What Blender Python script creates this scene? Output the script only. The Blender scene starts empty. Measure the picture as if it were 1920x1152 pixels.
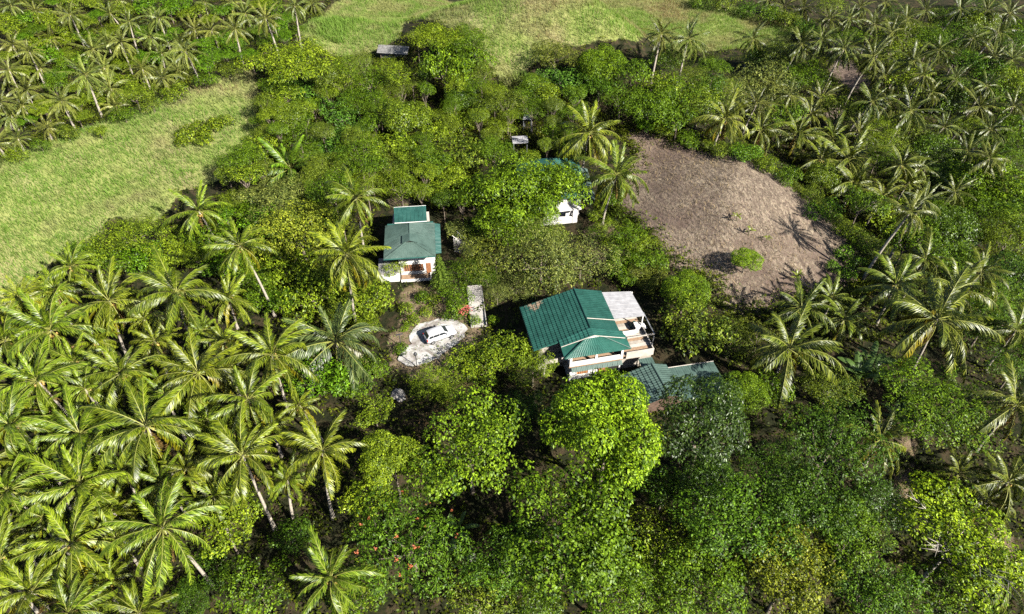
import bpy, math, random
import numpy as np
from mathutils import Vector, Matrix

R = math.radians
scene = bpy.context.scene
COL = scene.collection

# ------------------------------------------------------------------ camera, sky, sun, exposure
cam_data = bpy.data.cameras.new('camera')
cam_data.sensor_width = 36.0
cam_data.lens = 36.0 * 1281.0 / 1920.0
cam_data.clip_start = 0.5
cam_data.clip_end = 3000.0
cam = bpy.data.objects.new('camera', cam_data)
COL.objects.link(cam)
cam.location = (0, 0, 65)
cam.rotation_euler = (R(90 - 43), 0, 0)
scene.camera = cam

SUN_EL = R(36.0)
SUN_TO = Vector((0.76 * math.cos(SUN_EL), -0.65 * math.cos(SUN_EL), math.sin(SUN_EL))).normalized()
world = bpy.data.worlds.new('World')
scene.world = world
world.use_nodes = True
wn = world.node_tree.nodes
sky_node = wn.new('ShaderNodeTexSky')
sky_node.sky_type = 'NISHITA'
sky_node.sun_disc = False
sky_node.sun_elevation = SUN_EL
sky_node.sun_rotation = math.atan2(SUN_TO.x, SUN_TO.y)
wn['Background'].inputs['Strength'].default_value = 0.05
world.node_tree.links.new(sky_node.outputs[0], wn['Background'].inputs['Color'])
sun_data = bpy.data.lights.new('sun', 'SUN')
sun_data.energy = 5.0
sun_data.angle = R(0.5)
sun_data.color = (1.0, 0.955, 0.87)
sun = bpy.data.objects.new('sun', sun_data)
COL.objects.link(sun)
sun.rotation_euler = SUN_TO.to_track_quat('Z', 'Y').to_euler()
sun.location = (60, -60, 120)
vs = scene.view_settings
vs.view_transform = 'Standard'
vs.look = 'None'
vs.gamma = 1.0
vs.use_curve_mapping = False
vs.exposure = 1.22
scene.render.engine = 'CYCLES'
scene.cycles.max_bounces = 5
scene.cycles.diffuse_bounces = 0
scene.cycles.glossy_bounces = 2
scene.cycles.transmission_bounces = 4
scene.cycles.use_denoising = False

# ------------------------------------------------------------------ terrain shape
def sstep(a, b, v):
    t = np.clip((v - a) / (b - a), 0, 1)
    return t * t * (3 - 2 * t)

def terrain(x, y):
    x = np.asarray(x, float); y = np.asarray(y, float)
    z = np.zeros(np.broadcast(x, y).shape)
    # cleared knoll on the east side and the valley beyond it
    s = (x - 20) * 0.85 + (y - 85) * 0.53
    z = z + 5.0 * np.exp(-(((x - 36) / 15) ** 2 + ((y - 88) / 20) ** 2)) - 16.0 * sstep(24, 58, s)
    # grassy hill to the north, dropping away behind its crest
    z = z + 17.0 * np.exp(-(((x - 12) / 46) ** 2 + ((y - 148) / np.where(y > 148, 19, 27)) ** 2))
    # west spur with its crest line, valley behind it and the far slope rising again
    s2 = (x + 68) * -0.754 + (y - 115.5) * 0.657
    w = sstep(20, -40, x)
    z = z + 6.0 * np.exp(-(s2 / np.where(s2 > 0, 12, 26)) ** 2) * sstep(-24, -50, x) - 9.0 * sstep(2, 26, s2) * w + 12.0 * sstep(30, 100, s2) * w
    # land falling away towards the south and south-west
    z = z - 5.0 * sstep(52, 24, y) - 5.0 * sstep(-28, -62, x) * sstep(90, 56, y)
    # gentle unevenness, none where the houses and the drive stand
    flat = np.exp(-((x / 24) ** 2 + ((y - 70) / 26) ** 4))
    n = 0.55 * np.sin(x * 0.15 + 1.3) * np.sin(y * 0.13 + 0.4) + 0.12 * np.sin(x * 0.43 + y * 0.31 + np.sin(y * 0.2)) + 0.10 * np.sin(x * 0.61 - y * 0.23 + 2.0 + np.sin(x * 0.17))
    z = z + n * (1 - flat)
    return z


# ------------------------------------------------------------------ materials
def new_mat(name):
    m = bpy.data.materials.new(name)
    m.use_nodes = True
    nt = m.node_tree
    return m, nt, nt.nodes['Principled BSDF'], nt.nodes['Material Output']

def N(nt, kind, **kw):
    n = nt.nodes.new(kind)
    for k, v in kw.items():
        if isinstance(k, str) and hasattr(n, k):
            setattr(n, k, v)
        else:
            n.inputs[k].default_value = v
    return n

def noise(nt, scale, detail=4.0, rough=0.6, vec=None, dist=0.0):
    n = nt.nodes.new('ShaderNodeTexNoise')
    n.inputs['Scale'].default_value = scale
    n.inputs['Detail'].default_value = detail
    n.inputs['Roughness'].default_value = rough
    n.inputs['Distortion'].default_value = dist
    if vec is not None:
        nt.links.new(vec, n.inputs['Vector'])
    return n

def ramp(nt, fac, stops):
    r = nt.nodes.new('ShaderNodeValToRGB')
    els = r.color_ramp.elements
    while len(els) < len(stops):
        els.new(0.5)
    for e, (p, c) in zip(els, stops):
        e.position = p
        e.color = (c[0], c[1], c[2], 1)
    nt.links.new(fac, r.inputs['Fac'])
    return r

def mix(nt, fac, a, b, mode='MIX'):
    m = nt.nodes.new('ShaderNodeMix')
    m.data_type = 'RGBA'
    m.blend_type = mode
    for sock, v in ((m.inputs[0], fac), (m.inputs[6], a), (m.inputs[7], b)):
        if isinstance(v, (int, float)):
            sock.default_value = v
        elif isinstance(v, tuple):
            sock.default_value = (v[0], v[1], v[2], 1)
        else:
            nt.links.new(v, sock)
    return m.outputs[2]

def mth(nt, op, a, b=0.0, clamp=False):
    m = nt.nodes.new('ShaderNodeMath')
    m.operation = op
    m.use_clamp = clamp
    for sock, v in ((m.inputs[0], a), (m.inputs[1], b)):
        if isinstance(v, (int, float)):
            sock.default_value = v
        else:
            nt.links.new(v, sock)
    return m.outputs[0]

def coords(nt, kind='Object'):
    return nt.nodes.new('ShaderNodeTexCoord').outputs[kind]

def add_bump(nt, p, height, strength=0.4, dist=0.1):
    b = nt.nodes.new('ShaderNodeBump')
    b.inputs['Strength'].default_value = strength
    b.inputs['Distance'].default_value = dist
    nt.links.new(height, b.inputs['Height'])
    nt.links.new(b.outputs[0], p.inputs['Normal'])

def plain(name, c, rough=0.7, var=0.25, scale=3.0, bump=0.0, spec=0.4, metal=0.0):
    m, nt, p, out = new_mat(name)
    v = coords(nt)
    n = noise(nt, scale, 5, 0.65, v)
    lo = tuple(x * (1 - var) for x in c)
    hi = tuple(min(1, x * (1 + var)) for x in c)
    r = ramp(nt, n.outputs['Fac'], [(0.3, lo), (0.7, hi)])
    nt.links.new(r.outputs[0], p.inputs['Base Color'])
    p.inputs['Roughness'].default_value = rough
    p.inputs['Specular IOR Level'].default_value = spec
    p.inputs['Metallic'].default_value = metal
    if bump:
        n2 = noise(nt, scale * 6, 4, 0.6, v)
        add_bump(nt, p, n2.outputs['Fac'], bump, 0.05)
    return m

def leaf_mat(name, trans=0.3, rough=0.42, var=0.55, hue=0.35, use_obj=True, c=(0.1, 0.15, 0.03), patch=None, spec=0.5, gamma=1.0):
    """leaf colour = the plant's own colour (Object Info), varied leaf by leaf"""
    m, nt, p, out = new_mat(name)
    at = nt.nodes.new('ShaderNodeAttribute')
    at.attribute_name = 'rnd'
    f = at.outputs['Fac']
    if gamma != 1.0:
        f = mth(nt, 'POWER', f, gamma)
    if use_obj:
        oi = nt.nodes.new('ShaderNodeObjectInfo')
        base = oi.outputs['Color']
    else:
        rgb = nt.nodes.new('ShaderNodeRGB')
        rgb.outputs[0].default_value = (c[0], c[1], c[2], 1)
        base = rgb.outputs[0]
    if patch is not None:
        g = nt.nodes.new('ShaderNodeNewGeometry').outputs['Position']
        n1 = noise(nt, patch[0], 4, 0.65, g)
        rr = ramp(nt, n1.outputs['Fac'], patch[1])
        base = mix(nt, 1.0, base, rr.outputs[0], 'MULTIPLY')
    dark = mix(nt, 1.0, base, (1 - var, 1 - var * 0.9, 1 - var), 'MULTIPLY')
    warm = mix(nt, 1.0, base, (1 + hue * 1.1, 1 + hue * 0.9, 1 + hue * 0.2), 'MULTIPLY')
    colr = mix(nt, f, dark, warm)
    nt.links.new(colr, p.inputs['Base Color'])
    p.inputs['Roughness'].default_value = rough
    p.inputs['Specular IOR Level'].default_value = spec
    tr = nt.nodes.new('ShaderNodeBsdfTranslucent')
    tc = mix(nt, 1.0, colr, (1.25, 1.2, 0.55), 'MULTIPLY')
    nt.links.new(tc, tr.inputs['Color'])
    ms = nt.nodes.new('ShaderNodeMixShader')
    ms.inputs[0].default_value = trans
    nt.links.new(p.outputs[0], ms.inputs[1])
    nt.links.new(tr.outputs[0], ms.inputs[2])
    nt.links.new(ms.outputs[0], out.inputs['Surface'])
    return m

M = {}
M['leaf'] = leaf_mat('leaf', 0.13, 0.45, var=0.9, hue=1.05, spec=0.22, gamma=1.8)  # strong spread: dark gaps inside the crowns are put into leaf colours
M['leaf_glossy'] = leaf_mat('leaf_glossy', 0.1, 0.4, var=0.85, hue=0.9, spec=0.4, gamma=1.9)
M['frond'] = leaf_mat('frond', 0.15, 0.4, var=0.75, hue=0.55, spec=0.45, gamma=1.45)
M['banana'] = leaf_mat('banana_leaf', 0.3, 0.32, var=0.3, hue=0.2)
M['rachis'] = plain('rachis', (0.23, 0.24, 0.05), 0.5, 0.25, 2)
M['palm_bark'] = plain('palm_bark', (0.34, 0.30, 0.24), 0.9, 0.35, 4, 0.4)
M['bark'] = plain('bark', (0.20, 0.16, 0.12), 0.9, 0.4, 3, 0.5)
M['pale_bark'] = plain('pale_bark', (0.42, 0.38, 0.31), 0.85, 0.3, 3, 0.3)
M['stem'] = plain('banana_stem', (0.20, 0.20, 0.09), 0.7, 0.4, 4)
M['petal'] = plain('petal', (0.40, 0.11, 0.04), 0.6, 0.3, 6)
M['petal_red'] = plain('petal_red', (0.42, 0.09, 0.08), 0.6, 0.3, 6)
M['nut'] = plain('coconut', (0.36, 0.24, 0.06), 0.5, 0.4, 3)
M['white'] = plain('white_paint', (0.70, 0.68, 0.64), 0.6, 0.16, 0.9)
M['cream'] = plain('cream_paint', (0.50, 0.45, 0.39), 0.7, 0.2, 1.2)
M['stained'] = plain('stained_render', (0.36, 0.32, 0.27), 0.8, 0.4, 1.2)
M['wood'] = plain('brown_wood', (0.30, 0.13, 0.06), 0.6, 0.4, 5)
M['orange_wood'] = plain('orange_wood', (0.45, 0.20, 0.08), 0.55, 0.35, 5)
M['shade_wood'] = plain('shade_wood', (0.11, 0.07, 0.05), 0.8, 0.4, 3)  # dark brown: shade on the pavilion walls is put into the wood
M['floor_wood'] = plain('floor_boards', (0.33, 0.22, 0.14), 0.7, 0.35, 4)
M['dark'] = plain('opening_shade', (0.02, 0.018, 0.016), 0.8, 0.2, 3)  # near-black paint standing in for the shade inside an opening
M['pane'] = plain('window_pane', (0.03, 0.035, 0.04), 0.08, 0.2, 3, spec=0.8)
M['white_sheet'] = plain('white_sheet', (0.33, 0.325, 0.335), 0.5, 0.22, 1.5)
M['grey_metal'] = plain('grey_metal', (0.30, 0.31, 0.32), 0.5, 0.2, 3, metal=0.3)
M['dark_metal'] = plain('dark_metal', (0.05, 0.05, 0.055), 0.5, 0.2, 3)
M['car_paint'] = plain('car_paint', (0.58, 0.58, 0.59), 0.25, 0.02, 2, spec=0.6)
M['tyre'] = plain('tyre', (0.02, 0.02, 0.02), 0.9, 0.2, 6)
M['rim'] = plain('rim', (0.45, 0.45, 0.46), 0.3, 0.1, 6, metal=0.8)
M['tail_red'] = plain('tail_lamp', (0.45, 0.03, 0.02), 0.2, 0.1, 6)
M['lamp_clear'] = plain('head_lamp', (0.75, 0.76, 0.78), 0.1, 0.05, 6)
M['plate'] = plain('plate', (0.7, 0.7, 0.66), 0.5, 0.05, 6)
M['thatch'] = plain('thatch', (0.20, 0.195, 0.185), 0.95, 0.4, 2.5, 0.6)
M['path'] = plain('path_concrete', (0.44, 0.41, 0.37), 0.85, 0.22, 1.5, 0.2)
M['rock'] = plain('rock', (0.30, 0.28, 0.25), 0.9, 0.3, 1.2, 0.6)

def concrete_mat():
    m, nt, p, out = new_mat('concrete')
    g = nt.nodes.new('ShaderNodeNewGeometry').outputs['Position']
    n1 = noise(nt, 0.45, 6, 0.7, g, 0.6)
    r1 = ramp(nt, n1.outputs['Fac'], [(0.38, (0.20, 0.145, 0.105)), (0.47, (0.34, 0.30, 0.25)), (0.56, (0.50, 0.475, 0.43))])
    n2 = noise(nt, 5, 5, 0.7, g)
    c = mix(nt, 0.35, r1.outputs[0], n2.outputs['Color'], 'OVERLAY')
    hs = nt.nodes.new('ShaderNodeHueSaturation'); hs.inputs['Saturation'].default_value = 0.55
    nt.links.new(c, hs.inputs['Color'])
    nt.links.new(hs.outputs[0], p.inputs['Base Color'])
    p.inputs['Roughness'].default_value = 0.85
    add_bump(nt, p, n2.outputs['Fac'], 0.3, 0.04)
    return m
M['concrete'] = concrete_mat()

def roof_mat(name, c, fade, rough=0.45, rust=None):
    m, nt, p, out = new_mat(name)
    g = nt.nodes.new('ShaderNodeNewGeometry').outputs['Position']
    n1 = noise(nt, 0.8, 6, 0.7, g)
    r1 = ramp(nt, n1.outputs['Fac'], [(0.3, tuple(x * 0.62 for x in c)), (0.5, c), (0.72, fade)])
    n2 = noise(nt, 14, 3, 0.6, g)
    col = mix(nt, 0.3, r1.outputs[0], n2.outputs['Fac'], 'OVERLAY')
    n4 = noise(nt, 2.6, 8, 0.8, g)
    lit = ramp(nt, n4.outputs['Fac'], [(0.64, (0, 0, 0)), (0.74, (0.6, 0.6, 0.6))])
    col = mix(nt, lit.outputs[0], col, (0.13, 0.11, 0.075))
    if rust is not None:
        # dead leaves and rust gathered on one corner of the roof
        d = nt.nodes.new('ShaderNodeVectorMath'); d.operation = 'DISTANCE'
        nt.links.new(g, d.inputs[0]); d.inputs[1].default_value = rust
        n3 = noise(nt, 1.6, 5, 0.7, g)
        v = mth(nt, 'ADD', mth(nt, 'MULTIPLY', d.outputs['Value'], -0.42), mth(nt, 'MULTIPLY', n3.outputs['Fac'], 2.2))
        f = mth(nt, 'MULTIPLY', mth(nt, 'SUBTRACT', v, 0.62, False), 3.5, True)
        col = mix(nt, f, col, (0.30, 0.20, 0.13))
    nt.links.new(col, p.inputs['Base Color'])
    p.inputs['Roughness'].default_value = rough
    p.inputs['Specular IOR Level'].default_value = 0.45
    return m
M['roof_green'] = roof_mat('roof_green', (0.015, 0.072, 0.054), (0.027, 0.097, 0.076), 0.42, (2.6, 64.6, 5.8))
M['roof_light'] = roof_mat('roof_light_green', (0.022, 0.101, 0.077), (0.034, 0.126, 0.097), 0.42)
M['roof_faded'] = roof_mat('roof_faded_green', (0.068, 0.113, 0.093), (0.090, 0.140, 0.117), 0.5)
M['roof_teal'] = roof_mat('roof_teal', (0.029, 0.104, 0.086), (0.050, 0.135, 0.113), 0.4)

def ground_mat():
    m, nt, p, out = new_mat('ground')
    g = nt.nodes.new('ShaderNodeNewGeometry').outputs['Position']
    def attr(n):
        a = nt.nodes.new('ShaderNodeAttribute'); a.attribute_name = n
        return a.outputs['Fac']
    n_big = noise(nt, 0.07, 6, 0.7, g, 0.5)
    n_mid = noise(nt, 0.6, 6, 0.7, g, 0.4)
    n_fine = noise(nt, 6, 4, 0.7, g)
    forest = ramp(nt, n_mid.outputs['Fac'], [(0.32, (0.010, 0.013, 0.005)), (0.48, (0.020, 0.022, 0.008)), (0.60, (0.055, 0.040, 0.022)), (0.72, (0.028, 0.038, 0.009))])  # forest floor darkened: black shade between the trees is in its colour
    grass = ramp(nt, n_big.outputs['Fac'], [(0.28, (0.30, 0.23, 0.13)), (0.42, (0.27, 0.27, 0.10)), (0.55, (0.25, 0.29, 0.08)), (0.7, (0.32, 0.30, 0.13))])
    # dried stems lying on the cleared field: stretched streaks of straw on brown earth
    mp = nt.nodes.new('ShaderNodeMapping'); mp.inputs['Scale'].default_value = (1.6, 0.55, 1.0); mp.inputs['Rotation'].default_value = (0, 0, 0.5)
    nt.links.new(g, mp.inputs['Vector'])
    n_str = noise(nt, 1.5, 7, 0.78, mp.outputs[0], 1.2)
    straw = ramp(nt, n_str.outputs['Fac'], [(0.36, (0.085, 0.062, 0.046)), (0.5, (0.18, 0.138, 0.102)), (0.62, (0.36, 0.29, 0.205))])
    n_fl = noise(nt, 0.055, 4, 0.6, g, 0.3)
    earth = ramp(nt, n_mid.outputs['Fac'], [(0.3, (0.118, 0.083, 0.063)), (0.7, (0.180, 0.134, 0.104))])
    fmix = ramp(nt, n_fl.outputs['Fac'], [(0.42, (0, 0, 0)), (0.52, (1, 1, 1))])
    field = mix(nt, fmix.outputs[0], earth.outputs[0], straw.outputs[0])
    dirt = ramp(nt, n_mid.outputs['Fac'], [(0.3, (0.10, 0.11, 0.03)), (0.48, (0.17, 0.125, 0.075)), (0.7, (0.26, 0.20, 0.135))])
    def edge(n, k=0.9):
        v = mth(nt, 'ADD', attr(n), mth(nt, 'MULTIPLY', mth(nt, 'SUBTRACT', n_mid.outputs['Fac'], 0.5), k))
        return mth(nt, 'MULTIPLY', mth(nt, 'SUBTRACT', v, 0.42), 6.0, True)
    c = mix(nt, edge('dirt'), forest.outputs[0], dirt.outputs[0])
    c = mix(nt, edge('grassy'), c, grass.outputs[0])
    c = mix(nt, edge('bare', 0.5), c, field)
    c = mix(nt, 0.28, c, n_fine.outputs['Color'], 'OVERLAY')
    nt.links.new(c, p.inputs['Base Color'])
    p.inputs['Roughness'].default_value = 0.95
    p.inputs['Specular IOR Level'].default_value = 0.15
    wv = nt.nodes.new('ShaderNodeTexWave'); wv.inputs['Scale'].default_value = 0.42; wv.inputs['Distortion'].default_value = 11.0; wv.inputs['Detail'].default_value = 4.0; wv.inputs['Detail Scale'].default_value = 0.6
    mp2 = nt.nodes.new('ShaderNodeMapping'); mp2.inputs['Rotation'].default_value = (0, 0, -0.6)
    nt.links.new(g, mp2.inputs['Vector']); nt.links.new(mp2.outputs[0], wv.inputs['Vector'])
    furrow = mth(nt, 'MULTIPLY', wv.outputs['Fac'], mth(nt, 'MULTIPLY', attr('bare'), 0.3))
    hgt = mth(nt, 'ADD', mth(nt, 'ADD', n_mid.outputs['Fac'], furrow), mth(nt, 'MULTIPLY', n_str.outputs['Fac'], 0.7))
    add_bump(nt, p, hgt, 0.7, 0.35)
    return m
M['ground'] = ground_mat()
M['grass'] = leaf_mat('tall_grass', 0.42, 0.6, 0.35, 0.4, False, (0.240, 0.310, 0.102), (0.04, [(0.38, (1.3, 0.80, 1.45)), (0.46, (1.14, 0.93, 1.3)), (0.51, (0.88, 1.0, 0.75)), (0.56, (0.72, 1.0, 0.5)), (0.63, (1.2, 1.02, 1.25))]), spec=0.2)
M['under'] = leaf_mat('undergrowth', 0.13, 0.5, 0.85, 0.9, False, (0.060, 0.088, 0.009), (0.11, [(0.3, (0.65, 0.8, 0.9)), (0.46, (1.05, 1.0, 0.9)), (0.55, (1.35, 1.2, 1.0)), (0.66, (1.2, 1.05, 1.6)), (0.75, (0.7, 0.9, 0.8))]), spec=0.15, gamma=1.4)  # green darkened so the shade among the trunks is part of it
M['straw'] = leaf_mat('dry_straw', 0.1, 0.8, 0.5, 0.25, False, (0.27, 0.205, 0.13), spec=0.1)

# ------------------------------------------------------------------ mesh helpers
class MB:
    def __init__(self):
        self.v, self.f, self.m, self.a = [], [], [], []
    def quad(self, a, b, c, d, mi=0):
        i = len(self.v); self.v += [tuple(a), tuple(b), tuple(c), tuple(d)]
        self.f.append((i, i + 1, i + 2, i + 3)); self.m.append(mi); return self
    def poly(self, pts, mi=0):
        i = len(self.v); self.v += [tuple(p) for p in pts]
        self.f.append(tuple(range(i, i + len(pts)))); self.m.append(mi); return self
    def box(self, x0, x1, y0, y1, z0, z1, mi=0):
        i = len(self.v)
        self.v += [(x0, y0, z0), (x1, y0, z0), (x1, y1, z0), (x0, y1, z0), (x0, y0, z1), (x1, y0, z1), (x1, y1, z1), (x0, y1, z1)]
        for f in ((0, 3, 2, 1), (4, 5, 6, 7), (0, 1, 5, 4), (1, 2, 6, 5), (2, 3, 7, 6), (3, 0, 4, 7)):
            self.f.append(tuple(i + k for k in f)); self.m.append(mi)
        return self
    def tube(self, pts, rad, n=6, mi=0, cap=True):
        pts = [Vector(p) for p in pts]
        base = len(self.v)
        for k, p in enumerate(pts):
            t = (pts[min(k + 1, len(pts) - 1)] - pts[max(k - 1, 0)]).normalized()
            a = t.cross(Vector((0.31, 0.95, 0.05))); 
            if a.length < 1e-3: a = t.cross(Vector((1, 0, 0)))
            a.normalize(); b = t.cross(a)
            r = rad[k] if isinstance(rad, (list, tuple)) else rad
            for j in range(n):
                th = 2 * math.pi * j / n
                self.v.append(tuple(p + a * (r * math.cos(th)) + b * (r * math.sin(th))))
        for k in range(len(pts) - 1):
            for j in range(n):
                a0 = base + k * n + j; a1 = base + k * n + (j + 1) % n
                self.f.append((a0, a1, a1 + n, a0 + n)); self.m.append(mi)
        if cap:
            self.f.append(tuple(base + j for j in reversed(range(n)))); self.m.append(mi)
            e = base + (len(pts) - 1) * n
            self.f.append(tuple(e + j for j in range(n))); self.m.append(mi)
        return self
    def ball(self, c, r, n=8, mi=0, sz=1.0):
        rings = n // 2
        pts = []
        base = len(self.v)
        for i in range(rings + 1):
            ph = math.pi * i / rings
            for j in range(n):
                th = 2 * math.pi * j / n
                self.v.append((c[0] + r * math.sin(ph) * math.cos(th), c[1] + r * math.sin(ph) * math.sin(th), c[2] + r * sz * math.cos(ph)))
        for i in range(rings):
            for j in range(n):
                a0 = base + i * n + j; a1 = base + i * n + (j + 1) % n
                self.f.append((a0, a0 + n, a1 + n, a1)); self.m.append(mi)
        return self
    def mesh(self, name, mats, smooth=False):
        me = bpy.data.meshes.new(name)
        me.from_pydata(self.v, [], self.f)
        for m in (mats if isinstance(mats, (list, tuple)) else [mats]):
            me.materials.append(M[m])
        me.polygons.foreach_set('material_index', self.m)
        if smooth:
            me.polygons.foreach_set('use_smooth', [True] * len(self.f))
        if self.a:
            at = me.attributes.new('rnd', 'FLOAT', 'POINT')
            at.data.foreach_set('value', self.a)
        me.update()
        return me
    def build(self, name, mats, parent=None, smooth=False):
        return link(name, self.mesh(name, mats, smooth), parent)

def link(name, data, parent=None, loc=None):
    o = bpy.data.objects.new(name, data)
    COL.objects.link(o)
    if parent is not None:
        o.parent = parent
    if loc is not None:
        o.location = loc
    return o

def tag(o, label=None, cat=None, group=None, kind=None):
    if label: o['label'] = label
    if cat: o['category'] = cat
    if group: o['group'] = group
    if kind: o['kind'] = kind
    return o

def root(name, loc, rz=0.0, label=None, cat=None, group=None):
    o = link(name, None, None, loc)
    o.rotation_euler = (0, 0, rz)
    o.empty_display_size = 0.5
    return tag(o, label, cat, group)

def np_mesh(name, verts, quads, mat, rnd=None, tris=None, smooth=False):
    """verts (n,3), quads (m,4) and optional tris (k,3) as numpy arrays"""
    me = bpy.data.meshes.new(name)
    nv, nq = len(verts), len(quads)
    nt_ = 0 if tris is None else len(tris)
    me.vertices.add(nv)
    me.vertices.foreach_set('co', np.ascontiguousarray(verts, np.float32).ravel())
    loops = quads.astype(np.int32).ravel()
    starts = np.arange(nq, dtype=np.int32) * 4
    if nt_:
        starts = np.concatenate([starts, nq * 4 + np.arange(nt_, dtype=np.int32) * 3])
        loops = np.concatenate([loops, tris.astype(np.int32).ravel()])
    me.loops.add(len(loops))
    me.loops.foreach_set('vertex_index', loops)
    me.polygons.add(nq + nt_)
    me.polygons.foreach_set('loop_start', starts)
    if smooth:
        me.polygons.foreach_set('use_smooth', np.ones(nq + nt_, bool))
    me.materials.append(M[mat])
    if rnd is not None:
        a = me.attributes.new('rnd', 'FLOAT', 'POINT')
        a.data.foreach_set('value', np.ascontiguousarray(rnd, np.float32))
    me.update(calc_edges=True)
    me.validate()
    return me

def unit(a):
    return a / np.maximum(np.linalg.norm(a, axis=-1, keepdims=True), 1e-6)

def leaf_quads(p, axis, nrm, ln, wd, droop=0.15):
    """four-cornered leaf blades: base, side, tip, side"""
    side = unit(np.cross(axis, nrm))
    up = np.cross(side, axis)
    n = len(p)
    v = np.empty((n, 4, 3))
    v[:, 0] = p
    v[:, 1] = p + axis * (ln * 0.5)[:, None] + side * (wd * 0.5)[:, None] + up * (ln * 0.06)[:, None]
    v[:, 2] = p + axis * ln[:, None] - np.array([0, 0, 1.0]) * (ln * droop)[:, None]
    v[:, 3] = p + axis * (ln * 0.5)[:, None] - side * (wd * 0.5)[:, None] + up * (ln * 0.06)[:, None]
    q = np.arange(n * 4).reshape(n, 4)
    return v.reshape(-1, 3), q

# ------------------------------------------------------------------ tables (metres; x east, y away, worked out on the terrain)
COLORS = {'lime': (0.165, 0.275, 0.013), 'lime2': (0.175, 0.25, 0.018), 'bright': (0.125, 0.21, 0.012), 'bright2': (0.15, 0.22, 0.016), 'bright3': (0.1, 0.21, 0.01), 'mid': (0.092, 0.165, 0.01), 'mid2': (0.07, 0.145, 0.011), 'dark': (0.042, 0.08, 0.01), 'dark2': (0.052, 0.108, 0.01), 'olive': (0.135, 0.165, 0.03), 'olive_g': (0.122, 0.172, 0.02), 'olive_y': (0.145, 0.175, 0.015), 'grey': (0.155, 0.19, 0.06), 'blue': (0.075, 0.165, 0.025), 'yellow': (0.2, 0.245, 0.03), 'mauve': (0.14, 0.1, 0.07), 'flame': (0.078, 0.155, 0.013), 'bare_lime': (0.19, 0.285, 0.012), 'palm_a': (0.16, 0.212, 0.018), 'palm_y': (0.21, 0.225, 0.022), 'palm_b': (0.14, 0.235, 0.02), 'palm_grey': (0.14, 0.18, 0.075), 'palm_c': (0.13, 0.165, 0.02), 'palm_far_shaded': (0.115, 0.142, 0.026), 'palm_fl': (0.175, 0.21, 0.048), 'banana': (0.085, 0.15, 0.035), 'banana_y': (0.18, 0.22, 0.03)}  # far valley palms darkened: the valley's shadows are put into their colour
GRASS_POLYS = [[(-93.9, 84.1), (-86.8, 94.0), (-83.7, 98.1), (-77.0, 105.8), (-65.4, 118.9), (-57.3, 125.6), (-51.8, 131.8), (-48.1, 122.8), (-46.8, 113.9), (-44.5, 108.6), (-47.3, 101.2), (-49.8, 97.4), (-55.0, 94.6), (-54.9, 88.0), (-58.2, 86.1), (-62.7, 87.7), (-62.1, 82.4), (-64.3, 80.2), (-67.9, 78.1), (-69.1, 73.9), (-72.4, 70.5), (-83.4, 64.2)], [(-44.6, 142.9), (-54.9, 199.1), (-52.1, 209.5), (-42.4, 218.1), (-33.3, 223.1), (-11.5, 257.6), (25.9, 248.2), (60.9, 238.1), (76.5, 228.8), (87.7, 214.4), (81.7, 201.2), (67.4, 198.6), (51.0, 195.4), (24.1, 133.8), (16.6, 132.2), (8.3, 130.8), (2.6, 127.7), (-2.0, 125.1), (-4.7, 129.3), (-8.5, 135.3), (-13.1, 141.0), (-23.8, 155.1), (-23.8, 141.6), (-29.7, 138.9), (-37.2, 137.6)]]
FIELD_POLYS = [[(20.1, 114.3), (26.2, 112.7), (34.6, 106.0), (42.1, 102.5), (46.4, 97.6), (49.5, 90.2), (51.7, 83.1), (52.9, 77.5), (50.0, 74.1), (45.5, 71.5), (41.7, 70.5), (37.3, 68.1), (33.4, 66.7), (29.6, 66.9), (28.3, 69.6), (28.9, 73.3), (23.2, 75.7), (22.1, 79.7), (19.0, 88.5), (16.6, 93.0), (19.2, 101.2), (22.4, 108.1)], [(89.1, 190.0), (97.1, 190.1), (97.5, 176.1), (92.7, 166.9), (87.9, 170.8), (86.8, 179.6)], [(76.6, 155.9), (82.3, 158.4), (80.4, 151.5), (74.8, 149.1)]]
DIRT_POLYS = [[(-15.3, 58.1), (-16.3, 63.2), (-15.6, 66.1), (-14.9, 69.8), (-16.9, 73.7), (-12.4, 74.9), (-9.8, 71.5), (-8.1, 68.2), (-4.4, 68.7), (-3.9, 65.1), (-5.6, 62.1), (-6.8, 58.3), (-4.0, 54.8), (-7.2, 54.0), (-10.7, 56.2)], [(12.7, 88.4), (16.0, 87.8), (17.1, 79.8), (15.5, 75.4), (12.5, 77.0), (10.9, 86.0)], [(-21.6, 96.8), (-16.1, 95.9), (-15.8, 93.0), (-20.6, 93.1)], [(44.0, 49.7), (46.8, 47.0), (46.3, 43.9), (44.3, 45.1)], [(42.2, 44.0), (46.4, 42.2), (44.5, 39.9), (42.0, 41.1)], [(51.9, 39.4), (53.8, 37.1), (52.5, 33.9), (50.6, 34.5)]]
WEED_POLYS = [[(47.0, 79.7), (51.7, 82.0), (52.0, 76.2), (47.7, 73.3), (45.9, 75.2)], [(28.2, 71.0), (32.1, 72.2), (32.3, 69.5), (28.6, 69.2)]]
HOUSE_POLYS = [[(0.7, 67.2), (8.4, 73.1), (19.2, 71.7), (19.7, 63.0), (25.8, 58.4), (22.0, 52.5), (18.0, 51.6), (6.6, 55.2), (0.0, 59.3)], [(-19.7, 74.8), (-20.7, 87.5), (-19.7, 93.3), (-14.1, 93.5), (-7.5, 86.4), (-8.1, 81.1), (-11.2, 74.3)], [(2.8, 105.8), (8.0, 107.1), (13.2, 94.1), (11.7, 85.9), (3.4, 86.4)]]
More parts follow.
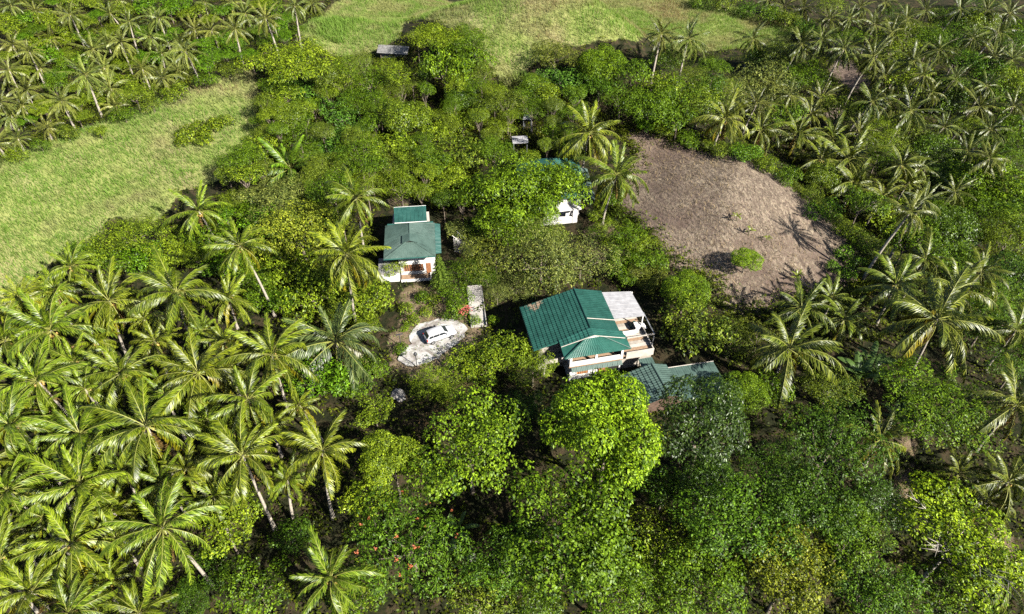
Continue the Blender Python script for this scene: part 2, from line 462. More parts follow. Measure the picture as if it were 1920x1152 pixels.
SCRUB_POLYS = [[(-49.7, 130.1), (-39.3, 137.7), (-26.1, 136.8), (-19.0, 144.6), (-8.5, 136.0), (-2.0, 124.6), (8.2, 125.1), (19.7, 114.9), (12.2, 106.0), (-5.7, 106.4), (-6.1, 93.3), (-12.2, 92.1), (-23.1, 95.1), (-28.7, 87.6), (-43.3, 99.4), (-48.8, 99.7), (-48.0, 103.8), (-44.9, 110.0)], [(-132.8, 183.9), (-53.7, 210.0), (-45.1, 145.4), (-52.3, 133.8), (-65.8, 120.0), (-76.3, 106.5), (-84.5, 99.5)], [(-53.8, 85.7), (-43.3, 99.4), (-27.3, 89.1), (-19.5, 82.0), (-17.6, 70.3), (-19.1, 63.3), (-29.1, 67.0), (-39.8, 72.5), (-43.3, 79.3), (-50.3, 81.8)], [(14.1, 94.1), (17.3, 92.0), (22.0, 78.6), (22.3, 70.4), (19.7, 72.7), (15.4, 74.3), (12.6, 87.1)]]
REED_POLYS = [[(-2.6, 125.7), (1.5, 127.2), (5.1, 123.2), (8.0, 119.6), (4.0, 117.4), (0.0, 120.9)], [(-35.0, 137.1), (-28.5, 137.8), (-27.6, 130.9), (-31.9, 130.6)], [(-42.8, 145.1), (-49.8, 204.9), (-33.2, 154.5), (-35.5, 140.7)]]
CLEAR_POLY = [(-15.7, 58.6), (-16.0, 67.1), (-8.1, 68.8), (-4.0, 66.1), (-5.6, 62.1), (-8.9, 59.3), (-11.5, 57.5)]
DRIVE_POLY = [(-14.5, 59.4), (-13.0, 58.8), (-11.4, 58.9), (-9.4, 60.0), (-7.6, 62.2), (-6.5, 63.8), (-6.0, 65.2), (-6.4, 66.0), (-7.2, 66.8), (-9.0, 67.4), (-11.6, 66.7), (-13.2, 65.9), (-13.6, 64.0), (-13.3, 62.6), (-14.6, 60.6)]
HUT_POS = (-23.7, 135.8)
SHED_A = (1.4, 107.7)
SHED_B = (2.9, 113.7)
CONIFER = (-10.1, 73.2, 6.5, 1.7)
RED_BUSH = (-6.5, 68.0)
BOULDERS = [(-14.09, 53.98, 0.9, 'pale boulder below the drive, larger of two', 1), (-13.54, 53.27, 0.6, 'pale boulder below the drive, smaller of two', 2), (-4.4, 34.82, 0.6, 'pale rock at the foot of the lone banana plant', 3)]
# name, x, y, crown height, crown radius, crown kind, colour, pale bark, height factor, label, category, group
TREES = [
('dense_tree',9.43,41.06,11.4,6.36,'dense','lime',0,1.0,'large bright lime green tree right in front of the pavilion roof','tree',0),
('glossy_leaved_tree',19.57,42.68,10.5,5.54,'glossy','dark',0,1.0,'dense dark glossy mango tree below the pavilion sheet roof','tree',0),
('broadleaf_tree',5.02,33.02,10.5,7.03,'broad','mid',0,1.0,'broad big-leaved tree at the bottom, directly below the lime green tree','tree',0),
('broadleaf_tree',-0.5,30.87,8.8,3.75,'broad','mid2',0,1.0,'big-leaved tree just right of the banana plant near the bottom edge','tree',0),
('broadleaf_tree',8.55,28.65,8.8,4.03,'broad','mid',0,1.0,'leafy green tree at the bottom edge below the broad big-leaved tree','tree',0),
('fine_leaved_tree',-9.99,33.19,8.0,6.02,'feathery','flame',0,1.0,'feathery green flame tree dotted with orange blossoms near the bottom','tree',0),
('broadleaf_tree',-4.36,41.42,8.8,5.72,'broad','bright',0,1.0,'glistening bright green tree below the yard, left of the lime green tree','tree',0),
('dense_tree',-12.22,40.38,7.9,3.67,'dense','lime2',0,1.0,'yellow-green dense tree between the palm grove and the flame tree','tree',0),
('bushy_tree',-14.59,37.57,6.1,2.97,'bushy','lime2',0,1.0,'small yellow-green tree at the left side of the flame tree','tree',0),
('dense_tree',26.95,50.73,4.5,2.91,'dense','bright',0,1.0,'bright green tree touching the right end of the sheet roof','tree',0),
('spreading_tree',46.24,48.19,6.0,5.89,'layered','mid',0,1.0,'wide layered green tree among the palms below the bare field','tree',0),
('broadleaf_tree',42.75,32.62,8.8,5.73,'broad','bare_lime',1,1.0,'glowing yellow-lime tree with pale bare limbs near the bottom right corner','tree',0),
('fine_leaved_tree',32.62,41.33,8.8,5.71,'feathery','dark2',0,1.0,'fine-leaved dark tree right of the mango tree','tree',0),
('broadleaf_tree',21.23,33.26,8.8,4.8,'broad','mid2',0,1.0,'deep green broad-leaved tree in the shady woods below the pavilion, first from left','tree',1),
('broadleaf_tree',28.49,35.49,8.8,4.14,'broad','dark2',0,1.0,'dark green broad-leaved tree in the shady woods below the pavilion, second from left','tree',1),
('broadleaf_tree',32.54,33.02,7.9,3.84,'broad','mid',0,1.0,'green broad-leaved tree in the shady woods below the pavilion, second from left','tree',1),
('broadleaf_tree',25.61,29.22,7.9,4.68,'broad','olive_y',0,1.0,'tree with yellowing orange-tipped leaves in the lower woods','tree',0),
('broadleaf_tree',16.85,28.13,7.9,4.27,'broad','mid',0,1.0,'green broad-leaved tree in the shady woods below the pavilion, first from left','tree',1),
('glossy_leaved_tree',36.82,36.38,7.0,3.2,'glossy','dark2',0,1.0,'dark green glossy tree in the shady woods below the pavilion, second from left','tree',1),
('broadleaf_tree',33.26,28.01,7.9,4.28,'broad','mid2',0,1.0,'deep green broad-leaved tree in the shady woods below the pavilion, second from left','tree',1),
('bushy_tree',41.0,27.95,6.1,3.75,'bushy','mid',0,1.0,'green bushy tree in the shady woods below the pavilion, third from left','tree',1),
('bushy_tree',14.81,33.89,5.6,3.17,'bushy','lime2',0,1.0,'yellow-green bushy tree in the shady woods below the pavilion','tree',1),
('bushy_tree',12.75,29.91,5.6,3.06,'bushy','mid',0,1.0,'green bushy tree in the shady woods below the pavilion, first from left','tree',1),
('glossy_leaved_tree',20.48,38.41,7.0,3.23,'glossy','dark2',0,1.0,'dark green glossy tree in the shady woods below the pavilion, first from left','tree',1),
('broadleaf_tree',26.81,40.3,7.0,3.01,'broad','dark2',0,1.0,'dark green broad-leaved tree in the shady woods below the pavilion, first from left','tree',1),
('spreading_tree',2.58,87.84,7.5,9.28,'layered','bright',0,1.0,'wide spreading layered tree covering the hidden green-roofed house','tree',0),
('spreading_tree',7.33,91.56,6.5,4.37,'layered','bright',0,1.0,'spreading tree leaning over the right end of the hidden green roof','tree',0),
('spreading_tree',-0.78,81.69,5.5,5.09,'layered','bright',0,1.0,'low spreading branch tree at the foot of the wide layered tree','tree',0),
('wispy_tree',4.14,74.88,4.0,7.15,'wispy','grey',0,1.0,'wispy grey-green tree behind the main house roof','tree',0),
('wispy_tree',9.89,75.73,3.2,4.56,'wispy','grey',0,1.0,'thin grey-green shrubby tree above the white porch roof','tree',0),
('wispy_tree',-2.3,76.72,3.5,4.59,'wispy','olive',0,1.0,'olive wispy tree between the two houses','tree',0),
('spreading_tree',-41.27,124.24,6.5,8.95,'layered','lime2',0,1.0,'wide yellow-green spreading tree at the end of the grass ridge','tree',0),
('bushy_tree',-39.3,122.67,3.0,4.03,'bushy','blue',0,1.0,'dark blue-green bush under the yellow-green spreading tree','tree',0),
('dense_tree',23.02,67.72,3.8,3.54,'dense','bright',0,1.0,'round bright glossy tree at the lower corner of the bare field','tree',0),
('bushy_tree',22.84,60.69,3.8,4.53,'bushy','olive_g',0,1.0,'loose olive tree right of the white porch roof','tree',0),
('wispy_tree',27.51,59.93,3.2,3.69,'wispy','olive_g',0,1.0,'scrubby olive tree between the field and the pavilion','tree',0),
('wispy_tree',30.95,60.11,2.6,3.03,'wispy','olive',0,1.0,'greyish scrub tree left of the leaning palm below the field','tree',0),
('dense_tree',32.54,73.79,2.4,2.15,'dense','lime',0,1.0,'lone small lime green tree standing in the bare field','tree',0),
('broadleaf_tree',-31.1,80.05,5.0,6.22,'broad','yellow',0,1.0,'tree with pale yellow flowering leaves between the two palm trunks','tree',0),
('spreading_tree',-36.67,89.5,4.5,6.25,'layered','grey',0,1.0,'flat grey-green tree in front of the young upright palm','tree',0),
('bushy_tree',-31.28,115.63,3.2,3.91,'bushy','blue',0,1.0,'glossy blue-green bush in the upper thicket','tree',0),
('bushy_tree',-30.53,106.32,3.2,3.72,'bushy','blue',0,1.0,'blue-green rounded bush, lower of the pair in the thicket','tree',0),
('fine_leaved_tree',-55.95,81.14,3.0,4.14,'feathery','bright2',0,1.0,'rounded bright green bush at the lower edge of the grassy slope','tree',0),
('fine_leaved_tree',8.0,125.81,4.0,4.75,'feathery','olive',0,1.0,'olive brown-tipped tree standing on the grass hill','tree',0),
('bushy_tree',9.41,121.59,3.0,3.96,'bushy','blue',0,1.0,'blue-green bushy tree near the houses','tree',2),
('bushy_tree',61.97,228.65,2.6,3.96,'bushy','mid',0,1.0,'green bushy tree behind the grassy hill crest, first from left','tree',3),
('bushy_tree',68.46,225.51,2.6,4.43,'bushy','olive_g',0,1.0,'olive green bushy tree behind the grassy hill crest, first from left','tree',3),
('bushy_tree',74.97,222.05,2.6,4.04,'bushy','mid2',0,1.0,'deep green bushy tree behind the grassy hill crest, first from left','tree',3),
('bushy_tree',79.68,217.68,2.6,4.48,'bushy','mid',0,1.0,'green bushy tree behind the grassy hill crest, second from left','tree',3),
('bushy_tree',83.98,212.61,2.6,4.08,'bushy','olive_g',0,1.0,'olive green bushy tree behind the grassy hill crest, second from left','tree',3),
('bushy_tree',86.56,204.12,2.6,4.42,'bushy','mid2',0,1.0,'deep green bushy tree behind the grassy hill crest, second from left','tree',3),
('bushy_tree',-80.26,97.8,1.6,1.73,'bushy','bright2',0,1.0,'light green bushy bush along the crest of the grassy ridge, first from left','tree',4),
('bushy_tree',-77.76,100.53,1.6,1.49,'bushy','mid',0,1.0,'green bushy bush along the crest of the grassy ridge, first from left','tree',4),
('bushy_tree',-74.9,103.97,1.6,2.06,'bushy','olive_g',0,1.0,'olive green bushy bush along the crest of the grassy ridge, first from left','tree',4),
('bushy_tree',-70.69,105.99,1.6,1.55,'bushy','bright2',0,1.0,'light green bushy bush along the crest of the grassy ridge, second from left','tree',4),
('bushy_tree',-68.79,111.73,1.6,2.08,'bushy','mid',0,1.0,'green bushy bush along the crest of the grassy ridge, second from left','tree',4),
('bushy_tree',-64.97,115.12,1.6,1.83,'bushy','olive_g',0,1.0,'olive green bushy bush along the crest of the grassy ridge, second from left','tree',4),
('bushy_tree',-61.26,118.56,1.6,2.25,'bushy','bright2',0,1.0,'light green bushy bush along the crest of the grassy ridge, third from left','tree',4),
('bushy_tree',-57.54,122.7,1.6,2.0,'bushy','mid',0,1.0,'green bushy bush along the crest of the grassy ridge, third from left','tree',4),
('bushy_tree',-54.24,126.25,1.6,2.24,'bushy','olive_g',0,1.0,'olive green bushy bush along the crest of the grassy ridge, third from left','tree',4),
('bushy_tree',26.84,111.52,1.5,2.11,'bushy','bright2',0,1.0,'light green bushy bush at the upper rim of the bare field, first from left','tree',5),
('bushy_tree',30.93,107.87,1.5,2.34,'bushy','mid',0,1.0,'green bushy bush at the upper rim of the bare field, first from left','tree',5),
('bushy_tree',35.13,103.92,1.5,2.1,'bushy','olive_g',0,1.0,'olive green bushy bush at the upper rim of the bare field, first from left','tree',5),
('bushy_tree',39.02,101.53,1.5,2.42,'bushy','bright3',0,1.0,'vivid green bushy bush at the upper rim of the bare field, second from left','tree',5),
('bushy_tree',42.75,99.85,1.5,2.14,'bushy','bright2',0,1.0,'light green bushy bush at the upper rim of the bare field, second from left','tree',5),
('bushy_tree',45.72,96.63,1.5,2.45,'bushy','mid',0,1.0,'green bushy bush at the upper rim of the bare field, second from left','tree',5),
('bushy_tree',47.72,91.91,1.5,2.13,'bushy','olive_g',0,1.0,'olive green bushy bush at the upper rim of the bare field, second from left','tree',5),
('bushy_tree',48.75,87.44,1.5,2.4,'bushy','bright3',0,1.0,'vivid green bushy bush at the upper rim of the bare field, third from left','tree',5),
('bushy_tree',50.4,82.95,1.5,2.09,'bushy','bright2',0,1.0,'light green bushy bush at the upper rim of the bare field, third from left','tree',5),
('bushy_tree',52.54,80.16,1.5,2.37,'bushy','mid',0,1.0,'green bushy bush at the upper rim of the bare field, third from left','tree',5),
('bushy_tree',53.28,75.79,1.5,2.15,'bushy','olive_g',0,1.0,'olive green bushy bush at the upper rim of the bare field, third from left','tree',5),
('bushy_tree',24.1,112.68,1.5,1.93,'bushy','bright3',0,1.0,'vivid green bushy bush at the upper rim of the bare field, first from left','tree',5),
('dense_tree',4.25,86.87,4.5,4.09,'dense','bright',0,1.0,'leafy green tree hugging the hidden house porch','tree',0),
('bushy_tree',6.1,83.42,1.6,2.44,'bushy','olive_g',0,1.0,'low bush in front of the white porch of the hidden house','tree',0),
('dense_tree',16.28,122.79,4.0,4.93,'dense','bright',0,1.0,'leafy vine-covered tree right of the olive hill tree','tree',0),
('wispy_tree',55.55,146.58,4.5,8.45,'wispy','grey',0,1.0,'fine grey-green tree above the bare field corner','tree',0),
('dense_tree',95.08,116.55,5.0,8.55,'dense','bright',0,1.0,'bright vine-draped tree at the right edge of the valley','tree',0),
('spreading_tree',-14.3,130.95,5.0,5.62,'layered','lime2',0,1.0,'yellow-green tree beside the grey thatched hut','tree',0),
('fine_leaved_tree',-9.2,130.75,4.0,4.6,'feathery','mid',0,1.0,'green fine-leaved tree in the thicket behind the houses, fourth from left','tree',6),
('bushy_tree',-8.13,127.52,3.2,4.07,'bushy','mid',0,1.0,'green bushy tree in the thicket behind the houses, seventh from left','tree',6),
('bushy_tree',-26.65,68.25,3.0,4.32,'bushy','bright2',0,1.0,'light green bushy tree between palm grove and smaller house, third from left','tree',7),
('bushy_tree',-60.56,78.43,1.8,2.73,'bushy','bright2',0,1.0,'light green bushy tree between palm grove and grassy slope, first from left','tree',8),
('bushy_tree',-57.06,77.7,1.8,2.96,'bushy','mid',0,1.0,'green bushy tree between palm grove and grassy slope, second from left','tree',8),
('bushy_tree',-53.71,78.71,1.8,3.14,'bushy','bright3',0,1.0,'vivid green bushy tree between palm grove and grassy slope, first from left','tree',8),
('bushy_tree',-51.24,79.8,1.8,2.77,'bushy','lime2',0,1.0,'yellow-green bushy tree between palm grove and grassy slope, second from left','tree',8),
('bushy_tree',-49.45,82.24,1.8,2.41,'bushy','bright2',0,1.0,'light green bushy tree between palm grove and grassy slope, second from left','tree',8),
('bushy_tree',-63.2,78.74,1.8,1.95,'bushy','mid',0,1.0,'green bushy tree between palm grove and grassy slope, first from left','tree',8),
('bushy_tree',-42.59,77.26,1.8,2.73,'bushy','bright3',0,1.0,'vivid green bushy tree between palm grove and grassy slope, second from left','tree',8),
('bushy_tree',-51.16,76.38,1.8,2.33,'bushy','lime2',0,1.0,'yellow-green bushy tree between palm grove and grassy slope, first from left','tree',8),
('bushy_tree',-32.08,75.52,2.8,4.2,'bushy','bright2',0,1.0,'light green bushy tree between palm grove and smaller house, second from left','tree',7),
('bushy_tree',-23.07,54.19,3.0,3.52,'bushy','bright3',0,1.0,'vivid green bush below the grey sugar palm','tree',0),
('bushy_tree',-6.1,57.32,1.8,2.65,'bushy','lime2',0,1.0,'yellow-green bush beside the parked car','tree',0),
('bushy_tree',-2.94,56.17,2.4,2.94,'bushy','bright2',0,1.0,'light green bushy tree near the houses','tree',2),
('bushy_tree',-0.66,58.12,3.2,2.97,'bushy','bright2',0,1.0,'bright shrub tree in front of the main house left eave','tree',0),
('fine_leaved_tree',2.57,55.3,3.4,2.9,'feathery','bright2',0,1.0,'feathery tree shading the left side of the main house','tree',0),
('bushy_tree',-7.6,69.29,2.0,2.27,'bushy','mid',0,1.0,'rounded green bush between the conifer and the concrete steps','tree',0),
('shrub',-8.14,67.3,0.7,1.24,'shrub','mid',0,1.0,'green low tree near the houses','shrub',2),
('fine_leaved_tree',-10.25,53.94,2.6,2.56,'feathery','bright2',0,1.0,'spreading papaya-like tree just below the concrete drive','tree',0),
('fine_leaved_tree',-6.96,52.63,2.6,2.21,'feathery','bright2',0,1.0,'light green fine-leaved tree on the bank below the drive','tree',9),
('bushy_tree',-19.25,53.82,2.4,2.25,'bushy','mid',0,1.0,'green bushy tree on the bank below the drive, first from left','tree',9),
('bushy_tree',-17.84,56.77,2.0,1.98,'bushy','mid',0,1.0,'green bushy tree on the bank below the drive, second from left','tree',9),
('wispy_tree',-4.35,50.6,2.6,2.79,'wispy','mauve',0,1.0,'bare brownish-pink twiggy tree below the yard','tree',0),
('wispy_tree',-7.97,48.47,2.2,2.45,'wispy','mauve',0,1.0,'brownish wispy tree on the bank below the drive','tree',9),
('bushy_tree',-19.55,68.62,2.6,3.26,'bushy','bright2',0,1.0,'light green bushy tree between palm grove and smaller house, fourth from left','tree',7),
('bushy_tree',-16.54,76.06,2.0,1.54,'bushy','lime2',0,1.0,'young lime shrub against the smaller house front wall','tree',0),
('bushy_tree',30.87,52.4,2.8,2.83,'bushy','mid',0,1.0,'green bushy tree in the shady woods below the pavilion, second from left','tree',1),
('bushy_tree',-28.96,35.1,5.2,2.95,'bushy','lime2',0,1.0,'yellow-green bushy low tree growing under the palm grove','tree',10),
('bushy_tree',-28.66,37.95,4.5,2.48,'bushy','bright2',0,1.0,'light green bushy low tree growing under the palm grove','tree',10),
('bushy_tree',17.49,81.86,2.2,2.39,'bushy','mid',0,1.0,'green bushy tree along the lower edge of the bare field, fourth from left','tree',11),
('bushy_tree',19.37,75.62,2.2,2.28,'bushy','mid',0,1.0,'green bushy tree along the lower edge of the bare field, fifth from left','tree',11),
('bushy_tree',18.74,79.31,2.0,1.95,'bushy','bright2',0,1.0,'light green bushy tree along the lower edge of the bare field, fourth from left','tree',11),
('bushy_tree',16.29,92.34,2.0,2.14,'bushy','mid',0,1.0,'green bushy tree near the houses, second from left','tree',2),
('bushy_tree',-15.06,28.06,5.2,2.76,'bushy','mid',0,1.0,'green bushy tree near the houses, first from left','tree',2),
('bushy_tree',-24.73,29.86,4.5,2.83,'bushy','mid',0,1.0,'green bushy low tree growing under the palm grove','tree',10),
('shrub',-5.06,66.54,0.6,0.94,'shrub','lime',0,1.0,'small bright yellow-green shrub at the foot of the concrete steps','shrub',0),
('shrub',-2.53,66.65,0.5,0.8,'shrub','lime',0,1.0,'tiny yellow shrub on the right side of the concrete steps','shrub',0),
('shrub',-14.33,65.23,0.4,0.72,'shrub','lime',0,1.0,'small yellow plant in the dirt beside the drive','shrub',0),
('shrub',-57.26,108.69,0.8,1.88,'shrub','lime2',0,1.0,'yellow-green low shrub on the grassy slope, second from left','shrub',12),
('shrub',-55.35,110.0,0.8,2.18,'shrub','lime2',0,1.0,'yellow-green low shrub on the grassy slope, third from left','shrub',12),
('shrub',-53.31,111.13,0.8,1.9,'shrub','lime2',0,1.0,'yellow-green low shrub on the grassy slope, fifth from left','shrub',12),
('shrub',-53.73,107.55,0.8,1.78,'shrub','lime2',0,1.0,'yellow-green low shrub on the grassy slope, fourth from left','shrub',12),
('shrub',-51.79,112.61,0.8,1.63,'shrub','lime2',0,1.0,'yellow-green low shrub on the grassy slope, sixth from left','shrub',12),
('shrub',-57.43,106.23,0.8,1.39,'shrub','lime2',0,1.0,'yellow-green low shrub on the grassy slope, first from left','shrub',12),
('shrub',-13.39,66.65,0.5,1.09,'shrub','bright2',0,1.0,'light green low shrub in the yard above the car, second from left','shrub',13),
('shrub',-11.73,68.26,0.5,0.95,'shrub','lime2',0,1.0,'yellow-green low shrub in the yard above the car','shrub',13),
('shrub',-12.72,70.92,0.5,1.27,'shrub','mid',0,1.0,'green low shrub in the yard above the car, second from left','shrub',13),
('shrub',-14.35,68.73,0.5,1.03,'shrub','bright2',0,1.0,'light green low shrub in the yard above the car, first from left','shrub',13),
('shrub',-14.23,61.28,0.5,1.04,'shrub','mid',0,1.0,'green low shrub in the yard above the car, first from left','shrub',13),
('shrub',-11.06,70.74,0.5,1.12,'shrub','bright2',0,1.0,'light green low shrub in the yard above the car, third from left','shrub',13),
('shrub',48.06,78.59,0.6,1.33,'shrub','bright3',0,1.0,'vivid green low shrub at the right corner of the bare field, second from left','shrub',14),
('shrub',49.66,77.25,0.6,1.55,'shrub','bright3',0,1.0,'vivid green low shrub at the right corner of the bare field, fourth from left','shrub',14),
('shrub',47.8,74.24,0.6,1.37,'shrub','bright3',0,1.0,'vivid green low shrub at the right corner of the bare field, third from left','shrub',14),
('shrub',45.85,75.56,0.6,1.15,'shrub','bright3',0,1.0,'vivid green low shrub at the right corner of the bare field, first from left','shrub',14),
('bushy_tree',2.74,100.17,4.54,1.91,'bushy','bright2',0,1.0,'light green bushy tree in the thicket behind the houses, fifth from left, second row down','tree',6),
('broadleaf_tree',-27.77,89.67,6.36,3.64,'broad','mid',0,1.0,'green broad-leaved tree in the thicket behind the houses, third from left','tree',6),
('fine_leaved_tree',-3.17,115.77,6.27,2.49,'feathery','lime2',0,1.0,'yellow-green fine-leaved tree in the thicket behind the houses, second from left','tree',6),
('glossy_leaved_tree',-19.23,111.65,5.29,4.91,'glossy','bright2',0,1.0,'light green glossy tree in the thicket behind the houses, third from left','tree',6),
('bushy_tree',-8.72,111.05,4.05,2.56,'bushy','bright2',0,1.0,'light green bushy tree in the thicket behind the houses, sixth from left, first row down','tree',6),
('fine_leaved_tree',-12.26,112.58,4.84,2.56,'feathery','bright2',0,1.0,'light green fine-leaved tree in the thicket behind the houses, second from left','tree',6),
('wispy_tree',3.64,112.55,4.91,3.02,'wispy','mid',0,1.0,'green wispy tree in the thicket behind the houses, seventh from left','tree',6),
('bushy_tree',-36.3,116.19,4.17,1.89,'bushy','bright',0,1.0,'bright green bushy tree in the thicket behind the houses, first from left','tree',6),
('broadleaf_tree',-9.89,118.57,6.29,2.43,'broad','lime2',0,1.0,'yellow-green broad-leaved tree in the thicket behind the houses, third from left','tree',6),
('bushy_tree',-11.97,96.95,6.12,2.57,'bushy','mid',0,1.0,'green bushy tree in the thicket behind the houses, sixth from left','tree',6),
('broadleaf_tree',-23.72,113.87,6.3,1.88,'broad','mid',0,1.0,'green broad-leaved tree in the thicket behind the houses, fourth from left','tree',6),
('glossy_leaved_tree',-38.8,109.46,6.08,2.96,'glossy','bright2',0,1.0,'light green glossy tree in the thicket behind the houses, second from left','tree',6),
('broadleaf_tree',-32.0,98.34,5.31,2.41,'broad','olive_g',0,1.0,'olive green broad-leaved tree in the thicket behind the houses, fourth from left','tree',6),
('bushy_tree',-8.24,100.78,5.45,4.68,'bushy','olive_g',0,1.0,'olive green bushy tree in the thicket behind the houses, second from left','tree',6),
('fine_leaved_tree',10.85,112.53,3.98,3.0,'feathery','mid',0,1.0,'green fine-leaved tree in the thicket behind the houses, sixth from left','tree',6),
('broadleaf_tree',8.2,105.94,4.53,3.11,'broad','bright',0,1.0,'bright green broad-leaved tree in the thicket behind the houses','tree',6),
('bushy_tree',-20.68,121.57,6.16,2.73,'bushy','bright2',0,1.0,'light green bushy tree in the thicket behind the houses, fifth from left, first row down','tree',6),
('bushy_tree',-21.25,104.0,5.1,4.02,'bushy','bright2',0,1.0,'light green bushy tree in the thicket behind the houses, second from left, second row down','tree',6),
('bushy_tree',-37.63,113.3,5.35,2.05,'bushy','bright2',0,1.0,'light green bushy tree in the thicket behind the houses, second from left, first row down','tree',6),
('bushy_tree',-23.05,96.5,5.9,2.79,'bushy','mid',0,1.0,'green bushy tree in the thicket behind the houses, second from left','tree',6),
('bushy_tree',-12.49,122.14,6.06,4.85,'bushy','bright',0,1.0,'bright green bushy tree in the thicket behind the houses, second from left','tree',6),
('bushy_tree',-15.85,117.73,5.94,1.93,'bushy','mid',0,1.0,'green bushy tree in the thicket behind the houses, fifth from left','tree',6),
('wispy_tree',-10.78,112.98,6.15,2.39,'wispy','mid',0,1.0,'green wispy tree in the thicket behind the houses, sixth from left','tree',6),
('bushy_tree',6.62,116.34,4.86,2.45,'bushy','lime2',0,1.0,'yellow-green bushy tree in the thicket behind the houses, third from left','tree',6),
('fine_leaved_tree',-0.32,109.47,5.8,1.74,'feathery','bright2',0,1.0,'light green fine-leaved tree in the thicket behind the houses, third from left','tree',6),
('wispy_tree',-20.38,118.8,5.49,2.34,'wispy','olive_g',0,1.0,'olive green wispy tree in the thicket behind the houses, fourth from left','tree',6),
('bushy_tree',-42.18,102.4,3.99,3.22,'bushy','lime2',0,1.0,'yellow-green bushy tree in the thicket behind the houses, first from left','tree',6),
('broadleaf_tree',-31.9,94.6,4.66,2.72,'broad','olive_g',0,1.0,'olive green broad-leaved tree in the thicket behind the houses, third from left','tree',6),
('glossy_leaved_tree',-14.44,100.88,5.62,2.41,'glossy','bright',0,1.0,'bright green glossy tree in the thicket behind the houses, second from left','tree',6),
('fine_leaved_tree',12.07,101.27,4.97,2.44,'feathery','bright2',0,1.0,'light green fine-leaved tree in the thicket behind the houses, fourth from left','tree',6),
('fine_leaved_tree',-6.45,117.74,5.72,2.17,'feathery','mid',0,1.0,'green fine-leaved tree in the thicket behind the houses, fifth from left','tree',6),
('fine_leaved_tree',-41.72,109.27,5.91,2.54,'feathery','lime2',0,1.0,'yellow-green fine-leaved tree in the thicket behind the houses, first from left','tree',6),
('wispy_tree',-32.32,123.15,4.75,4.3,'wispy','bright2',0,1.0,'light green wispy tree in the thicket behind the houses, second from left','tree',6),
('bushy_tree',-16.61,98.86,4.58,2.13,'bushy','bright2',0,1.0,'light green bushy tree in the thicket behind the houses, fourth from left, second row down','tree',6),
('broadleaf_tree',-10.85,95.43,4.07,4.49,'broad','lime2',0,1.0,'yellow-green broad-leaved tree in the thicket behind the houses, second from left','tree',6),
('glossy_leaved_tree',-18.14,105.22,4.63,2.22,'glossy','mid',0,1.0,'green glossy tree in the thicket behind the houses, second from left','tree',6),
('glossy_leaved_tree',-16.07,123.75,3.83,1.82,'glossy','mid',0,1.0,'green glossy tree in the thicket behind the houses, third from left','tree',6),
('broadleaf_tree',-3.69,106.62,3.81,2.25,'broad','olive_g',0,1.0,'olive green broad-leaved tree in the thicket behind the houses, eighth from left','tree',6),
('wispy_tree',-17.66,92.14,5.26,3.6,'wispy','bright2',0,1.0,'light green wispy tree in the thicket behind the houses, fifth from left','tree',6),
('glossy_leaved_tree',-35.25,123.02,6.26,3.5,'glossy','olive_g',0,1.0,'olive green glossy tree in the thicket behind the houses, second from left','tree',6),
('broadleaf_tree',-42.34,106.68,3.7,2.21,'broad','olive_g',0,1.0,'olive green broad-leaved tree in the thicket behind the houses, second from left','tree',6),
('wispy_tree',-23.03,91.92,6.04,2.37,'wispy','bright2',0,1.0,'light green wispy tree in the thicket behind the houses, third from left','tree',6),
('glossy_leaved_tree',-8.87,117.73,3.94,3.73,'glossy','mid',0,1.0,'green glossy tree in the thicket behind the houses, fifth from left','tree',6),
('glossy_leaved_tree',-39.65,105.2,6.07,1.79,'glossy','bright',0,1.0,'bright green glossy tree in the thicket behind the houses, first from left','tree',6),
('glossy_leaved_tree',5.86,101.98,5.64,1.83,'glossy','bright2',0,1.0,'light green glossy tree in the thicket behind the houses, sixth from left','tree',6),
('broadleaf_tree',-43.92,97.37,5.48,3.4,'broad','mid',0,1.0,'green broad-leaved tree in the thicket behind the houses, first from left','tree',6),
('broadleaf_tree',-2.97,99.5,6.23,3.11,'broad','mid',0,1.0,'green broad-leaved tree in the thicket behind the houses, fifth from left','tree',6),
('wispy_tree',-29.15,85.85,4.09,3.21,'wispy','bright2',0,1.0,'light green wispy tree in the thicket behind the houses, first from left','tree',6),
('wispy_tree',-26.86,123.2,4.22,4.54,'wispy','mid',0,1.0,'green wispy tree in the thicket behind the houses, fifth from left','tree',6),
('wispy_tree',-36.98,106.89,3.7,4.49,'wispy','mid',0,1.0,'green wispy tree in the thicket behind the houses, second from left','tree',6),
('fine_leaved_tree',-15.43,105.38,5.66,1.87,'feathery','mid',0,1.0,'green fine-leaved tree in the thicket behind the houses, third from left','tree',6),
('glossy_leaved_tree',-26.3,110.0,4.89,1.98,'glossy','mid',0,1.0,'green glossy tree in the thicket behind the houses, first from left','tree',6),
('bushy_tree',-6.24,92.75,4.01,2.92,'bushy','bright',0,1.0,'bright green bushy tree in the thicket behind the houses, third from left','tree',6),
('wispy_tree',-25.52,101.32,5.52,3.95,'wispy','mid',0,1.0,'green wispy tree in the thicket behind the houses, fourth from left','tree',6),
('wispy_tree',-0.77,112.31,6.07,3.38,'wispy','olive_g',0,1.0,'olive green wispy tree in the thicket behind the houses, sixth from left','tree',6),
('wispy_tree',-21.55,115.27,5.45,2.45,'wispy','bright2',0,1.0,'light green wispy tree in the thicket behind the houses, fourth from left','tree',6),
('glossy_leaved_tree',-4.55,115.17,4.06,3.06,'glossy','bright2',0,1.0,'light green glossy tree in the thicket behind the houses, fifth from left','tree',6),
('broadleaf_tree',-23.04,119.99,4.58,1.86,'broad','olive_g',0,1.0,'olive green broad-leaved tree in the thicket behind the houses, sixth from left','tree',6),
('bushy_tree',-13.51,107.85,5.01,3.18,'bushy','lime2',0,1.0,'yellow-green bushy tree in the thicket behind the houses, second from left','tree',6),
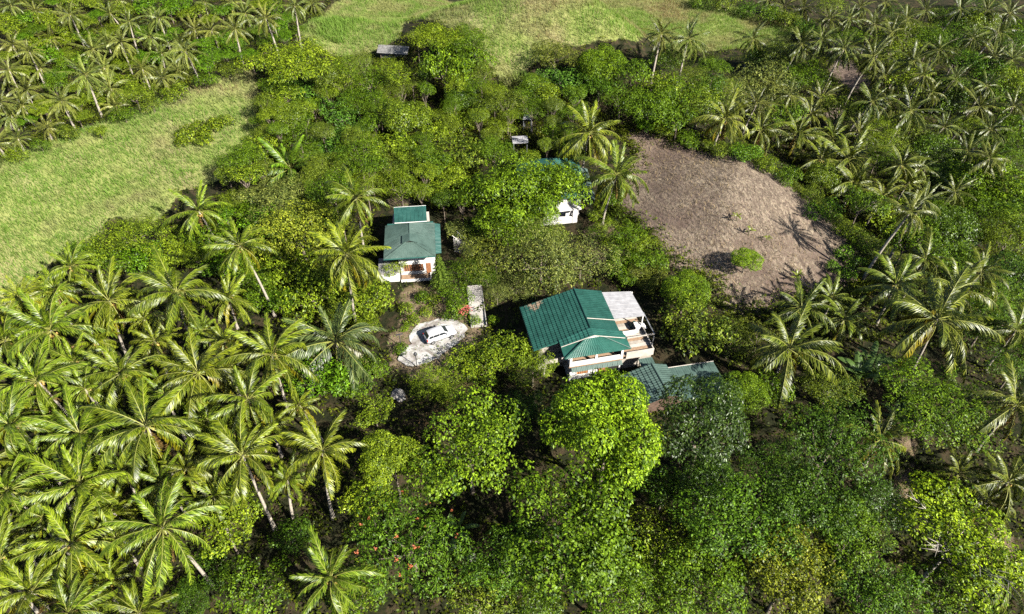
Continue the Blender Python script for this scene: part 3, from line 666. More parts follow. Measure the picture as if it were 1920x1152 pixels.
('wispy_tree',-24.0,127.17,3.77,2.43,'wispy','lime2',0,1.0,'yellow-green wispy tree in the thicket behind the houses, first from left','tree',6),
('wispy_tree',-20.7,100.5,4.13,3.12,'wispy','olive_g',0,1.0,'olive green wispy tree in the thicket behind the houses, third from left','tree',6),
('glossy_leaved_tree',-45.88,95.13,3.89,2.16,'glossy','bright2',0,1.0,'light green glossy tree in the thicket behind the houses, first from left','tree',6),
('glossy_leaved_tree',7.36,111.39,6.32,1.9,'glossy','olive_g',0,1.0,'olive green glossy tree in the thicket behind the houses, fourth from left','tree',6),
('glossy_leaved_tree',-32.46,106.02,6.02,2.07,'glossy','olive_g',0,1.0,'olive green glossy tree in the thicket behind the houses, first from left','tree',6),
('wispy_tree',-31.22,126.34,5.63,3.42,'wispy','bright',0,1.0,'bright green wispy tree in the thicket behind the houses, first from left','tree',6),
('wispy_tree',-7.67,87.83,5.53,1.77,'wispy','bright',0,1.0,'bright green wispy tree in the thicket behind the houses, second from left','tree',6),
('fine_leaved_tree',-28.58,118.23,4.48,3.75,'feathery','mid',0,1.0,'green fine-leaved tree in the thicket behind the houses, second from left','tree',6),
('bushy_tree',-24.78,116.81,6.07,1.86,'bushy','mid',0,1.0,'green bushy tree in the thicket behind the houses, fourth from left','tree',6),
('glossy_leaved_tree',-5.74,110.19,5.66,1.98,'glossy','bright2',0,1.0,'light green glossy tree in the thicket behind the houses, fourth from left','tree',6),
('fine_leaved_tree',-35.77,121.61,4.22,1.97,'feathery','olive_g',0,1.0,'olive green fine-leaved tree in the thicket behind the houses, first from left','tree',6),
('bushy_tree',-42.05,92.58,6.36,2.98,'bushy','bright2',0,1.0,'light green bushy tree in the thicket behind the houses, first from left, second row down','tree',6),
('fine_leaved_tree',-1.69,109.53,3.73,2.6,'feathery','lime2',0,1.0,'yellow-green fine-leaved tree in the thicket behind the houses, third from left','tree',6),
('broadleaf_tree',-13.82,94.52,6.3,2.03,'broad','lime2',0,1.0,'yellow-green broad-leaved tree in the thicket behind the houses, first from left','tree',6),
('fine_leaved_tree',-44.23,118.76,4.68,2.42,'feathery','mid',0,1.0,'green fine-leaved tree in the thicket behind the houses, first from left','tree',6),
('bushy_tree',-43.77,112.38,5.67,1.9,'bushy','olive_g',0,1.0,'olive green bushy tree in the thicket behind the houses, first from left','tree',6),
('broadleaf_tree',-40.65,95.95,4.89,2.36,'broad','olive_g',0,1.0,'olive green broad-leaved tree in the thicket behind the houses, first from left','tree',6),
('fine_leaved_tree',-29.5,100.13,3.67,3.43,'feathery','olive_g',0,1.0,'olive green fine-leaved tree in the thicket behind the houses, second from left','tree',6),
('wispy_tree',-32.39,90.7,3.98,3.05,'wispy','olive_g',0,1.0,'olive green wispy tree in the thicket behind the houses, first from left','tree',6),
('bushy_tree',-33.74,119.18,4.72,1.73,'bushy','bright2',0,1.0,'light green bushy tree in the thicket behind the houses, third from left, first row down','tree',6),
('fine_leaved_tree',-25.16,82.79,5.95,2.13,'feathery','bright2',0,1.0,'light green fine-leaved tree in the thicket behind the houses, first from left','tree',6),
('bushy_tree',-37.09,111.74,4.21,2.33,'bushy','mid',0,1.0,'green bushy tree in the thicket behind the houses, first from left','tree',6),
('wispy_tree',-14.19,90.34,5.11,2.0,'wispy','bright2',0,1.0,'light green wispy tree in the thicket behind the houses, sixth from left','tree',6),
('wispy_tree',-41.33,118.08,5.14,2.05,'wispy','mid',0,1.0,'green wispy tree in the thicket behind the houses, first from left','tree',6),
('glossy_leaved_tree',-10.76,89.41,4.47,1.97,'glossy','mid',0,1.0,'green glossy tree in the thicket behind the houses, fourth from left','tree',6),
('bushy_tree',-24.46,111.63,5.34,2.54,'bushy','mid',0,1.0,'green bushy tree in the thicket behind the houses, third from left','tree',6),
('bushy_tree',9.53,102.5,4.41,2.19,'bushy','olive_g',0,1.0,'olive green bushy tree in the thicket behind the houses, third from left','tree',6),
('wispy_tree',-34.19,100.25,5.48,2.38,'wispy','mid',0,1.0,'green wispy tree in the thicket behind the houses, third from left','tree',6),
('broadleaf_tree',11.19,114.64,5.68,2.56,'broad','mid',0,1.0,'green broad-leaved tree in the thicket behind the houses, sixth from left','tree',6),
('wispy_tree',-5.68,121.05,5.13,2.74,'wispy','olive_g',0,1.0,'olive green wispy tree in the thicket behind the houses, fifth from left','tree',6),
('glossy_leaved_tree',6.84,108.38,5.48,1.8,'glossy','olive_g',0,1.0,'olive green glossy tree in the thicket behind the houses, third from left','tree',6),
('fine_leaved_tree',-18.71,122.42,3.82,1.82,'feathery','olive_g',0,1.0,'olive green fine-leaved tree in the thicket behind the houses, third from left','tree',6),
('broadleaf_tree',-43.92,109.74,3.74,1.87,'broad','mid',0,1.0,'green broad-leaved tree in the thicket behind the houses, second from left','tree',6),
('bushy_tree',2.2,116.94,4.39,2.27,'bushy','mid',0,1.0,'green bushy tree in the thicket behind the houses, eighth from left','tree',6),
('wispy_tree',-18.16,130.72,6.17,1.69,'wispy','lime2',0,1.0,'yellow-green wispy tree in the thicket behind the houses, second from left','tree',6),
('broadleaf_tree',-27.49,105.72,5.96,1.94,'broad','olive_g',0,1.0,'olive green broad-leaved tree in the thicket behind the houses, fifth from left','tree',6),
('wispy_tree',-28.59,128.08,5.65,2.23,'wispy','olive_g',0,1.0,'olive green wispy tree in the thicket behind the houses, second from left','tree',6),
('glossy_leaved_tree',4.29,119.76,3.74,2.77,'glossy','bright',0,1.0,'bright green glossy tree in the thicket behind the houses, third from left','tree',6),
('bushy_tree',-24.72,106.2,5.37,1.8,'bushy','bright2',0,1.0,'light green bushy tree in the thicket behind the houses, fourth from left, first row down','tree',6),
('bushy_tree',-42.27,115.81,4.21,3.35,'bushy','bright2',0,1.0,'light green bushy tree in the thicket behind the houses, first from left, first row down','tree',6),
('bushy_tree',-17.1,101.27,5.11,2.02,'bushy','bright2',0,1.0,'light green bushy tree in the thicket behind the houses, third from left, second row down','tree',6),
('broadleaf_tree',-11.04,109.54,4.86,2.17,'broad','olive_g',0,1.0,'olive green broad-leaved tree in the thicket behind the houses, seventh from left','tree',6),
('bushy_tree',-104.07,158.09,2.56,3.26,'bushy','mid',0,1.0,'green bushy tree among palms behind the grassy ridge, second from left','tree',15),
('spreading_tree',-105.13,177.1,2.76,2.9,'layered','bright3',0,1.0,'vivid green layered tree among palms behind the grassy ridge, fourth from left','tree',15),
('spreading_tree',-80.37,184.99,2.97,2.94,'layered','lime2',0,1.0,'yellow-green layered tree among palms behind the grassy ridge, third from left','tree',15),
('spreading_tree',-100.5,148.89,2.38,2.62,'layered','bright2',0,1.0,'light green layered tree among palms behind the grassy ridge, first from left','tree',15),
('fine_leaved_tree',-70.91,174.51,2.48,3.13,'feathery','bright3',0,1.0,'vivid green fine-leaved tree among palms behind the grassy ridge, third from left','tree',15),
('fine_leaved_tree',-105.61,171.36,3.85,3.13,'feathery','bright2',0,1.0,'light green fine-leaved tree among palms behind the grassy ridge, first from left','tree',15),
('bushy_tree',-114.19,170.84,3.74,2.88,'bushy','lime2',0,1.0,'yellow-green bushy tree among palms behind the grassy ridge, fourth from left','tree',15),
('bushy_tree',-65.97,195.65,2.97,2.93,'bushy','mid',0,1.0,'green bushy tree among palms behind the grassy ridge, fourth from left','tree',15),
('bushy_tree',-119.54,165.33,3.54,2.82,'bushy','lime2',0,1.0,'yellow-green bushy tree among palms behind the grassy ridge, second from left','tree',15),
('spreading_tree',-104.17,134.84,2.31,2.47,'layered','bright3',0,1.0,'vivid green layered tree among palms behind the grassy ridge, second from left','tree',15),
('bushy_tree',-58.26,126.74,2.65,2.4,'bushy','bright3',0,1.0,'vivid green bushy tree among palms behind the grassy ridge, third from left, second row down','tree',15),
('bushy_tree',-78.25,188.84,3.22,2.92,'bushy','bright3',0,1.0,'vivid green bushy tree among palms behind the grassy ridge, fifth from left, first row down','tree',15),
('fine_leaved_tree',-45.56,136.41,3.64,2.16,'feathery','bright3',0,1.0,'vivid green fine-leaved tree among palms behind the grassy ridge, fourth from left','tree',15),
('fine_leaved_tree',-107.89,167.14,2.36,3.21,'feathery','lime2',0,1.0,'yellow-green fine-leaved tree among palms behind the grassy ridge, third from left','tree',15),
('fine_leaved_tree',-68.26,116.48,2.87,3.13,'feathery','bright2',0,1.0,'light green fine-leaved tree among palms behind the grassy ridge, second from left','tree',15),
('bushy_tree',-113.01,162.29,2.62,2.76,'bushy','lime2',0,1.0,'yellow-green bushy tree among palms behind the grassy ridge, third from left','tree',15),
('bushy_tree',-103.42,146.64,3.89,2.76,'bushy','mid',0,1.0,'green bushy tree among palms behind the grassy ridge, first from left','tree',15),
('bushy_tree',-95.17,185.38,3.43,4.15,'bushy','bright3',0,1.0,'vivid green bushy tree among palms behind the grassy ridge, second from left, first row down','tree',15),
('bushy_tree',-112.75,182.42,2.48,3.25,'bushy','bright2',0,1.0,'light green bushy tree among palms behind the grassy ridge, first from left','tree',15),
('spreading_tree',-86.3,185.63,2.77,2.69,'layered','bright2',0,1.0,'light green layered tree among palms behind the grassy ridge, fifth from left','tree',15),
('spreading_tree',-66.98,181.61,3.02,3.1,'layered','mid',0,1.0,'green layered tree among palms behind the grassy ridge, second from left','tree',15),
('spreading_tree',-111.86,151.75,2.75,2.91,'layered','lime2',0,1.0,'yellow-green layered tree among palms behind the grassy ridge, first from left','tree',15),
('spreading_tree',-50.22,128.81,3.69,2.39,'layered','bright3',0,1.0,'vivid green layered tree among palms behind the grassy ridge, eighth from left','tree',15),
('bushy_tree',-75.13,167.88,3.27,2.6,'bushy','bright3',0,1.0,'vivid green bushy tree among palms behind the grassy ridge, fourth from left, second row down','tree',15),
('spreading_tree',-115.51,166.87,3.33,3.42,'layered','mid',0,1.0,'green layered tree among palms behind the grassy ridge, first from left','tree',15),
('spreading_tree',-44.51,141.3,2.3,2.34,'layered','mid',0,1.0,'green layered tree among palms behind the grassy ridge, fourth from left','tree',15),
('spreading_tree',-116.11,179.33,3.6,2.44,'layered','bright3',0,1.0,'vivid green layered tree among palms behind the grassy ridge, third from left','tree',15),
('bushy_tree',-122.64,167.68,3.89,2.49,'bushy','lime2',0,1.0,'yellow-green bushy tree among palms behind the grassy ridge, first from left','tree',15),
('fine_leaved_tree',-99.72,172.73,2.39,3.21,'feathery','lime2',0,1.0,'yellow-green fine-leaved tree among palms behind the grassy ridge, fourth from left','tree',15),
('bushy_tree',-90.09,184.56,3.82,2.6,'bushy','bright3',0,1.0,'vivid green bushy tree among palms behind the grassy ridge, third from left, first row down','tree',15),
('bushy_tree',-110.44,159.42,2.24,3.43,'bushy','bright3',0,1.0,'vivid green bushy tree among palms behind the grassy ridge, first from left, second row down','tree',15),
('fine_leaved_tree',-61.34,189.88,2.96,2.97,'feathery','bright3',0,1.0,'vivid green fine-leaved tree among palms behind the grassy ridge, fifth from left','tree',15),
('bushy_tree',-104.0,167.05,2.94,3.01,'bushy','mid',0,1.0,'green bushy tree among palms behind the grassy ridge, third from left','tree',15),
('spreading_tree',-97.1,143.09,2.37,2.7,'layered','bright2',0,1.0,'light green layered tree among palms behind the grassy ridge, third from left','tree',15),
('bushy_tree',-109.35,167.94,3.98,2.48,'bushy','lime2',0,1.0,'yellow-green bushy tree among palms behind the grassy ridge, fifth from left','tree',15),
('bushy_tree',-89.56,189.06,3.62,3.74,'bushy','bright3',0,1.0,'vivid green bushy tree among palms behind the grassy ridge, fourth from left, first row down','tree',15),
('spreading_tree',-93.39,161.49,2.31,4.02,'layered','bright2',0,1.0,'light green layered tree among palms behind the grassy ridge, fourth from left','tree',15),
('spreading_tree',-87.08,173.77,3.81,3.85,'layered','bright3',0,1.0,'vivid green layered tree among palms behind the grassy ridge, fifth from left','tree',15),
('spreading_tree',-101.4,137.71,3.98,3.89,'layered','lime2',0,1.0,'yellow-green layered tree among palms behind the grassy ridge, second from left','tree',15),
('fine_leaved_tree',-116.42,153.44,3.67,2.4,'feathery','lime2',0,1.0,'yellow-green fine-leaved tree among palms behind the grassy ridge, first from left','tree',15),
('bushy_tree',-108.15,182.3,2.22,2.67,'bushy','lime2',0,1.0,'yellow-green bushy tree among palms behind the grassy ridge, sixth from left','tree',15),
('spreading_tree',-48.76,136.72,2.38,2.87,'layered','mid',0,1.0,'green layered tree among palms behind the grassy ridge, third from left','tree',15),
('spreading_tree',-69.14,194.68,3.75,3.14,'layered','lime2',0,1.0,'yellow-green layered tree among palms behind the grassy ridge, fourth from left','tree',15),
('bushy_tree',-88.74,162.65,3.06,2.78,'bushy','bright3',0,1.0,'vivid green bushy tree among palms behind the grassy ridge, second from left, second row down','tree',15),
('fine_leaved_tree',-105.45,152.67,2.81,2.5,'feathery','bright3',0,1.0,'vivid green fine-leaved tree among palms behind the grassy ridge, first from left','tree',15),
('bushy_tree',-83.1,185.92,3.89,2.77,'bushy','bright2',0,1.0,'light green bushy tree among palms behind the grassy ridge, fourth from left','tree',15),
('spreading_tree',-56.17,132.14,2.22,2.5,'layered','bright3',0,1.0,'vivid green layered tree among palms behind the grassy ridge, seventh from left','tree',15),
('bushy_tree',-120.22,171.22,2.5,2.83,'bushy','bright3',0,1.0,'vivid green bushy tree among palms behind the grassy ridge, first from left, first row down','tree',15),
('bushy_tree',-99.69,179.73,3.14,2.66,'bushy','bright2',0,1.0,'light green bushy tree among palms behind the grassy ridge, third from left','tree',15),
('bushy_tree',-94.72,146.16,2.51,2.56,'bushy','bright2',0,1.0,'light green bushy tree among palms behind the grassy ridge, second from left','tree',15),
('bushy_tree',-47.43,138.75,3.98,2.22,'bushy','bright3',0,1.0,'vivid green bushy tree among palms behind the grassy ridge, sixth from left, first row down','tree',15),
('spreading_tree',-77.83,171.63,3.95,3.01,'layered','bright3',0,1.0,'vivid green layered tree among palms behind the grassy ridge, sixth from left','tree',15),
('bushy_tree',-90.45,152.97,2.4,2.7,'bushy','lime2',0,1.0,'yellow-green bushy tree among palms behind the grassy ridge, seventh from left','tree',15),
('spreading_tree',-116.26,162.22,3.47,2.37,'layered','bright3',0,1.0,'vivid green layered tree among palms behind the grassy ridge, first from left','tree',15),
('fine_leaved_tree',-93.57,171.26,3.95,2.91,'feathery','bright3',0,1.0,'vivid green fine-leaved tree among palms behind the grassy ridge, second from left','tree',15),
('bushy_tree',-74.93,177.49,2.23,2.9,'bushy','bright3',0,1.0,'vivid green bushy tree among palms behind the grassy ridge, fifth from left, second row down','tree',15),
('fine_leaved_tree',-106.87,161.04,2.46,2.94,'feathery','lime2',0,1.0,'yellow-green fine-leaved tree among palms behind the grassy ridge, second from left','tree',15),
('spreading_tree',-74.83,108.4,2.38,2.12,'layered','bright2',0,1.0,'light green layered tree among palms behind the grassy ridge, second from left','tree',15),
('fine_leaved_tree',86.71,100.92,4.51,3.76,'feathery','bright2',0,1.0,'light green fine-leaved tree in the valley beyond the bare field, third from left','tree',16),
('wispy_tree',87.21,138.71,4.97,6.73,'wispy','olive_g',0,1.0,'olive green wispy tree in the valley beyond the bare field, second from left','tree',16),
('glossy_leaved_tree',90.56,130.28,5.26,6.02,'glossy','mid',0,1.0,'green glossy tree in the valley beyond the bare field, third from left','tree',16),
('wispy_tree',124.09,193.96,4.22,6.41,'wispy','mid2',0,1.0,'deep green wispy tree in the valley beyond the bare field, second from left','tree',16),
('fine_leaved_tree',64.44,68.37,4.33,4.48,'feathery','mid',0,1.0,'green fine-leaved tree in the valley beyond the bare field, fourth from left','tree',16),
('glossy_leaved_tree',65.82,179.95,3.59,4.5,'glossy','mid2',0,1.0,'deep green glossy tree in the valley beyond the bare field, first from left','tree',16),
('broadleaf_tree',24.44,113.68,4.92,4.78,'broad','mid',0,1.0,'green broad-leaved tree in the valley beyond the bare field, first from left','tree',16),
('wispy_tree',114.43,197.5,5.3,5.82,'wispy','bright2',0,1.0,'light green wispy tree in the valley beyond the bare field, fifth from left','tree',16),
('glossy_leaved_tree',81.6,101.58,4.78,5.85,'glossy','mid',0,1.0,'green glossy tree in the valley beyond the bare field, sixth from left','tree',16),
('wispy_tree',114.0,208.14,6.42,4.18,'wispy','mid2',0,1.0,'deep green wispy tree in the valley beyond the bare field, first from left','tree',16),
('bushy_tree',87.87,110.04,3.93,4.21,'bushy','olive_g',0,1.0,'olive green bushy tree in the valley beyond the bare field, second from left','tree',16),
('glossy_leaved_tree',33.45,113.62,4.47,5.1,'glossy','bright2',0,1.0,'light green glossy tree in the valley beyond the bare field, first from left','tree',16),
('broadleaf_tree',73.85,166.56,4.24,5.76,'broad','mid',0,1.0,'green broad-leaved tree in the valley beyond the bare field, third from left','tree',16),
('bushy_tree',95.78,105.27,6.03,6.37,'bushy','mid',0,1.0,'green bushy tree in the valley beyond the bare field, fifth from left, second row down','tree',16),
('fine_leaved_tree',101.04,138.72,6.69,3.86,'feathery','bright2',0,1.0,'light green fine-leaved tree in the valley beyond the bare field, second from left','tree',16),
('bushy_tree',27.18,117.96,5.42,3.49,'bushy','bright2',0,1.0,'light green bushy tree in the valley beyond the bare field, first from left','tree',16),
('wispy_tree',19.6,115.44,4.47,4.54,'wispy','mid',0,1.0,'green wispy tree in the valley beyond the bare field, first from left','tree',16),
('fine_leaved_tree',60.51,62.44,4.59,3.93,'feathery','mid2',0,1.0,'deep green fine-leaved tree in the valley beyond the bare field, first from left','tree',16),
('bushy_tree',29.44,115.23,5.63,3.83,'bushy','mid',0,1.0,'green bushy tree in the valley beyond the bare field, second from left, first row down','tree',16),
('bushy_tree',29.18,110.47,4.39,3.05,'bushy','mid',0,1.0,'green bushy tree in the valley beyond the bare field, first from left, second row down','tree',16),
('glossy_leaved_tree',88.18,119.79,5.66,3.66,'glossy','mid',0,1.0,'green glossy tree in the valley beyond the bare field, fourth from left','tree',16),
('wispy_tree',33.27,120.99,5.72,3.47,'wispy','olive_g',0,1.0,'olive green wispy tree in the valley beyond the bare field, first from left','tree',16),
('wispy_tree',80.41,145.04,3.62,4.06,'wispy','mid',0,1.0,'green wispy tree in the valley beyond the bare field, second from left','tree',16),
('bushy_tree',71.88,107.61,3.72,5.61,'bushy','bright2',0,1.0,'light green bushy tree in the valley beyond the bare field, second from left','tree',16),
('wispy_tree',88.89,97.46,6.09,5.65,'wispy','bright2',0,1.0,'light green wispy tree in the valley beyond the bare field, sixth from left','tree',16),
('broadleaf_tree',122.58,155.86,6.85,6.87,'broad','bright2',0,1.0,'light green broad-leaved tree in the valley beyond the bare field','tree',16),
('broadleaf_tree',58.86,70.43,6.92,3.81,'broad','mid',0,1.0,'green broad-leaved tree in the valley beyond the bare field, fifth from left','tree',16),
('wispy_tree',96.27,213.4,6.98,5.49,'wispy','bright2',0,1.0,'light green wispy tree in the valley beyond the bare field, second from left','tree',16),
('bushy_tree',95.08,157.76,6.41,5.87,'bushy','bright2',0,1.0,'light green bushy tree in the valley beyond the bare field, third from left','tree',16),
('wispy_tree',139.85,191.7,3.86,4.84,'wispy','mid2',0,1.0,'deep green wispy tree in the valley beyond the bare field, fourth from left','tree',16),
('fine_leaved_tree',109.56,132.1,4.23,5.48,'feathery','mid',0,1.0,'green fine-leaved tree in the valley beyond the bare field, fifth from left','tree',16),
('bushy_tree',21.71,118.65,6.71,3.49,'bushy','mid',0,1.0,'green bushy tree in the valley beyond the bare field, first from left, first row down','tree',16),
('broadleaf_tree',44.12,144.8,5.63,3.31,'broad','mid',0,1.0,'green broad-leaved tree in the valley beyond the bare field, second from left','tree',16),
('wispy_tree',103.27,183.29,5.64,6.61,'wispy','bright2',0,1.0,'light green wispy tree in the valley beyond the bare field, fourth from left','tree',16),
('glossy_leaved_tree',70.09,178.11,5.63,5.85,'glossy','olive_g',0,1.0,'olive green glossy tree in the valley beyond the bare field','tree',16),
('fine_leaved_tree',60.69,55.31,4.87,3.31,'feathery','mid2',0,1.0,'deep green fine-leaved tree in the valley beyond the bare field, second from left','tree',16),
('bushy_tree',74.08,143.73,5.27,4.5,'bushy','olive_g',0,1.0,'olive green bushy tree in the valley beyond the bare field, first from left','tree',16),
('broadleaf_tree',119.64,169.2,6.08,6.69,'broad','mid2',0,1.0,'deep green broad-leaved tree in the valley beyond the bare field, second from left','tree',16),
('bushy_tree',56.27,77.48,5.59,4.23,'bushy','mid',0,1.0,'green bushy tree in the valley beyond the bare field, third from left, second row down','tree',16),
('wispy_tree',147.54,224.02,3.7,5.4,'wispy','mid2',0,1.0,'deep green wispy tree in the valley beyond the bare field, third from left','tree',16),
('wispy_tree',105.12,123.18,5.26,4.66,'wispy','mid',0,1.0,'green wispy tree in the valley beyond the bare field, fifth from left','tree',16),
('glossy_leaved_tree',109.4,160.11,3.63,6.47,'glossy','mid',0,1.0,'green glossy tree in the valley beyond the bare field, fifth from left','tree',16),
('bushy_tree',59.34,136.65,5.05,4.29,'bushy','mid',0,1.0,'green bushy tree in the valley beyond the bare field, third from left, first row down','tree',16),
('fine_leaved_tree',128.11,204.49,5.64,5.63,'feathery','mid',0,1.0,'green fine-leaved tree in the valley beyond the bare field, second from left','tree',16),
('glossy_leaved_tree',83.78,87.72,6.62,4.78,'glossy','mid2',0,1.0,'deep green glossy tree in the valley beyond the bare field, second from left','tree',16),
('wispy_tree',75.93,123.13,5.73,3.69,'wispy','mid',0,1.0,'green wispy tree in the valley beyond the bare field, third from left','tree',16),
('glossy_leaved_tree',132.83,200.11,5.84,6.75,'glossy','bright2',0,1.0,'light green glossy tree in the valley beyond the bare field, third from left','tree',16),
('wispy_tree',44.83,135.49,5.93,3.32,'wispy','bright2',0,1.0,'light green wispy tree in the valley beyond the bare field, first from left','tree',16),
('broadleaf_tree',15.9,118.16,4.74,3.46,'broad','mid2',0,1.0,'deep green broad-leaved tree in the valley beyond the bare field, first from left','tree',16),
('wispy_tree',77.87,128.12,6.96,4.23,'wispy','bright2',0,1.0,'light green wispy tree in the valley beyond the bare field, third from left','tree',16),
('bushy_tree',112.5,141.34,5.26,4.94,'bushy','mid',0,1.0,'green bushy tree in the valley beyond the bare field, fourth from left, second row down','tree',16),
('wispy_tree',119.78,179.72,5.64,4.01,'wispy','olive_g',0,1.0,'olive green wispy tree in the valley beyond the bare field, third from left','tree',16),
('glossy_leaved_tree',28.46,125.25,4.48,3.27,'glossy','mid',0,1.0,'green glossy tree in the valley beyond the bare field, first from left','tree',16),
('bushy_tree',117.13,154.92,5.02,5.2,'bushy','mid',0,1.0,'green bushy tree in the valley beyond the bare field, fourth from left, first row down','tree',16),
('glossy_leaved_tree',62.84,118.06,4.52,3.55,'glossy','bright2',0,1.0,'light green glossy tree in the valley beyond the bare field, second from left','tree',16),
('bushy_tree',52.26,85.26,5.96,3.11,'bushy','mid',0,1.0,'green bushy tree in the valley beyond the bare field, second from left, second row down','tree',16),
('bushy_tree',36.01,119.26,6.14,3.83,'bushy','mid2',0,1.0,'deep green bushy tree in the valley beyond the bare field, first from left','tree',16),
('fine_leaved_tree',89.56,105.81,5.4,5.52,'feathery','mid',0,1.0,'green fine-leaved tree in the valley beyond the bare field, third from left','tree',16),
('bushy_tree',147.02,198.47,4.56,6.18,'bushy','mid',0,1.0,'green bushy tree in the valley beyond the bare field, fifth from left, first row down','tree',16),
('bushy_tree',103.93,134.44,3.91,4.37,'bushy','mid2',0,1.0,'deep green bushy tree in the valley beyond the bare field, second from left','tree',16),
('broadleaf_tree',115.71,188.44,5.99,4.73,'broad','mid',0,1.0,'green broad-leaved tree in the valley beyond the bare field, fourth from left','tree',16),
('fine_leaved_tree',94.65,191.56,5.78,4.54,'feathery','mid',0,1.0,'green fine-leaved tree in the valley beyond the bare field, first from left','tree',16),
('broadleaf_tree',100.13,170.84,5.1,3.97,'broad','olive_g',0,1.0,'olive green broad-leaved tree in the valley beyond the bare field','tree',16),
('fine_leaved_tree',79.16,136.0,6.82,3.96,'feathery','bright2',0,1.0,'light green fine-leaved tree in the valley beyond the bare field, first from left','tree',16),
('wispy_tree',78.81,104.94,6.61,3.56,'wispy','mid',0,1.0,'green wispy tree in the valley beyond the bare field, fourth from left','tree',16),
('glossy_leaved_tree',72.6,173.99,4.6,3.87,'glossy','mid',0,1.0,'green glossy tree in the valley beyond the bare field, second from left','tree',16),
('bushy_tree',15.88,39.11,4.86,2.71,'bushy','mid2',0,1.0,'deep green bushy tree in the shady woods below the pavilion','tree',1),
('bushy_tree',-3.18,28.78,4.95,2.79,'bushy','olive_g',0,1.0,'olive green bushy tree in the shady woods below the pavilion','tree',1),
('glossy_leaved_tree',2.17,28.42,4.89,2.82,'glossy','mid',0,1.0,'green glossy tree in the shady woods below the pavilion','tree',1),
('fine_leaved_tree',37.09,51.76,3.88,3.37,'feathery','olive_g',0,1.0,'olive green fine-leaved tree in the shady woods below the pavilion','tree',1),
('fine_leaved_tree',-45.84,77.81,3.42,2.39,'feathery','bright2',0,1.0,'light green fine-leaved tree between palm grove and smaller house, first from left','tree',7),
('bushy_tree',-44.59,87.47,2.56,2.11,'bushy','bright3',0,1.0,'vivid green bushy tree between palm grove and smaller house, first from left','tree',7),
('bushy_tree',-41.67,88.54,2.47,2.5,'bushy','mid',0,1.0,'green bushy tree between palm grove and smaller house, third from left','tree',7),
('bushy_tree',-37.09,77.84,2.03,2.6,'bushy','bright2',0,1.0,'light green bushy tree between palm grove and smaller house, first from left','tree',7),
('fine_leaved_tree',-44.4,90.54,2.85,2.02,'feathery','bright2',0,1.0,'light green fine-leaved tree between palm grove and smaller house, second from left','tree',7),
('bushy_tree',-31.38,68.13,2.19,2.48,'bushy','bright3',0,1.0,'vivid green bushy tree between palm grove and smaller house, third from left','tree',7),
('bushy_tree',-34.49,68.98,2.65,2.35,'bushy','mid',0,1.0,'green bushy tree between palm grove and smaller house, fourth from left','tree',7),
('bushy_tree',-38.36,73.76,2.05,2.08,'bushy','mid',0,1.0,'green bushy tree between palm grove and smaller house, second from left','tree',7),
('bushy_tree',-25.15,71.92,3.53,2.13,'bushy','mid',0,1.0,'green bushy tree between palm grove and smaller house, sixth from left','tree',7),
('bushy_tree',-18.89,64.02,2.02,2.07,'bushy','bright2',0,1.0,'light green bushy tree between palm grove and smaller house, fifth from left','tree',7),
('bushy_tree',-45.31,81.83,3.06,3.29,'bushy','mid',0,1.0,'green bushy tree between palm grove and smaller house, first from left','tree',7),
('bushy_tree',-35.16,72.7,2.88,2.15,'bushy','mid',0,1.0,'green bushy tree between palm grove and smaller house, fifth from left','tree',7),
('bushy_tree',-22.74,67.4,2.41,2.23,'bushy','olive_g',0,1.0,'olive green bushy tree between palm grove and smaller house','tree',7),
('bushy_tree',-38.34,84.41,3.1,3.37,'bushy','bright3',0,1.0,'vivid green bushy tree between palm grove and smaller house, second from left','tree',7),
('bushy_tree',-15.87,49.35,2.84,2.05,'bushy','bright2',0,1.0,'light green bushy tree on the bank below the drive','tree',9),
('bushy_tree',1.94,49.89,2.7,1.94,'bushy','dark2',0,1.0,'dark green bushy tree on the bank below the drive','tree',9),
('bushy_tree',-22.68,35.44,2.42,2.22,'bushy','dark2',0,1.0,'dark green bushy low tree growing under the palm grove, second from left','tree',10),
('broadleaf_tree',-32.02,30.11,1.78,1.86,'broad','dark2',0,1.0,'dark green broad-leaved low tree growing under the palm grove','tree',10),
('bushy_tree',-30.47,33.19,1.67,1.85,'bushy','dark2',0,1.0,'dark green bushy low tree growing under the palm grove, first from left','tree',10),
('bushy_tree',14.56,82.38,1.07,1.88,'bushy','bright2',0,1.0,'light green bushy tree along the lower edge of the bare field, third from left','tree',11),
('bushy_tree',20.33,73.66,1.09,2.2,'bushy','olive',0,1.0,'olive bushy tree along the lower edge of the bare field, second from left','tree',11),
('bushy_tree',15.12,75.55,1.58,2.28,'bushy','mid',0,1.0,'green bushy tree along the lower edge of the bare field, first from left','tree',11),
('bushy_tree',16.26,78.93,1.56,2.19,'bushy','mid',0,1.0,'green bushy tree along the lower edge of the bare field, second from left','tree',11),
('bushy_tree',17.7,74.46,1.63,1.49,'bushy','olive',0,1.0,'olive bushy tree along the lower edge of the bare field, first from left','tree',11),
('wispy_tree',18.79,71.7,1.27,1.45,'wispy','olive',0,1.0,'olive wispy tree along the lower edge of the bare field','tree',11),
('wispy_tree',12.84,84.45,1.15,1.56,'wispy','mid',0,1.0,'green wispy tree along the lower edge of the bare field','tree',11),
('bushy_tree',14.4,85.56,1.62,1.58,'bushy','bright2',0,1.0,'light green bushy tree along the lower edge of the bare field, second from left','tree',11),
('bushy_tree',13.53,89.06,1.54,1.56,'bushy','bright2',0,1.0,'light green bushy tree along the lower edge of the bare field, first from left','tree',11),
('bushy_tree',16.16,73.37,1.34,1.57,'bushy','mid',0,1.0,'green bushy tree along the lower edge of the bare field, third from left','tree',11),
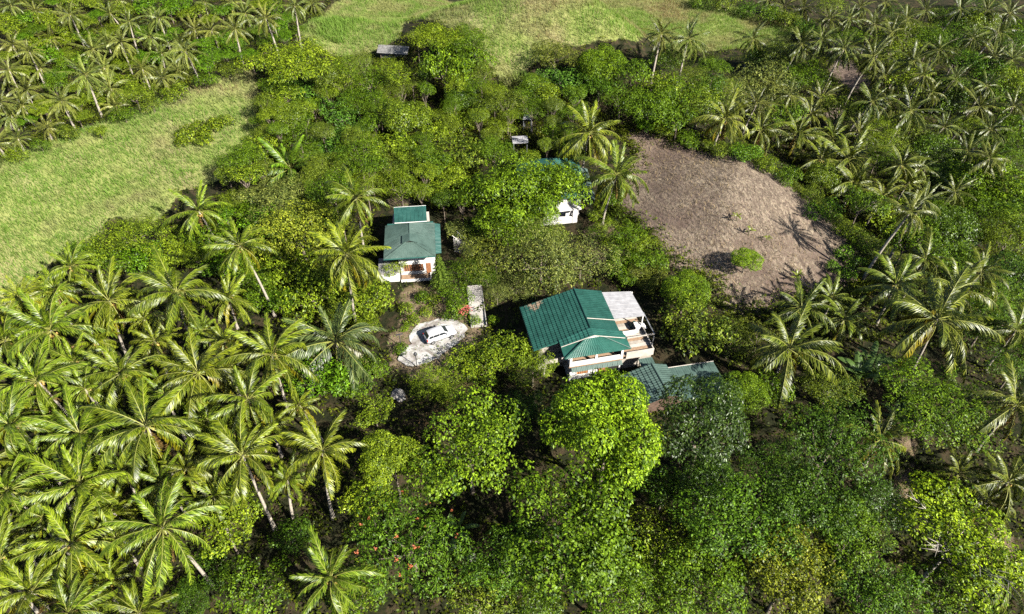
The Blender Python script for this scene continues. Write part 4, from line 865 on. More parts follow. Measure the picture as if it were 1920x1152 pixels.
('bushy_tree',-6.13,80.64,2.15,1.94,'bushy','grey',0,1.0,'grey-green bushy tree between the two houses, second from left','tree',17),
('wispy_tree',0.54,71.81,1.76,2.61,'wispy','grey',0,1.0,'grey-green wispy tree between the two houses, second from left','tree',17),
('wispy_tree',-6.69,75.17,1.72,2.65,'wispy','mid',0,1.0,'green wispy tree between the two houses, first from left','tree',17),
('bushy_tree',-5.87,85.14,1.6,2.62,'bushy','mid',0,1.0,'green bushy tree between the two houses','tree',17),
('wispy_tree',-3.63,73.98,1.67,2.21,'wispy','mid',0,1.0,'green wispy tree between the two houses, second from left','tree',17),
('wispy_tree',-2.06,70.21,2.01,1.81,'wispy','grey',0,1.0,'grey-green wispy tree between the two houses, first from left','tree',17),
('bushy_tree',-8.7,84.24,2.4,1.95,'bushy','grey',0,1.0,'grey-green bushy tree between the two houses, first from left','tree',17)]
# name, x, y, trunk height, crown radius, lean, colour, fronds apart, frond count, steepest, lowest, label, group
PALMS = [
('coconut_palm',-45.96,82.91,7.01,4.42,(-0.61, -0.56),'palm_a',1,29,76,-35,'coconut palm in the grove below the grassy slope, sixth from left, first row down',18),
('coconut_palm',-34.3,68.23,12.07,4.23,(-1.62, 0.24),'palm_a',1,33,79,-45,'coconut palm in the grove below the grassy slope, eighth from left, first row down',18),
('coconut_palm',-50.83,63.58,9.94,5.5,(0.98, 0.92),'palm_a',1,32,84,-45,'coconut palm in the grove below the grassy slope, fourth from left, first row down',18),
('coconut_palm',-39.44,59.76,12.08,5.4,(0.4, 0.98),'palm_a',1,33,77,-33,'coconut palm in the grove below the grassy slope, fifth from left, first row down',18),
('coconut_palm',-59.51,71.32,7.81,3.77,(-1.27, 0.14),'palm_a',1,29,85,-27,'coconut palm in the grove below the grassy slope, third from left, first row down',18),
('coconut_palm',-55.47,58.16,11.66,6.14,(-1.78, -0.26),'palm_a',1,32,84,-36,'coconut palm in the grove below the grassy slope, second from left, second row down',18),
('coconut_palm',-52.18,49.37,12.0,5.19,(-0.51, -0.55),'palm_a',1,32,79,-28,'coconut palm in the grove below the grassy slope, second from left, third row down',18),
('coconut_palm',-42.54,49.53,10.62,4.51,(1.19, 0.24),'palm_a',1,35,83,-46,'coconut palm in the grove below the grassy slope, fifth from left, third row down',18),
('coconut_palm',-33.99,49.27,9.53,5.21,(0.94, 0.5),'palm_a',1,35,79,-40,'coconut palm in the grove below the grassy slope, seventh from left, third row down',18),
('coconut_palm',-26.8,52.19,9.3,5.2,(-0.12, 1.09),'palm_a',1,29,84,-30,'coconut palm in the grove below the grassy slope, eighth from left, second row down',18),
('coconut_palm',-27.09,44.77,10.95,4.26,(0.79, -0.63),'palm_a',1,30,79,-49,'coconut palm in the grove below the grassy slope, sixth from left, fourth row down',18),
('coconut_palm',-60.94,68.28,6.97,3.87,(1.09, -0.27),'palm_a',1,33,76,-42,'coconut palm in the grove below the grassy slope, second from left, first row down',18),
('coconut_palm',-36.34,41.59,12.53,5.7,(-0.57, 1.18),'palm_a',1,29,79,-45,'coconut palm in the grove below the grassy slope, fourth from left, fourth row down',18),
('coconut_palm',-26.06,38.52,11.49,4.91,(-0.66, 1.22),'palm_a',1,33,82,-40,'coconut palm in the grove below the grassy slope, sixth from left, fifth row down',18),
('coconut_palm',-18.72,39.73,10.35,4.09,(0.61, 1.29),'palm_a',1,29,80,-44,'coconut palm in the grove below the grassy slope, eighth from left, fifth row down',18),
('coconut_palm',-43.16,37.78,10.54,5.54,(-1.61, 0.72),'palm_a',1,30,82,-35,'coconut palm in the grove below the grassy slope, fourth from left, sixth row down',18),
('coconut_palm',-50.57,37.58,11.16,4.72,(-1.69, 0.94),'palm_a',1,32,84,-39,'coconut palm in the grove below the grassy slope, first from left, sixth row down',18),
('coconut_palm',-32.09,32.06,11.63,5.18,(-1.07, 0.0),'palm_a',1,28,78,-38,'coconut palm in the grove below the grassy slope, seventh from left, sixth row down',18),
('coconut_palm',-41.25,31.7,11.48,4.89,(-1.15, -0.49),'palm_a',1,28,79,-43,'coconut palm in the grove below the grassy slope, fourth from left, seventh row down',18),
('coconut_palm',-16.19,28.08,9.99,4.18,(0.81, -0.59),'palm_a',1,28,85,-41,'coconut palm in the grove below the grassy slope, seventh from left, seventh row down',18),
('coconut_palm',-48.41,30.94,10.92,3.95,(1.09, 0.54),'palm_a',1,28,81,-47,'coconut palm in the grove below the grassy slope, first from left, seventh row down',18),
('coconut_palm',-39.04,25.65,10.68,4.04,(0.9, 1.13),'palm_a',1,33,79,-37,'coconut palm in the grove below the grassy slope, third from left, seventh row down',18),
('coconut_palm',-45.15,43.13,10.22,5.04,(-0.54, -0.43),'palm_a',1,32,79,-39,'coconut palm in the grove below the grassy slope, third from left, fourth row down',18),
('coconut_palm',-52.03,43.4,12.78,4.44,(-0.96, 0.48),'palm_a',1,31,76,-25,'coconut palm in the grove below the grassy slope, first from left, fourth row down',18),
('coconut_palm',-34.54,37.57,9.83,3.47,(0.2, -0.77),'palm_a',1,30,83,-37,'coconut palm in the grove below the grassy slope, fourth from left, fifth row down',18),
('coconut_palm',-33.97,26.55,7.61,3.5,(-0.63, 0.86),'palm_a',1,31,85,-50,'coconut palm in the grove below the grassy slope, sixth from left, seventh row down',18),
('coconut_palm',-62.22,58.5,9.67,4.88,(0.63, 0.82),'palm_a',1,31,82,-25,'coconut palm in the grove below the grassy slope, first from left, second row down',18),
('coconut_palm',-63.42,65.33,9.16,3.85,(-0.81, 1.06),'palm_a',1,35,85,-38,'coconut palm in the grove below the grassy slope, first from left, first row down',18),
('coconut_palm',-23.54,47.76,6.14,2.55,(-1.46, 0.33),'palm_a',1,32,82,-46,'coconut palm in the grove below the grassy slope, eighth from left, fourth row down',18),
('coconut_palm',-58.39,48.57,12.5,4.99,(-0.23, -0.88),'palm_a',1,33,84,-48,'coconut palm in the grove below the grassy slope, first from left, third row down',18),
('coconut_palm',-36.78,65.77,5.67,3.66,(0.56, -0.22),'palm_a',1,31,84,-26,'coconut palm in the grove below the grassy slope, seventh from left, first row down',18),
('coconut_palm',-54.76,40.35,10.43,4.77,(0.95, 0.86),'palm_a',1,33,81,-38,'coconut palm in the grove below the grassy slope, first from left, fifth row down',18),
('coconut_palm',-44.09,28.05,10.44,4.28,(-1.6, 1.04),'palm_a',1,31,82,-24,'coconut palm in the grove below the grassy slope, second from left, seventh row down',18),
('coconut_palm',-52.27,59.86,7.04,3.48,(-0.13, -0.08),'palm_a',1,30,78,-46,'coconut palm in the grove below the grassy slope, third from left, second row down',18),
('coconut_palm',-43.15,57.53,7.48,3.36,(-0.17, 1.09),'palm_a',1,30,76,-41,'coconut palm in the grove below the grassy slope, fifth from left, second row down',18),
('coconut_palm',-34.17,56.51,6.8,3.08,(0.35, 0.17),'palm_a',1,29,81,-38,'coconut palm in the grove below the grassy slope, seventh from left, second row down',18),
('coconut_palm',-55.36,49.49,7.26,3.05,(-1.26, 1.0),'palm_a',1,28,83,-33,'coconut palm in the grove below the grassy slope, second from left, fourth row down',18),
('coconut_palm',-40.06,40.04,8.63,2.95,(-0.4, 1.11),'palm_a',1,32,85,-36,'coconut palm in the grove below the grassy slope, third from left, fifth row down',18),
('coconut_palm',-32.15,44.61,8.03,2.9,(-0.62, -0.35),'palm_a',1,33,86,-40,'coconut palm in the grove below the grassy slope, fifth from left, fourth row down',18),
('coconut_palm',-30.03,37.3,7.01,2.76,(0.23, 0.47),'palm_a',1,32,85,-40,'coconut palm in the grove below the grassy slope, eighth from left, sixth row down',18),
('coconut_palm',-40.52,36.46,7.5,2.87,(0.06, -0.69),'palm_a',1,34,82,-25,'coconut palm in the grove below the grassy slope, fifth from left, sixth row down',18),
('coconut_palm',-48.26,36.64,7.54,2.75,(-1.28, 1.04),'palm_a',1,28,81,-29,'coconut palm in the grove below the grassy slope, third from left, sixth row down',18),
('coconut_palm',-25.68,44.74,6.58,2.48,(0.64, -0.68),'palm_a',1,30,82,-36,'coconut palm in the grove below the grassy slope, seventh from left, fourth row down',18),
('coconut_palm',-22.89,39.01,6.51,2.67,(0.48, 1.23),'palm_a',1,29,78,-37,'coconut palm in the grove below the grassy slope, seventh from left, fifth row down',18),
('coconut_palm',-39.45,30.44,6.34,2.97,(0.56, 0.55),'palm_a',1,34,85,-43,'coconut palm in the grove below the grassy slope, fifth from left, seventh row down',18),
('coconut_palm',-37.81,59.11,6.34,2.87,(-0.7, 0.74),'palm_a',1,36,82,-22,'coconut palm in the grove below the grassy slope, sixth from left, second row down',18),
('coconut_palm',-51.07,35.19,7.6,3.11,(-0.6, 0.9),'palm_a',1,32,80,-34,'coconut palm in the grove below the grassy slope, second from left, sixth row down',18),
('coconut_palm',-47.34,49.22,9.67,3.13,(-0.42, 0.33),'palm_a',1,33,80,-39,'coconut palm in the grove below the grassy slope, fourth from left, third row down',18),
('coconut_palm',-37.62,47.76,8.8,2.88,(-0.43, 1.22),'palm_a',1,33,82,-41,'coconut palm in the grove below the grassy slope, sixth from left, third row down',18),
('coconut_palm',-51.71,42.7,8.23,3.12,(-1.13, 1.14),'palm_a',1,29,77,-43,'coconut palm in the grove below the grassy slope, second from left, fifth row down',18),
('coconut_palm',-32.33,38.67,9.78,2.84,(-1.31, 0.84),'palm_a',1,36,83,-35,'coconut palm in the grove below the grassy slope, fifth from left, fifth row down',18),
('coconut_palm',-39.11,33.87,7.29,2.62,(0.45, -0.45),'palm_a',1,33,77,-42,'coconut palm in the grove below the grassy slope, sixth from left, sixth row down',18),
('coconut_palm',-31.53,51.1,8.09,3.39,(0.03, 0.49),'palm_a',1,30,83,-32,'coconut palm in the grove below the grassy slope, eighth from left, third row down',18),
('coconut_palm',-50.92,53.77,9.63,3.6,(0.36, 0.33),'palm_a',1,28,83,-35,'coconut palm in the grove below the grassy slope, third from left, third row down',18),
('coconut_palm',-46.59,62.16,7.11,3.26,(0.73, 0.17),'palm_a',1,29,80,-45,'coconut palm in the grove below the grassy slope, fourth from left, second row down',18),
('coconut_palm',-20.55,66.52,12,5.36,(0.6, 0.4),'palm_y',1,32,84,-48,'tall yellow-fronded palm with bare trunk standing beside the smaller house',19),
('coconut_palm',-22.01,81.1,10,4.8,(0.2, 0.3),'palm_a',1,28,84,-45,'palm with thin trunk standing behind the yellow-fronded palm',19),
('coconut_palm',-37.34,100.12,2.2,6.61,(0, 0),'palm_b',1,16,80,15,'young trunkless palm with upright fronds below the grass ridge',19),
('coconut_palm',12.55,100.36,9,5.94,(0.8, 0.5),'palm_a',1,30,85,-45,'palm behind the hidden green roof, upper of the two at the field corner',19),
('coconut_palm',15.89,89.12,8,5.53,(1.6, 1.0),'palm_a',1,30,85,-42,'leaning palm at the corner of the bare field, lower of the pair',19),
('sugar_palm',-21.76,58.89,4.5,6.95,(0, 0),'palm_grey',1,26,75,-20,'grey-green feathery sugar palm left of the concrete drive',19),
('coconut_palm',32.27,54.8,7,6.08,(0.5, 0),'palm_c',1,25,82,-30,'coconut palm on the shaded slope below the bare field, first from left, second row down',20),
('coconut_palm',36.54,62.95,5,4.29,(0.2, 0),'palm_c',1,25,82,-30,'coconut palm on the shaded slope below the bare field, first from left, first row down',20),
('coconut_palm',41.76,61.8,4,3.62,(0, 0),'palm_c',1,25,82,-30,'coconut palm on the shaded slope below the bare field, third from left, first row down',20),
('coconut_palm',49.49,57.16,9,6.54,(-0.6, 0),'palm_c',1,25,82,-30,'coconut palm on the shaded slope below the bare field, sixth from left, first row down',20),
('coconut_palm',48.96,65.6,7,4.66,(0, 0),'palm_c',1,25,82,-30,'coconut palm on the shaded slope below the bare field, fourth from left, first row down',20),
('coconut_palm',55.4,63.94,8,5.23,(0.4, 0.2),'palm_c',1,25,82,-30,'coconut palm on the shaded slope below the bare field, seventh from left, first row down',20),
('coconut_palm',61.11,68.18,8,3.74,(0.5, 0),'palm_c',1,25,82,-30,'coconut palm on the shaded slope below the bare field, eighth from left, first row down',20),
('coconut_palm',54.87,70.49,7,4.16,(0.5, 0),'palm_c',1,25,82,-30,'coconut palm on the shaded slope below the bare field, fifth from left, first row down',20),
('coconut_palm',39.89,44.34,5,4.25,(0, 0),'palm_c',1,25,82,-30,'coconut palm on the shaded slope below the bare field, second from left, second row down',20),
('coconut_palm',47.62,41.21,4,3.63,(0, 0),'palm_c',1,25,82,-30,'coconut palm on the shaded slope below the bare field, third from left, second row down',20),
('coconut_palm',53.96,46.33,8,5.04,(0.5, 0),'palm_c',1,25,82,-30,'coconut palm on the shaded slope below the bare field, eighth from left, second row down',20),
('coconut_palm',51.29,39.3,6,4.32,(0, 0),'palm_c',1,25,82,-30,'coconut palm on the shaded slope below the bare field, sixth from left, second row down',20),
('coconut_palm',48.13,30.68,5,4.08,(0, 0),'palm_c',1,25,82,-30,'coconut palm on the shaded slope below the bare field, fifth from left, second row down',20),
('coconut_palm',61.05,58.58,7,4.11,(0.4, 0),'palm_c',1,25,82,-30,'coconut palm on the shaded slope below the bare field, seventh from left, second row down',20),
('coconut_palm',49.75,38.49,4,3.29,(0, 0),'palm_c',1,25,82,-30,'coconut palm on the shaded slope below the bare field, fourth from left, second row down',20),
('coconut_palm',41.38,65.37,4,3.04,(0, 0),'palm_c',1,25,82,-30,'coconut palm on the shaded slope below the bare field, second from left, first row down',20),
('coconut_palm',36.91,108.53,5,5.2,(1.09, 0.41),'palm_c',1,25,85,-25,'coconut palm along the bare field upper edge, first from left, first row down',21),
('coconut_palm',51.73,129.33,4,6.0,(0.74, 0.24),'palm_c',1,25,85,-25,'coconut palm along the bare field upper edge, second from left, first row down',21),
('coconut_palm',60.93,131.64,4,6.7,(0.6, 0.14),'palm_c',1,25,85,-25,'coconut palm along the bare field upper edge, third from left, first row down',21),
('coconut_palm',68.68,122.65,6,7.48,(0.26, 0.78),'palm_c',1,25,85,-25,'coconut palm along the bare field upper edge, sixth from left, first row down',21),
('coconut_palm',68.12,116.49,5,6.26,(0.48, 0.54),'palm_c',1,25,85,-25,'coconut palm along the bare field upper edge, second from left, second row down',21),
('coconut_palm',63.5,123.18,5,5.9,(0.5, 0.63),'palm_c',1,25,85,-25,'coconut palm along the bare field upper edge, first from left, second row down',21),
('coconut_palm',76.79,117.63,9,5.15,(0.29, 0.09),'palm_c',1,25,85,-25,'coconut palm along the bare field upper edge, fourth from left, second row down',21),
('coconut_palm',70.69,109.59,7,5.48,(0.81, 0.01),'palm_c',1,25,85,-25,'coconut palm along the bare field upper edge, third from left, second row down',21),
('coconut_palm',78.33,115.85,6,4.67,(0.43, 0.01),'palm_c',1,25,85,-25,'coconut palm along the bare field upper edge, fifth from left, second row down',21),
('coconut_palm',67.3,142.18,4,4.71,(1.11, 0.43),'palm_c',1,25,85,-25,'coconut palm along the bare field upper edge, fourth from left, first row down',21),
('coconut_palm',68.99,132.51,4,5.63,(1.09, 0.36),'palm_c',1,25,85,-25,'coconut palm along the bare field upper edge, fifth from left, first row down',21),
('coconut_palm',31.92,123.66,11,4.48,(0.81, 1.04),'palm_far_shaded',0,24,80,-38,'tall palm in the valley beyond the bare field, first from left, third row down',22),
('coconut_palm',26.91,123.52,10,3.46,(0.78, 0.84),'palm_far_shaded',0,24,80,-38,'tall palm in the valley beyond the bare field, first from left, second row down',22),
('coconut_palm',63.58,179.95,9,4.78,(0.54, 0.21),'palm_far_shaded',0,24,80,-38,'tall palm in the valley beyond the bare field, second from left, second row down',22),
('coconut_palm',72.95,170.85,11,4.98,(2.93, 0.23),'palm_far_shaded',0,24,80,-38,'tall palm in the valley beyond the bare field, second from left, third row down',22),
('coconut_palm',77.54,170.92,13,4.54,(2.78, 1.08),'palm_far_shaded',0,24,80,-38,'tall palm in the valley beyond the bare field, third from left, third row down',22),
('coconut_palm',81.9,166.55,12,5.14,(2.46, 1.12),'palm_far_shaded',0,24,80,-38,'tall palm in the valley beyond the bare field, fourth from left, third row down',22),
('coconut_palm',85.25,158.16,12.75,5.18,(3.0, 0.4),'palm_far_shaded',0,24,80,-38,'tall palm in the valley beyond the bare field, fifth from left, third row down',22),
('coconut_palm',100.85,182.36,10.2,4.66,(2.79, 0.79),'palm_far_shaded',0,24,80,-38,'tall palm in the valley beyond the bare field, sixth from left, second row down',22),
('coconut_palm',101.26,193.13,8.67,4.75,(1.33, 0.44),'palm_far_shaded',0,24,80,-38,'tall palm in the valley beyond the bare field, fifth from left, second row down',22),
('coconut_palm',97.14,196.58,12,4.29,(3.67, 0.71),'palm_far_shaded',0,24,80,-38,'tall palm in the valley beyond the bare field, fourth from left, first row down',22),
('coconut_palm',85.6,221.57,3.99,5.01,(1.19, 0.19),'palm_far_shaded',0,24,80,-38,'tall palm in the valley beyond the bare field, second from left, first row down',22),
('coconut_palm',90.16,217.38,4.7,4.58,(1.54, 0.4),'palm_far_shaded',0,24,80,-38,'tall palm in the valley beyond the bare field, third from left, first row down',22),
('coconut_palm',88.2,193.48,10,4.12,(1.72, 0.28),'palm_far_shaded',0,24,80,-38,'tall palm in the valley beyond the bare field, third from left, second row down',22),
('coconut_palm',93.47,193.02,10,4.11,(2.35, 0.12),'palm_far_shaded',0,24,80,-38,'tall palm in the valley beyond the bare field, fourth from left, second row down',22),
('coconut_palm',99.33,165.27,10,5.71,(4.13, 0.05),'palm_far_shaded',0,24,80,-38,'tall palm in the valley beyond the bare field, sixth from left, third row down',22),
('coconut_palm',90.05,158.34,8,4.9,(2.37, 0.57),'palm_far_shaded',0,24,80,-38,'tall palm in the valley beyond the bare field, fifth from left, fourth row down',22),
('coconut_palm',77.49,137.53,11,4.96,(4.08, 1.11),'palm_far_shaded',0,24,80,-38,'tall palm in the valley beyond the bare field, third from left, fifth row down',22),
('coconut_palm',81.99,138.82,11,4.17,(1.98, 0.05),'palm_far_shaded',0,24,80,-38,'tall palm in the valley beyond the bare field, fourth from left, fifth row down',22),
('coconut_palm',85.72,136.15,11,5.43,(2.9, 0.99),'palm_far_shaded',0,24,80,-38,'tall palm in the valley beyond the bare field, fifth from left, fifth row down',22),
('coconut_palm',121.16,168.16,10,4.55,(3.42, 0.05),'palm_far_shaded',0,24,80,-38,'tall palm in the valley beyond the bare field, eighth from left, third row down',22),
('coconut_palm',124.6,166.67,10,4.52,(3.33, 0.4),'palm_far_shaded',0,24,80,-38,'tall palm in the valley beyond the bare field, ninth from left, third row down',22),
('coconut_palm',103.02,140.18,10,4.84,(3.12, 0.17),'palm_far_shaded',0,24,80,-38,'tall palm in the valley beyond the bare field, seventh from left, fifth row down',22),
('coconut_palm',92.98,123.46,9,4.48,(2.33, 0.61),'palm_far_shaded',0,24,80,-38,'tall palm in the valley beyond the bare field, fifth from left, sixth row down',22),
('coconut_palm',127.31,199.67,10,4.68,(3.9, 0.99),'palm_far_shaded',0,24,80,-38,'tall palm in the valley beyond the bare field, seventh from left, first row down',22),
('coconut_palm',134.3,198.38,10,4.66,(3.77, 0.09),'palm_far_shaded',0,24,80,-38,'tall palm in the valley beyond the bare field, eighth from left, first row down',22),
('coconut_palm',141.07,198.59,10,4.67,(2.11, 0.33),'palm_far_shaded',0,24,80,-38,'tall palm in the valley beyond the bare field, ninth from left, first row down',22),
('coconut_palm',131.96,186.28,9,4.47,(4.08, 1.07),'palm_far_shaded',0,24,80,-38,'tall palm in the valley beyond the bare field, ninth from left, second row down',22),
('coconut_palm',112.04,197.71,9,4.36,(4.13, 0.01),'palm_far_shaded',0,24,80,-38,'tall palm in the valley beyond the bare field, seventh from left, second row down',22),
('coconut_palm',119.15,202.34,9,4.43,(3.38, 0.26),'palm_far_shaded',0,24,80,-38,'tall palm in the valley beyond the bare field, sixth from left, first row down',22),
('coconut_palm',109.76,173.54,9,4.24,(2.17, 0.89),'palm_far_shaded',0,24,80,-38,'tall palm in the valley beyond the bare field, seventh from left, third row down',22),
('coconut_palm',72.19,149.81,5,4.48,(2.43, 1.18),'palm_far_shaded',0,24,80,-38,'tall palm in the valley beyond the bare field, fourth from left, fourth row down',22),
('coconut_palm',81.48,225.72,4.7,4.37,(0.37, 0.31),'palm_far_shaded',0,24,80,-38,'tall palm in the valley beyond the bare field, first from left, first row down',22),
('coconut_palm',110.96,210.23,9,4.08,(2.59, 0.21),'palm_far_shaded',0,24,80,-38,'tall palm in the valley beyond the bare field, fifth from left, first row down',22),
('coconut_palm',96.73,149.14,9,4.06,(2.88, 0.61),'palm_far_shaded',0,24,80,-38,'tall palm in the valley beyond the bare field, seventh from left, fourth row down',22),
('coconut_palm',106.78,157.9,9,3.97,(3.01, 0.34),'palm_far_shaded',0,24,80,-38,'tall palm in the valley beyond the bare field, eighth from left, fourth row down',22),
('coconut_palm',113.08,143.55,9,4.08,(2.06, 0.84),'palm_far_shaded',0,24,80,-38,'tall palm in the valley beyond the bare field, ninth from left, fifth row down',22),
('coconut_palm',74.92,133.61,6,4.74,(2.37, 0.26),'palm_far_shaded',0,24,80,-38,'tall palm in the valley beyond the bare field, second from left, fifth row down',22),
('coconut_palm',93.46,134.53,8,4.16,(2.79, 0.52),'palm_far_shaded',0,24,80,-38,'tall palm in the valley beyond the bare field, sixth from left, fifth row down',22),
('coconut_palm',-73.39,113.4,7.95,3.79,(0.16, 0.48),'palm_fl',0,24,80,-38,'coconut palm in the far grove behind the grassy ridge, sixth from left, fifth row down',23),
('coconut_palm',-75.72,107.59,5.53,3.23,(0.0, -0.04),'palm_fl',0,24,80,-38,'coconut palm in the far grove behind the grassy ridge, fourth from left, fifth row down',23),
('coconut_palm',-106.56,134.16,3.27,3.81,(-0.12, 0.41),'palm_fl',0,24,80,-38,'coconut palm in the far grove behind the grassy ridge, second from left, sixth row down',23),
('coconut_palm',-107.47,143.4,4.07,4.67,(-0.21, 0.47),'palm_fl',0,24,80,-38,'coconut palm in the far grove behind the grassy ridge, third from left, fifth row down',23),
('coconut_palm',-64.77,121.69,3.13,3.56,(-0.35, 0.17),'palm_fl',0,24,80,-38,'coconut palm in the far grove behind the grassy ridge, eighth from left, fifth row down',23),
('coconut_palm',-90.52,146.26,4.43,4.66,(-0.87, -0.2),'palm_fl',0,24,80,-38,'coconut palm in the far grove behind the grassy ridge, seventh from left, fifth row down',23),
('coconut_palm',-85.53,164.04,3.85,3.55,(0.19, 0.34),'palm_fl',0,24,80,-38,'coconut palm in the far grove behind the grassy ridge, sixth from left, fourth row down',23),
('coconut_palm',-92.01,160.17,8,3.88,(-0.14, 0.79),'palm_fl',0,24,80,-38,'coconut palm in the far grove behind the grassy ridge, fourth from left, third row down',23),
('coconut_palm',-99.89,160.89,4.76,4.36,(-0.12, -0.01),'palm_fl',0,24,80,-38,'coconut palm in the far grove behind the grassy ridge, third from left, fourth row down',23),
('coconut_palm',-98.33,165.7,4.02,3.87,(0.15, 0.78),'palm_fl',0,24,80,-38,'coconut palm in the far grove behind the grassy ridge, third from left, third row down',23),
('coconut_palm',-61.02,125.95,5.78,3.39,(-0.72, -0.15),'palm_fl',0,24,80,-38,'coconut palm in the far grove behind the grassy ridge, eighth from left, fourth row down',23),
('coconut_palm',-84.15,171.31,2.99,4.9,(-0.78, 0.71),'palm_fl',0,24,80,-38,'coconut palm in the far grove behind the grassy ridge, sixth from left, third row down',23),
('coconut_palm',-52.92,131.73,6.8,3.46,(0.12, 0.46),'palm_fl',0,24,80,-38,'coconut palm in the far grove behind the grassy ridge, sixth from left, second row down',23),
('coconut_palm',-71.9,188.55,3.54,4.71,(-0.51, 0.15),'palm_fl',0,24,80,-38,'coconut palm in the far grove behind the grassy ridge, seventh from left, second row down',23),
('coconut_palm',-47.43,134.12,8,3.49,(-0.91, 0.09),'palm_fl',0,24,80,-38,'coconut palm in the far grove behind the grassy ridge, eighth from left, second row down',23),
('coconut_palm',-42.99,139.46,8,3.04,(0.18, 0.73),'palm_fl',0,24,80,-38,'coconut palm in the far grove behind the grassy ridge, seventh from left, first row down',23),
('coconut_palm',-77.49,177.33,4.23,4.18,(-0.84, 0.8),'palm_fl',0,24,80,-38,'coconut palm in the far grove behind the grassy ridge, eighth from left, third row down',23),
('coconut_palm',-99.35,141.21,3.04,3.52,(-0.73, 0.46),'palm_fl',0,24,80,-38,'coconut palm in the far grove behind the grassy ridge, fifth from left, fifth row down',23),
('coconut_palm',-108.84,152.86,3.37,3.95,(0.08, 0.58),'palm_fl',0,24,80,-38,'coconut palm in the far grove behind the grassy ridge, second from left, fourth row down',23),
('coconut_palm',-87.66,172.9,8,3.68,(-0.21, 0.09),'palm_fl',0,24,80,-38,'coconut palm in the far grove behind the grassy ridge, fifth from left, second row down',23),
('coconut_palm',-105.69,167.25,8,3.94,(-0.48, 0.52),'palm_fl',0,24,80,-38,'coconut palm in the far grove behind the grassy ridge, second from left, second row down',23),
('coconut_palm',-101.12,181.45,4.81,4.33,(-0.24, -0.24),'palm_fl',0,24,80,-38,'coconut palm in the far grove behind the grassy ridge, fourth from left, first row down',23),
('coconut_palm',-119.05,175.21,2.79,3.11,(0.14, -0.03),'palm_fl',0,24,80,-38,'coconut palm in the far grove behind the grassy ridge, second from left, first row down',23),
('coconut_palm',-110.98,164.39,3.4,3.4,(-0.83, 0.34),'palm_fl',0,24,80,-38,'coconut palm in the far grove behind the grassy ridge, second from left, third row down',23),
('coconut_palm',-116.31,158.03,4.09,3.44,(-0.02, 0.3),'palm_fl',0,24,80,-38,'coconut palm in the far grove behind the grassy ridge, first from left, third row down',23),
('coconut_palm',-82.2,178.48,3.49,4.4,(-0.15, 0.33),'palm_fl',0,24,80,-38,'coconut palm in the far grove behind the grassy ridge, seventh from left, third row down',23),
('coconut_palm',-76.2,193.08,3.43,4.44,(-0.96, 0.33),'palm_fl',0,24,80,-38,'coconut palm in the far grove behind the grassy ridge, sixth from left, first row down',23),
('coconut_palm',-91.1,176.11,4.65,3.99,(-0.2, -0.08),'palm_fl',0,24,80,-38,'coconut palm in the far grove behind the grassy ridge, fourth from left, second row down',23),
('coconut_palm',-56.63,201.19,2.98,4.07,(-0.34, 0.08),'palm_fl',0,24,80,-38,'coconut palm in the far grove behind the grassy ridge, eighth from left, first row down',23),
('coconut_palm',-83.66,99.07,2.15,3.42,(-0.31, -0.03),'palm_fl',0,24,80,-38,'coconut palm in the far grove behind the grassy ridge, first from left, sixth row down',23),
('coconut_palm',-82.48,189.77,4.1,3.51,(-0.17, 0.54),'palm_fl',0,24,80,-38,'coconut palm in the far grove behind the grassy ridge, fifth from left, first row down',23),
('coconut_palm',-96.26,156.41,3.43,4.12,(-0.88, 0.44),'palm_fl',0,24,80,-38,'coconut palm in the far grove behind the grassy ridge, fourth from left, fourth row down',23),
('coconut_palm',-104.71,136.36,4.52,3.97,(-0.12, -0.08),'palm_fl',0,24,80,-38,'coconut palm in the far grove behind the grassy ridge, fourth from left, sixth row down',23),
('coconut_palm',-111.92,174.06,3.01,4.07,(-1.05, 0.68),'palm_fl',0,24,80,-38,'coconut palm in the far grove behind the grassy ridge, first from left, second row down',23),
('coconut_palm',-122.57,172.55,4.89,3.74,(-0.36, 0.07),'palm_fl',0,24,80,-38,'coconut palm in the far grove behind the grassy ridge, first from left, first row down',23),
('coconut_palm',-102.26,178.13,3.0,3.47,(-1.1, -0.15),'palm_fl',0,24,80,-38,'coconut palm in the far grove behind the grassy ridge, third from left, first row down',23),
('coconut_palm',-85.99,153.91,4.91,4.0,(-0.38, 0.43),'palm_fl',0,24,80,-38,'coconut palm in the far grove behind the grassy ridge, fifth from left, fourth row down',23),
('coconut_palm',-79.97,158.04,2.92,3.74,(-0.24, -0.29),'palm_fl',0,24,80,-38,'coconut palm in the far grove behind the grassy ridge, seventh from left, fourth row down',23),
('coconut_palm',56.35,78.29,11.61,3.19,(1.57, 0.8),'palm_far_shaded',0,24,80,-38,'tall palm in the valley beyond the bare field, third from left, sixth row down',22),
('coconut_palm',52.39,74.16,11.95,3.27,(2.31, 0.16),'palm_far_shaded',0,24,80,-38,'tall palm in the valley beyond the bare field, first from left, sixth row down',22),
('coconut_palm',102.63,133.16,8.06,4.4,(2.75, 0.57),'palm_far_shaded',0,24,80,-38,'tall palm in the valley beyond the bare field, eighth from left, fifth row down',22),
('coconut_palm',95.02,151.84,11.9,4.46,(1.86, 1.0),'palm_far_shaded',0,24,80,-38,'tall palm in the valley beyond the bare field, sixth from left, fourth row down',22),
('coconut_palm',111.75,152.91,9.6,4.04,(2.24, 0.6),'palm_far_shaded',0,24,80,-38,'tall palm in the valley beyond the bare field, ninth from left, fourth row down',22),
('coconut_palm',81.55,118.89,7.3,3.41,(2.33, 0.96),'palm_far_shaded',0,24,80,-38,'tall palm in the valley beyond the bare field, second from left, sixth row down',22),
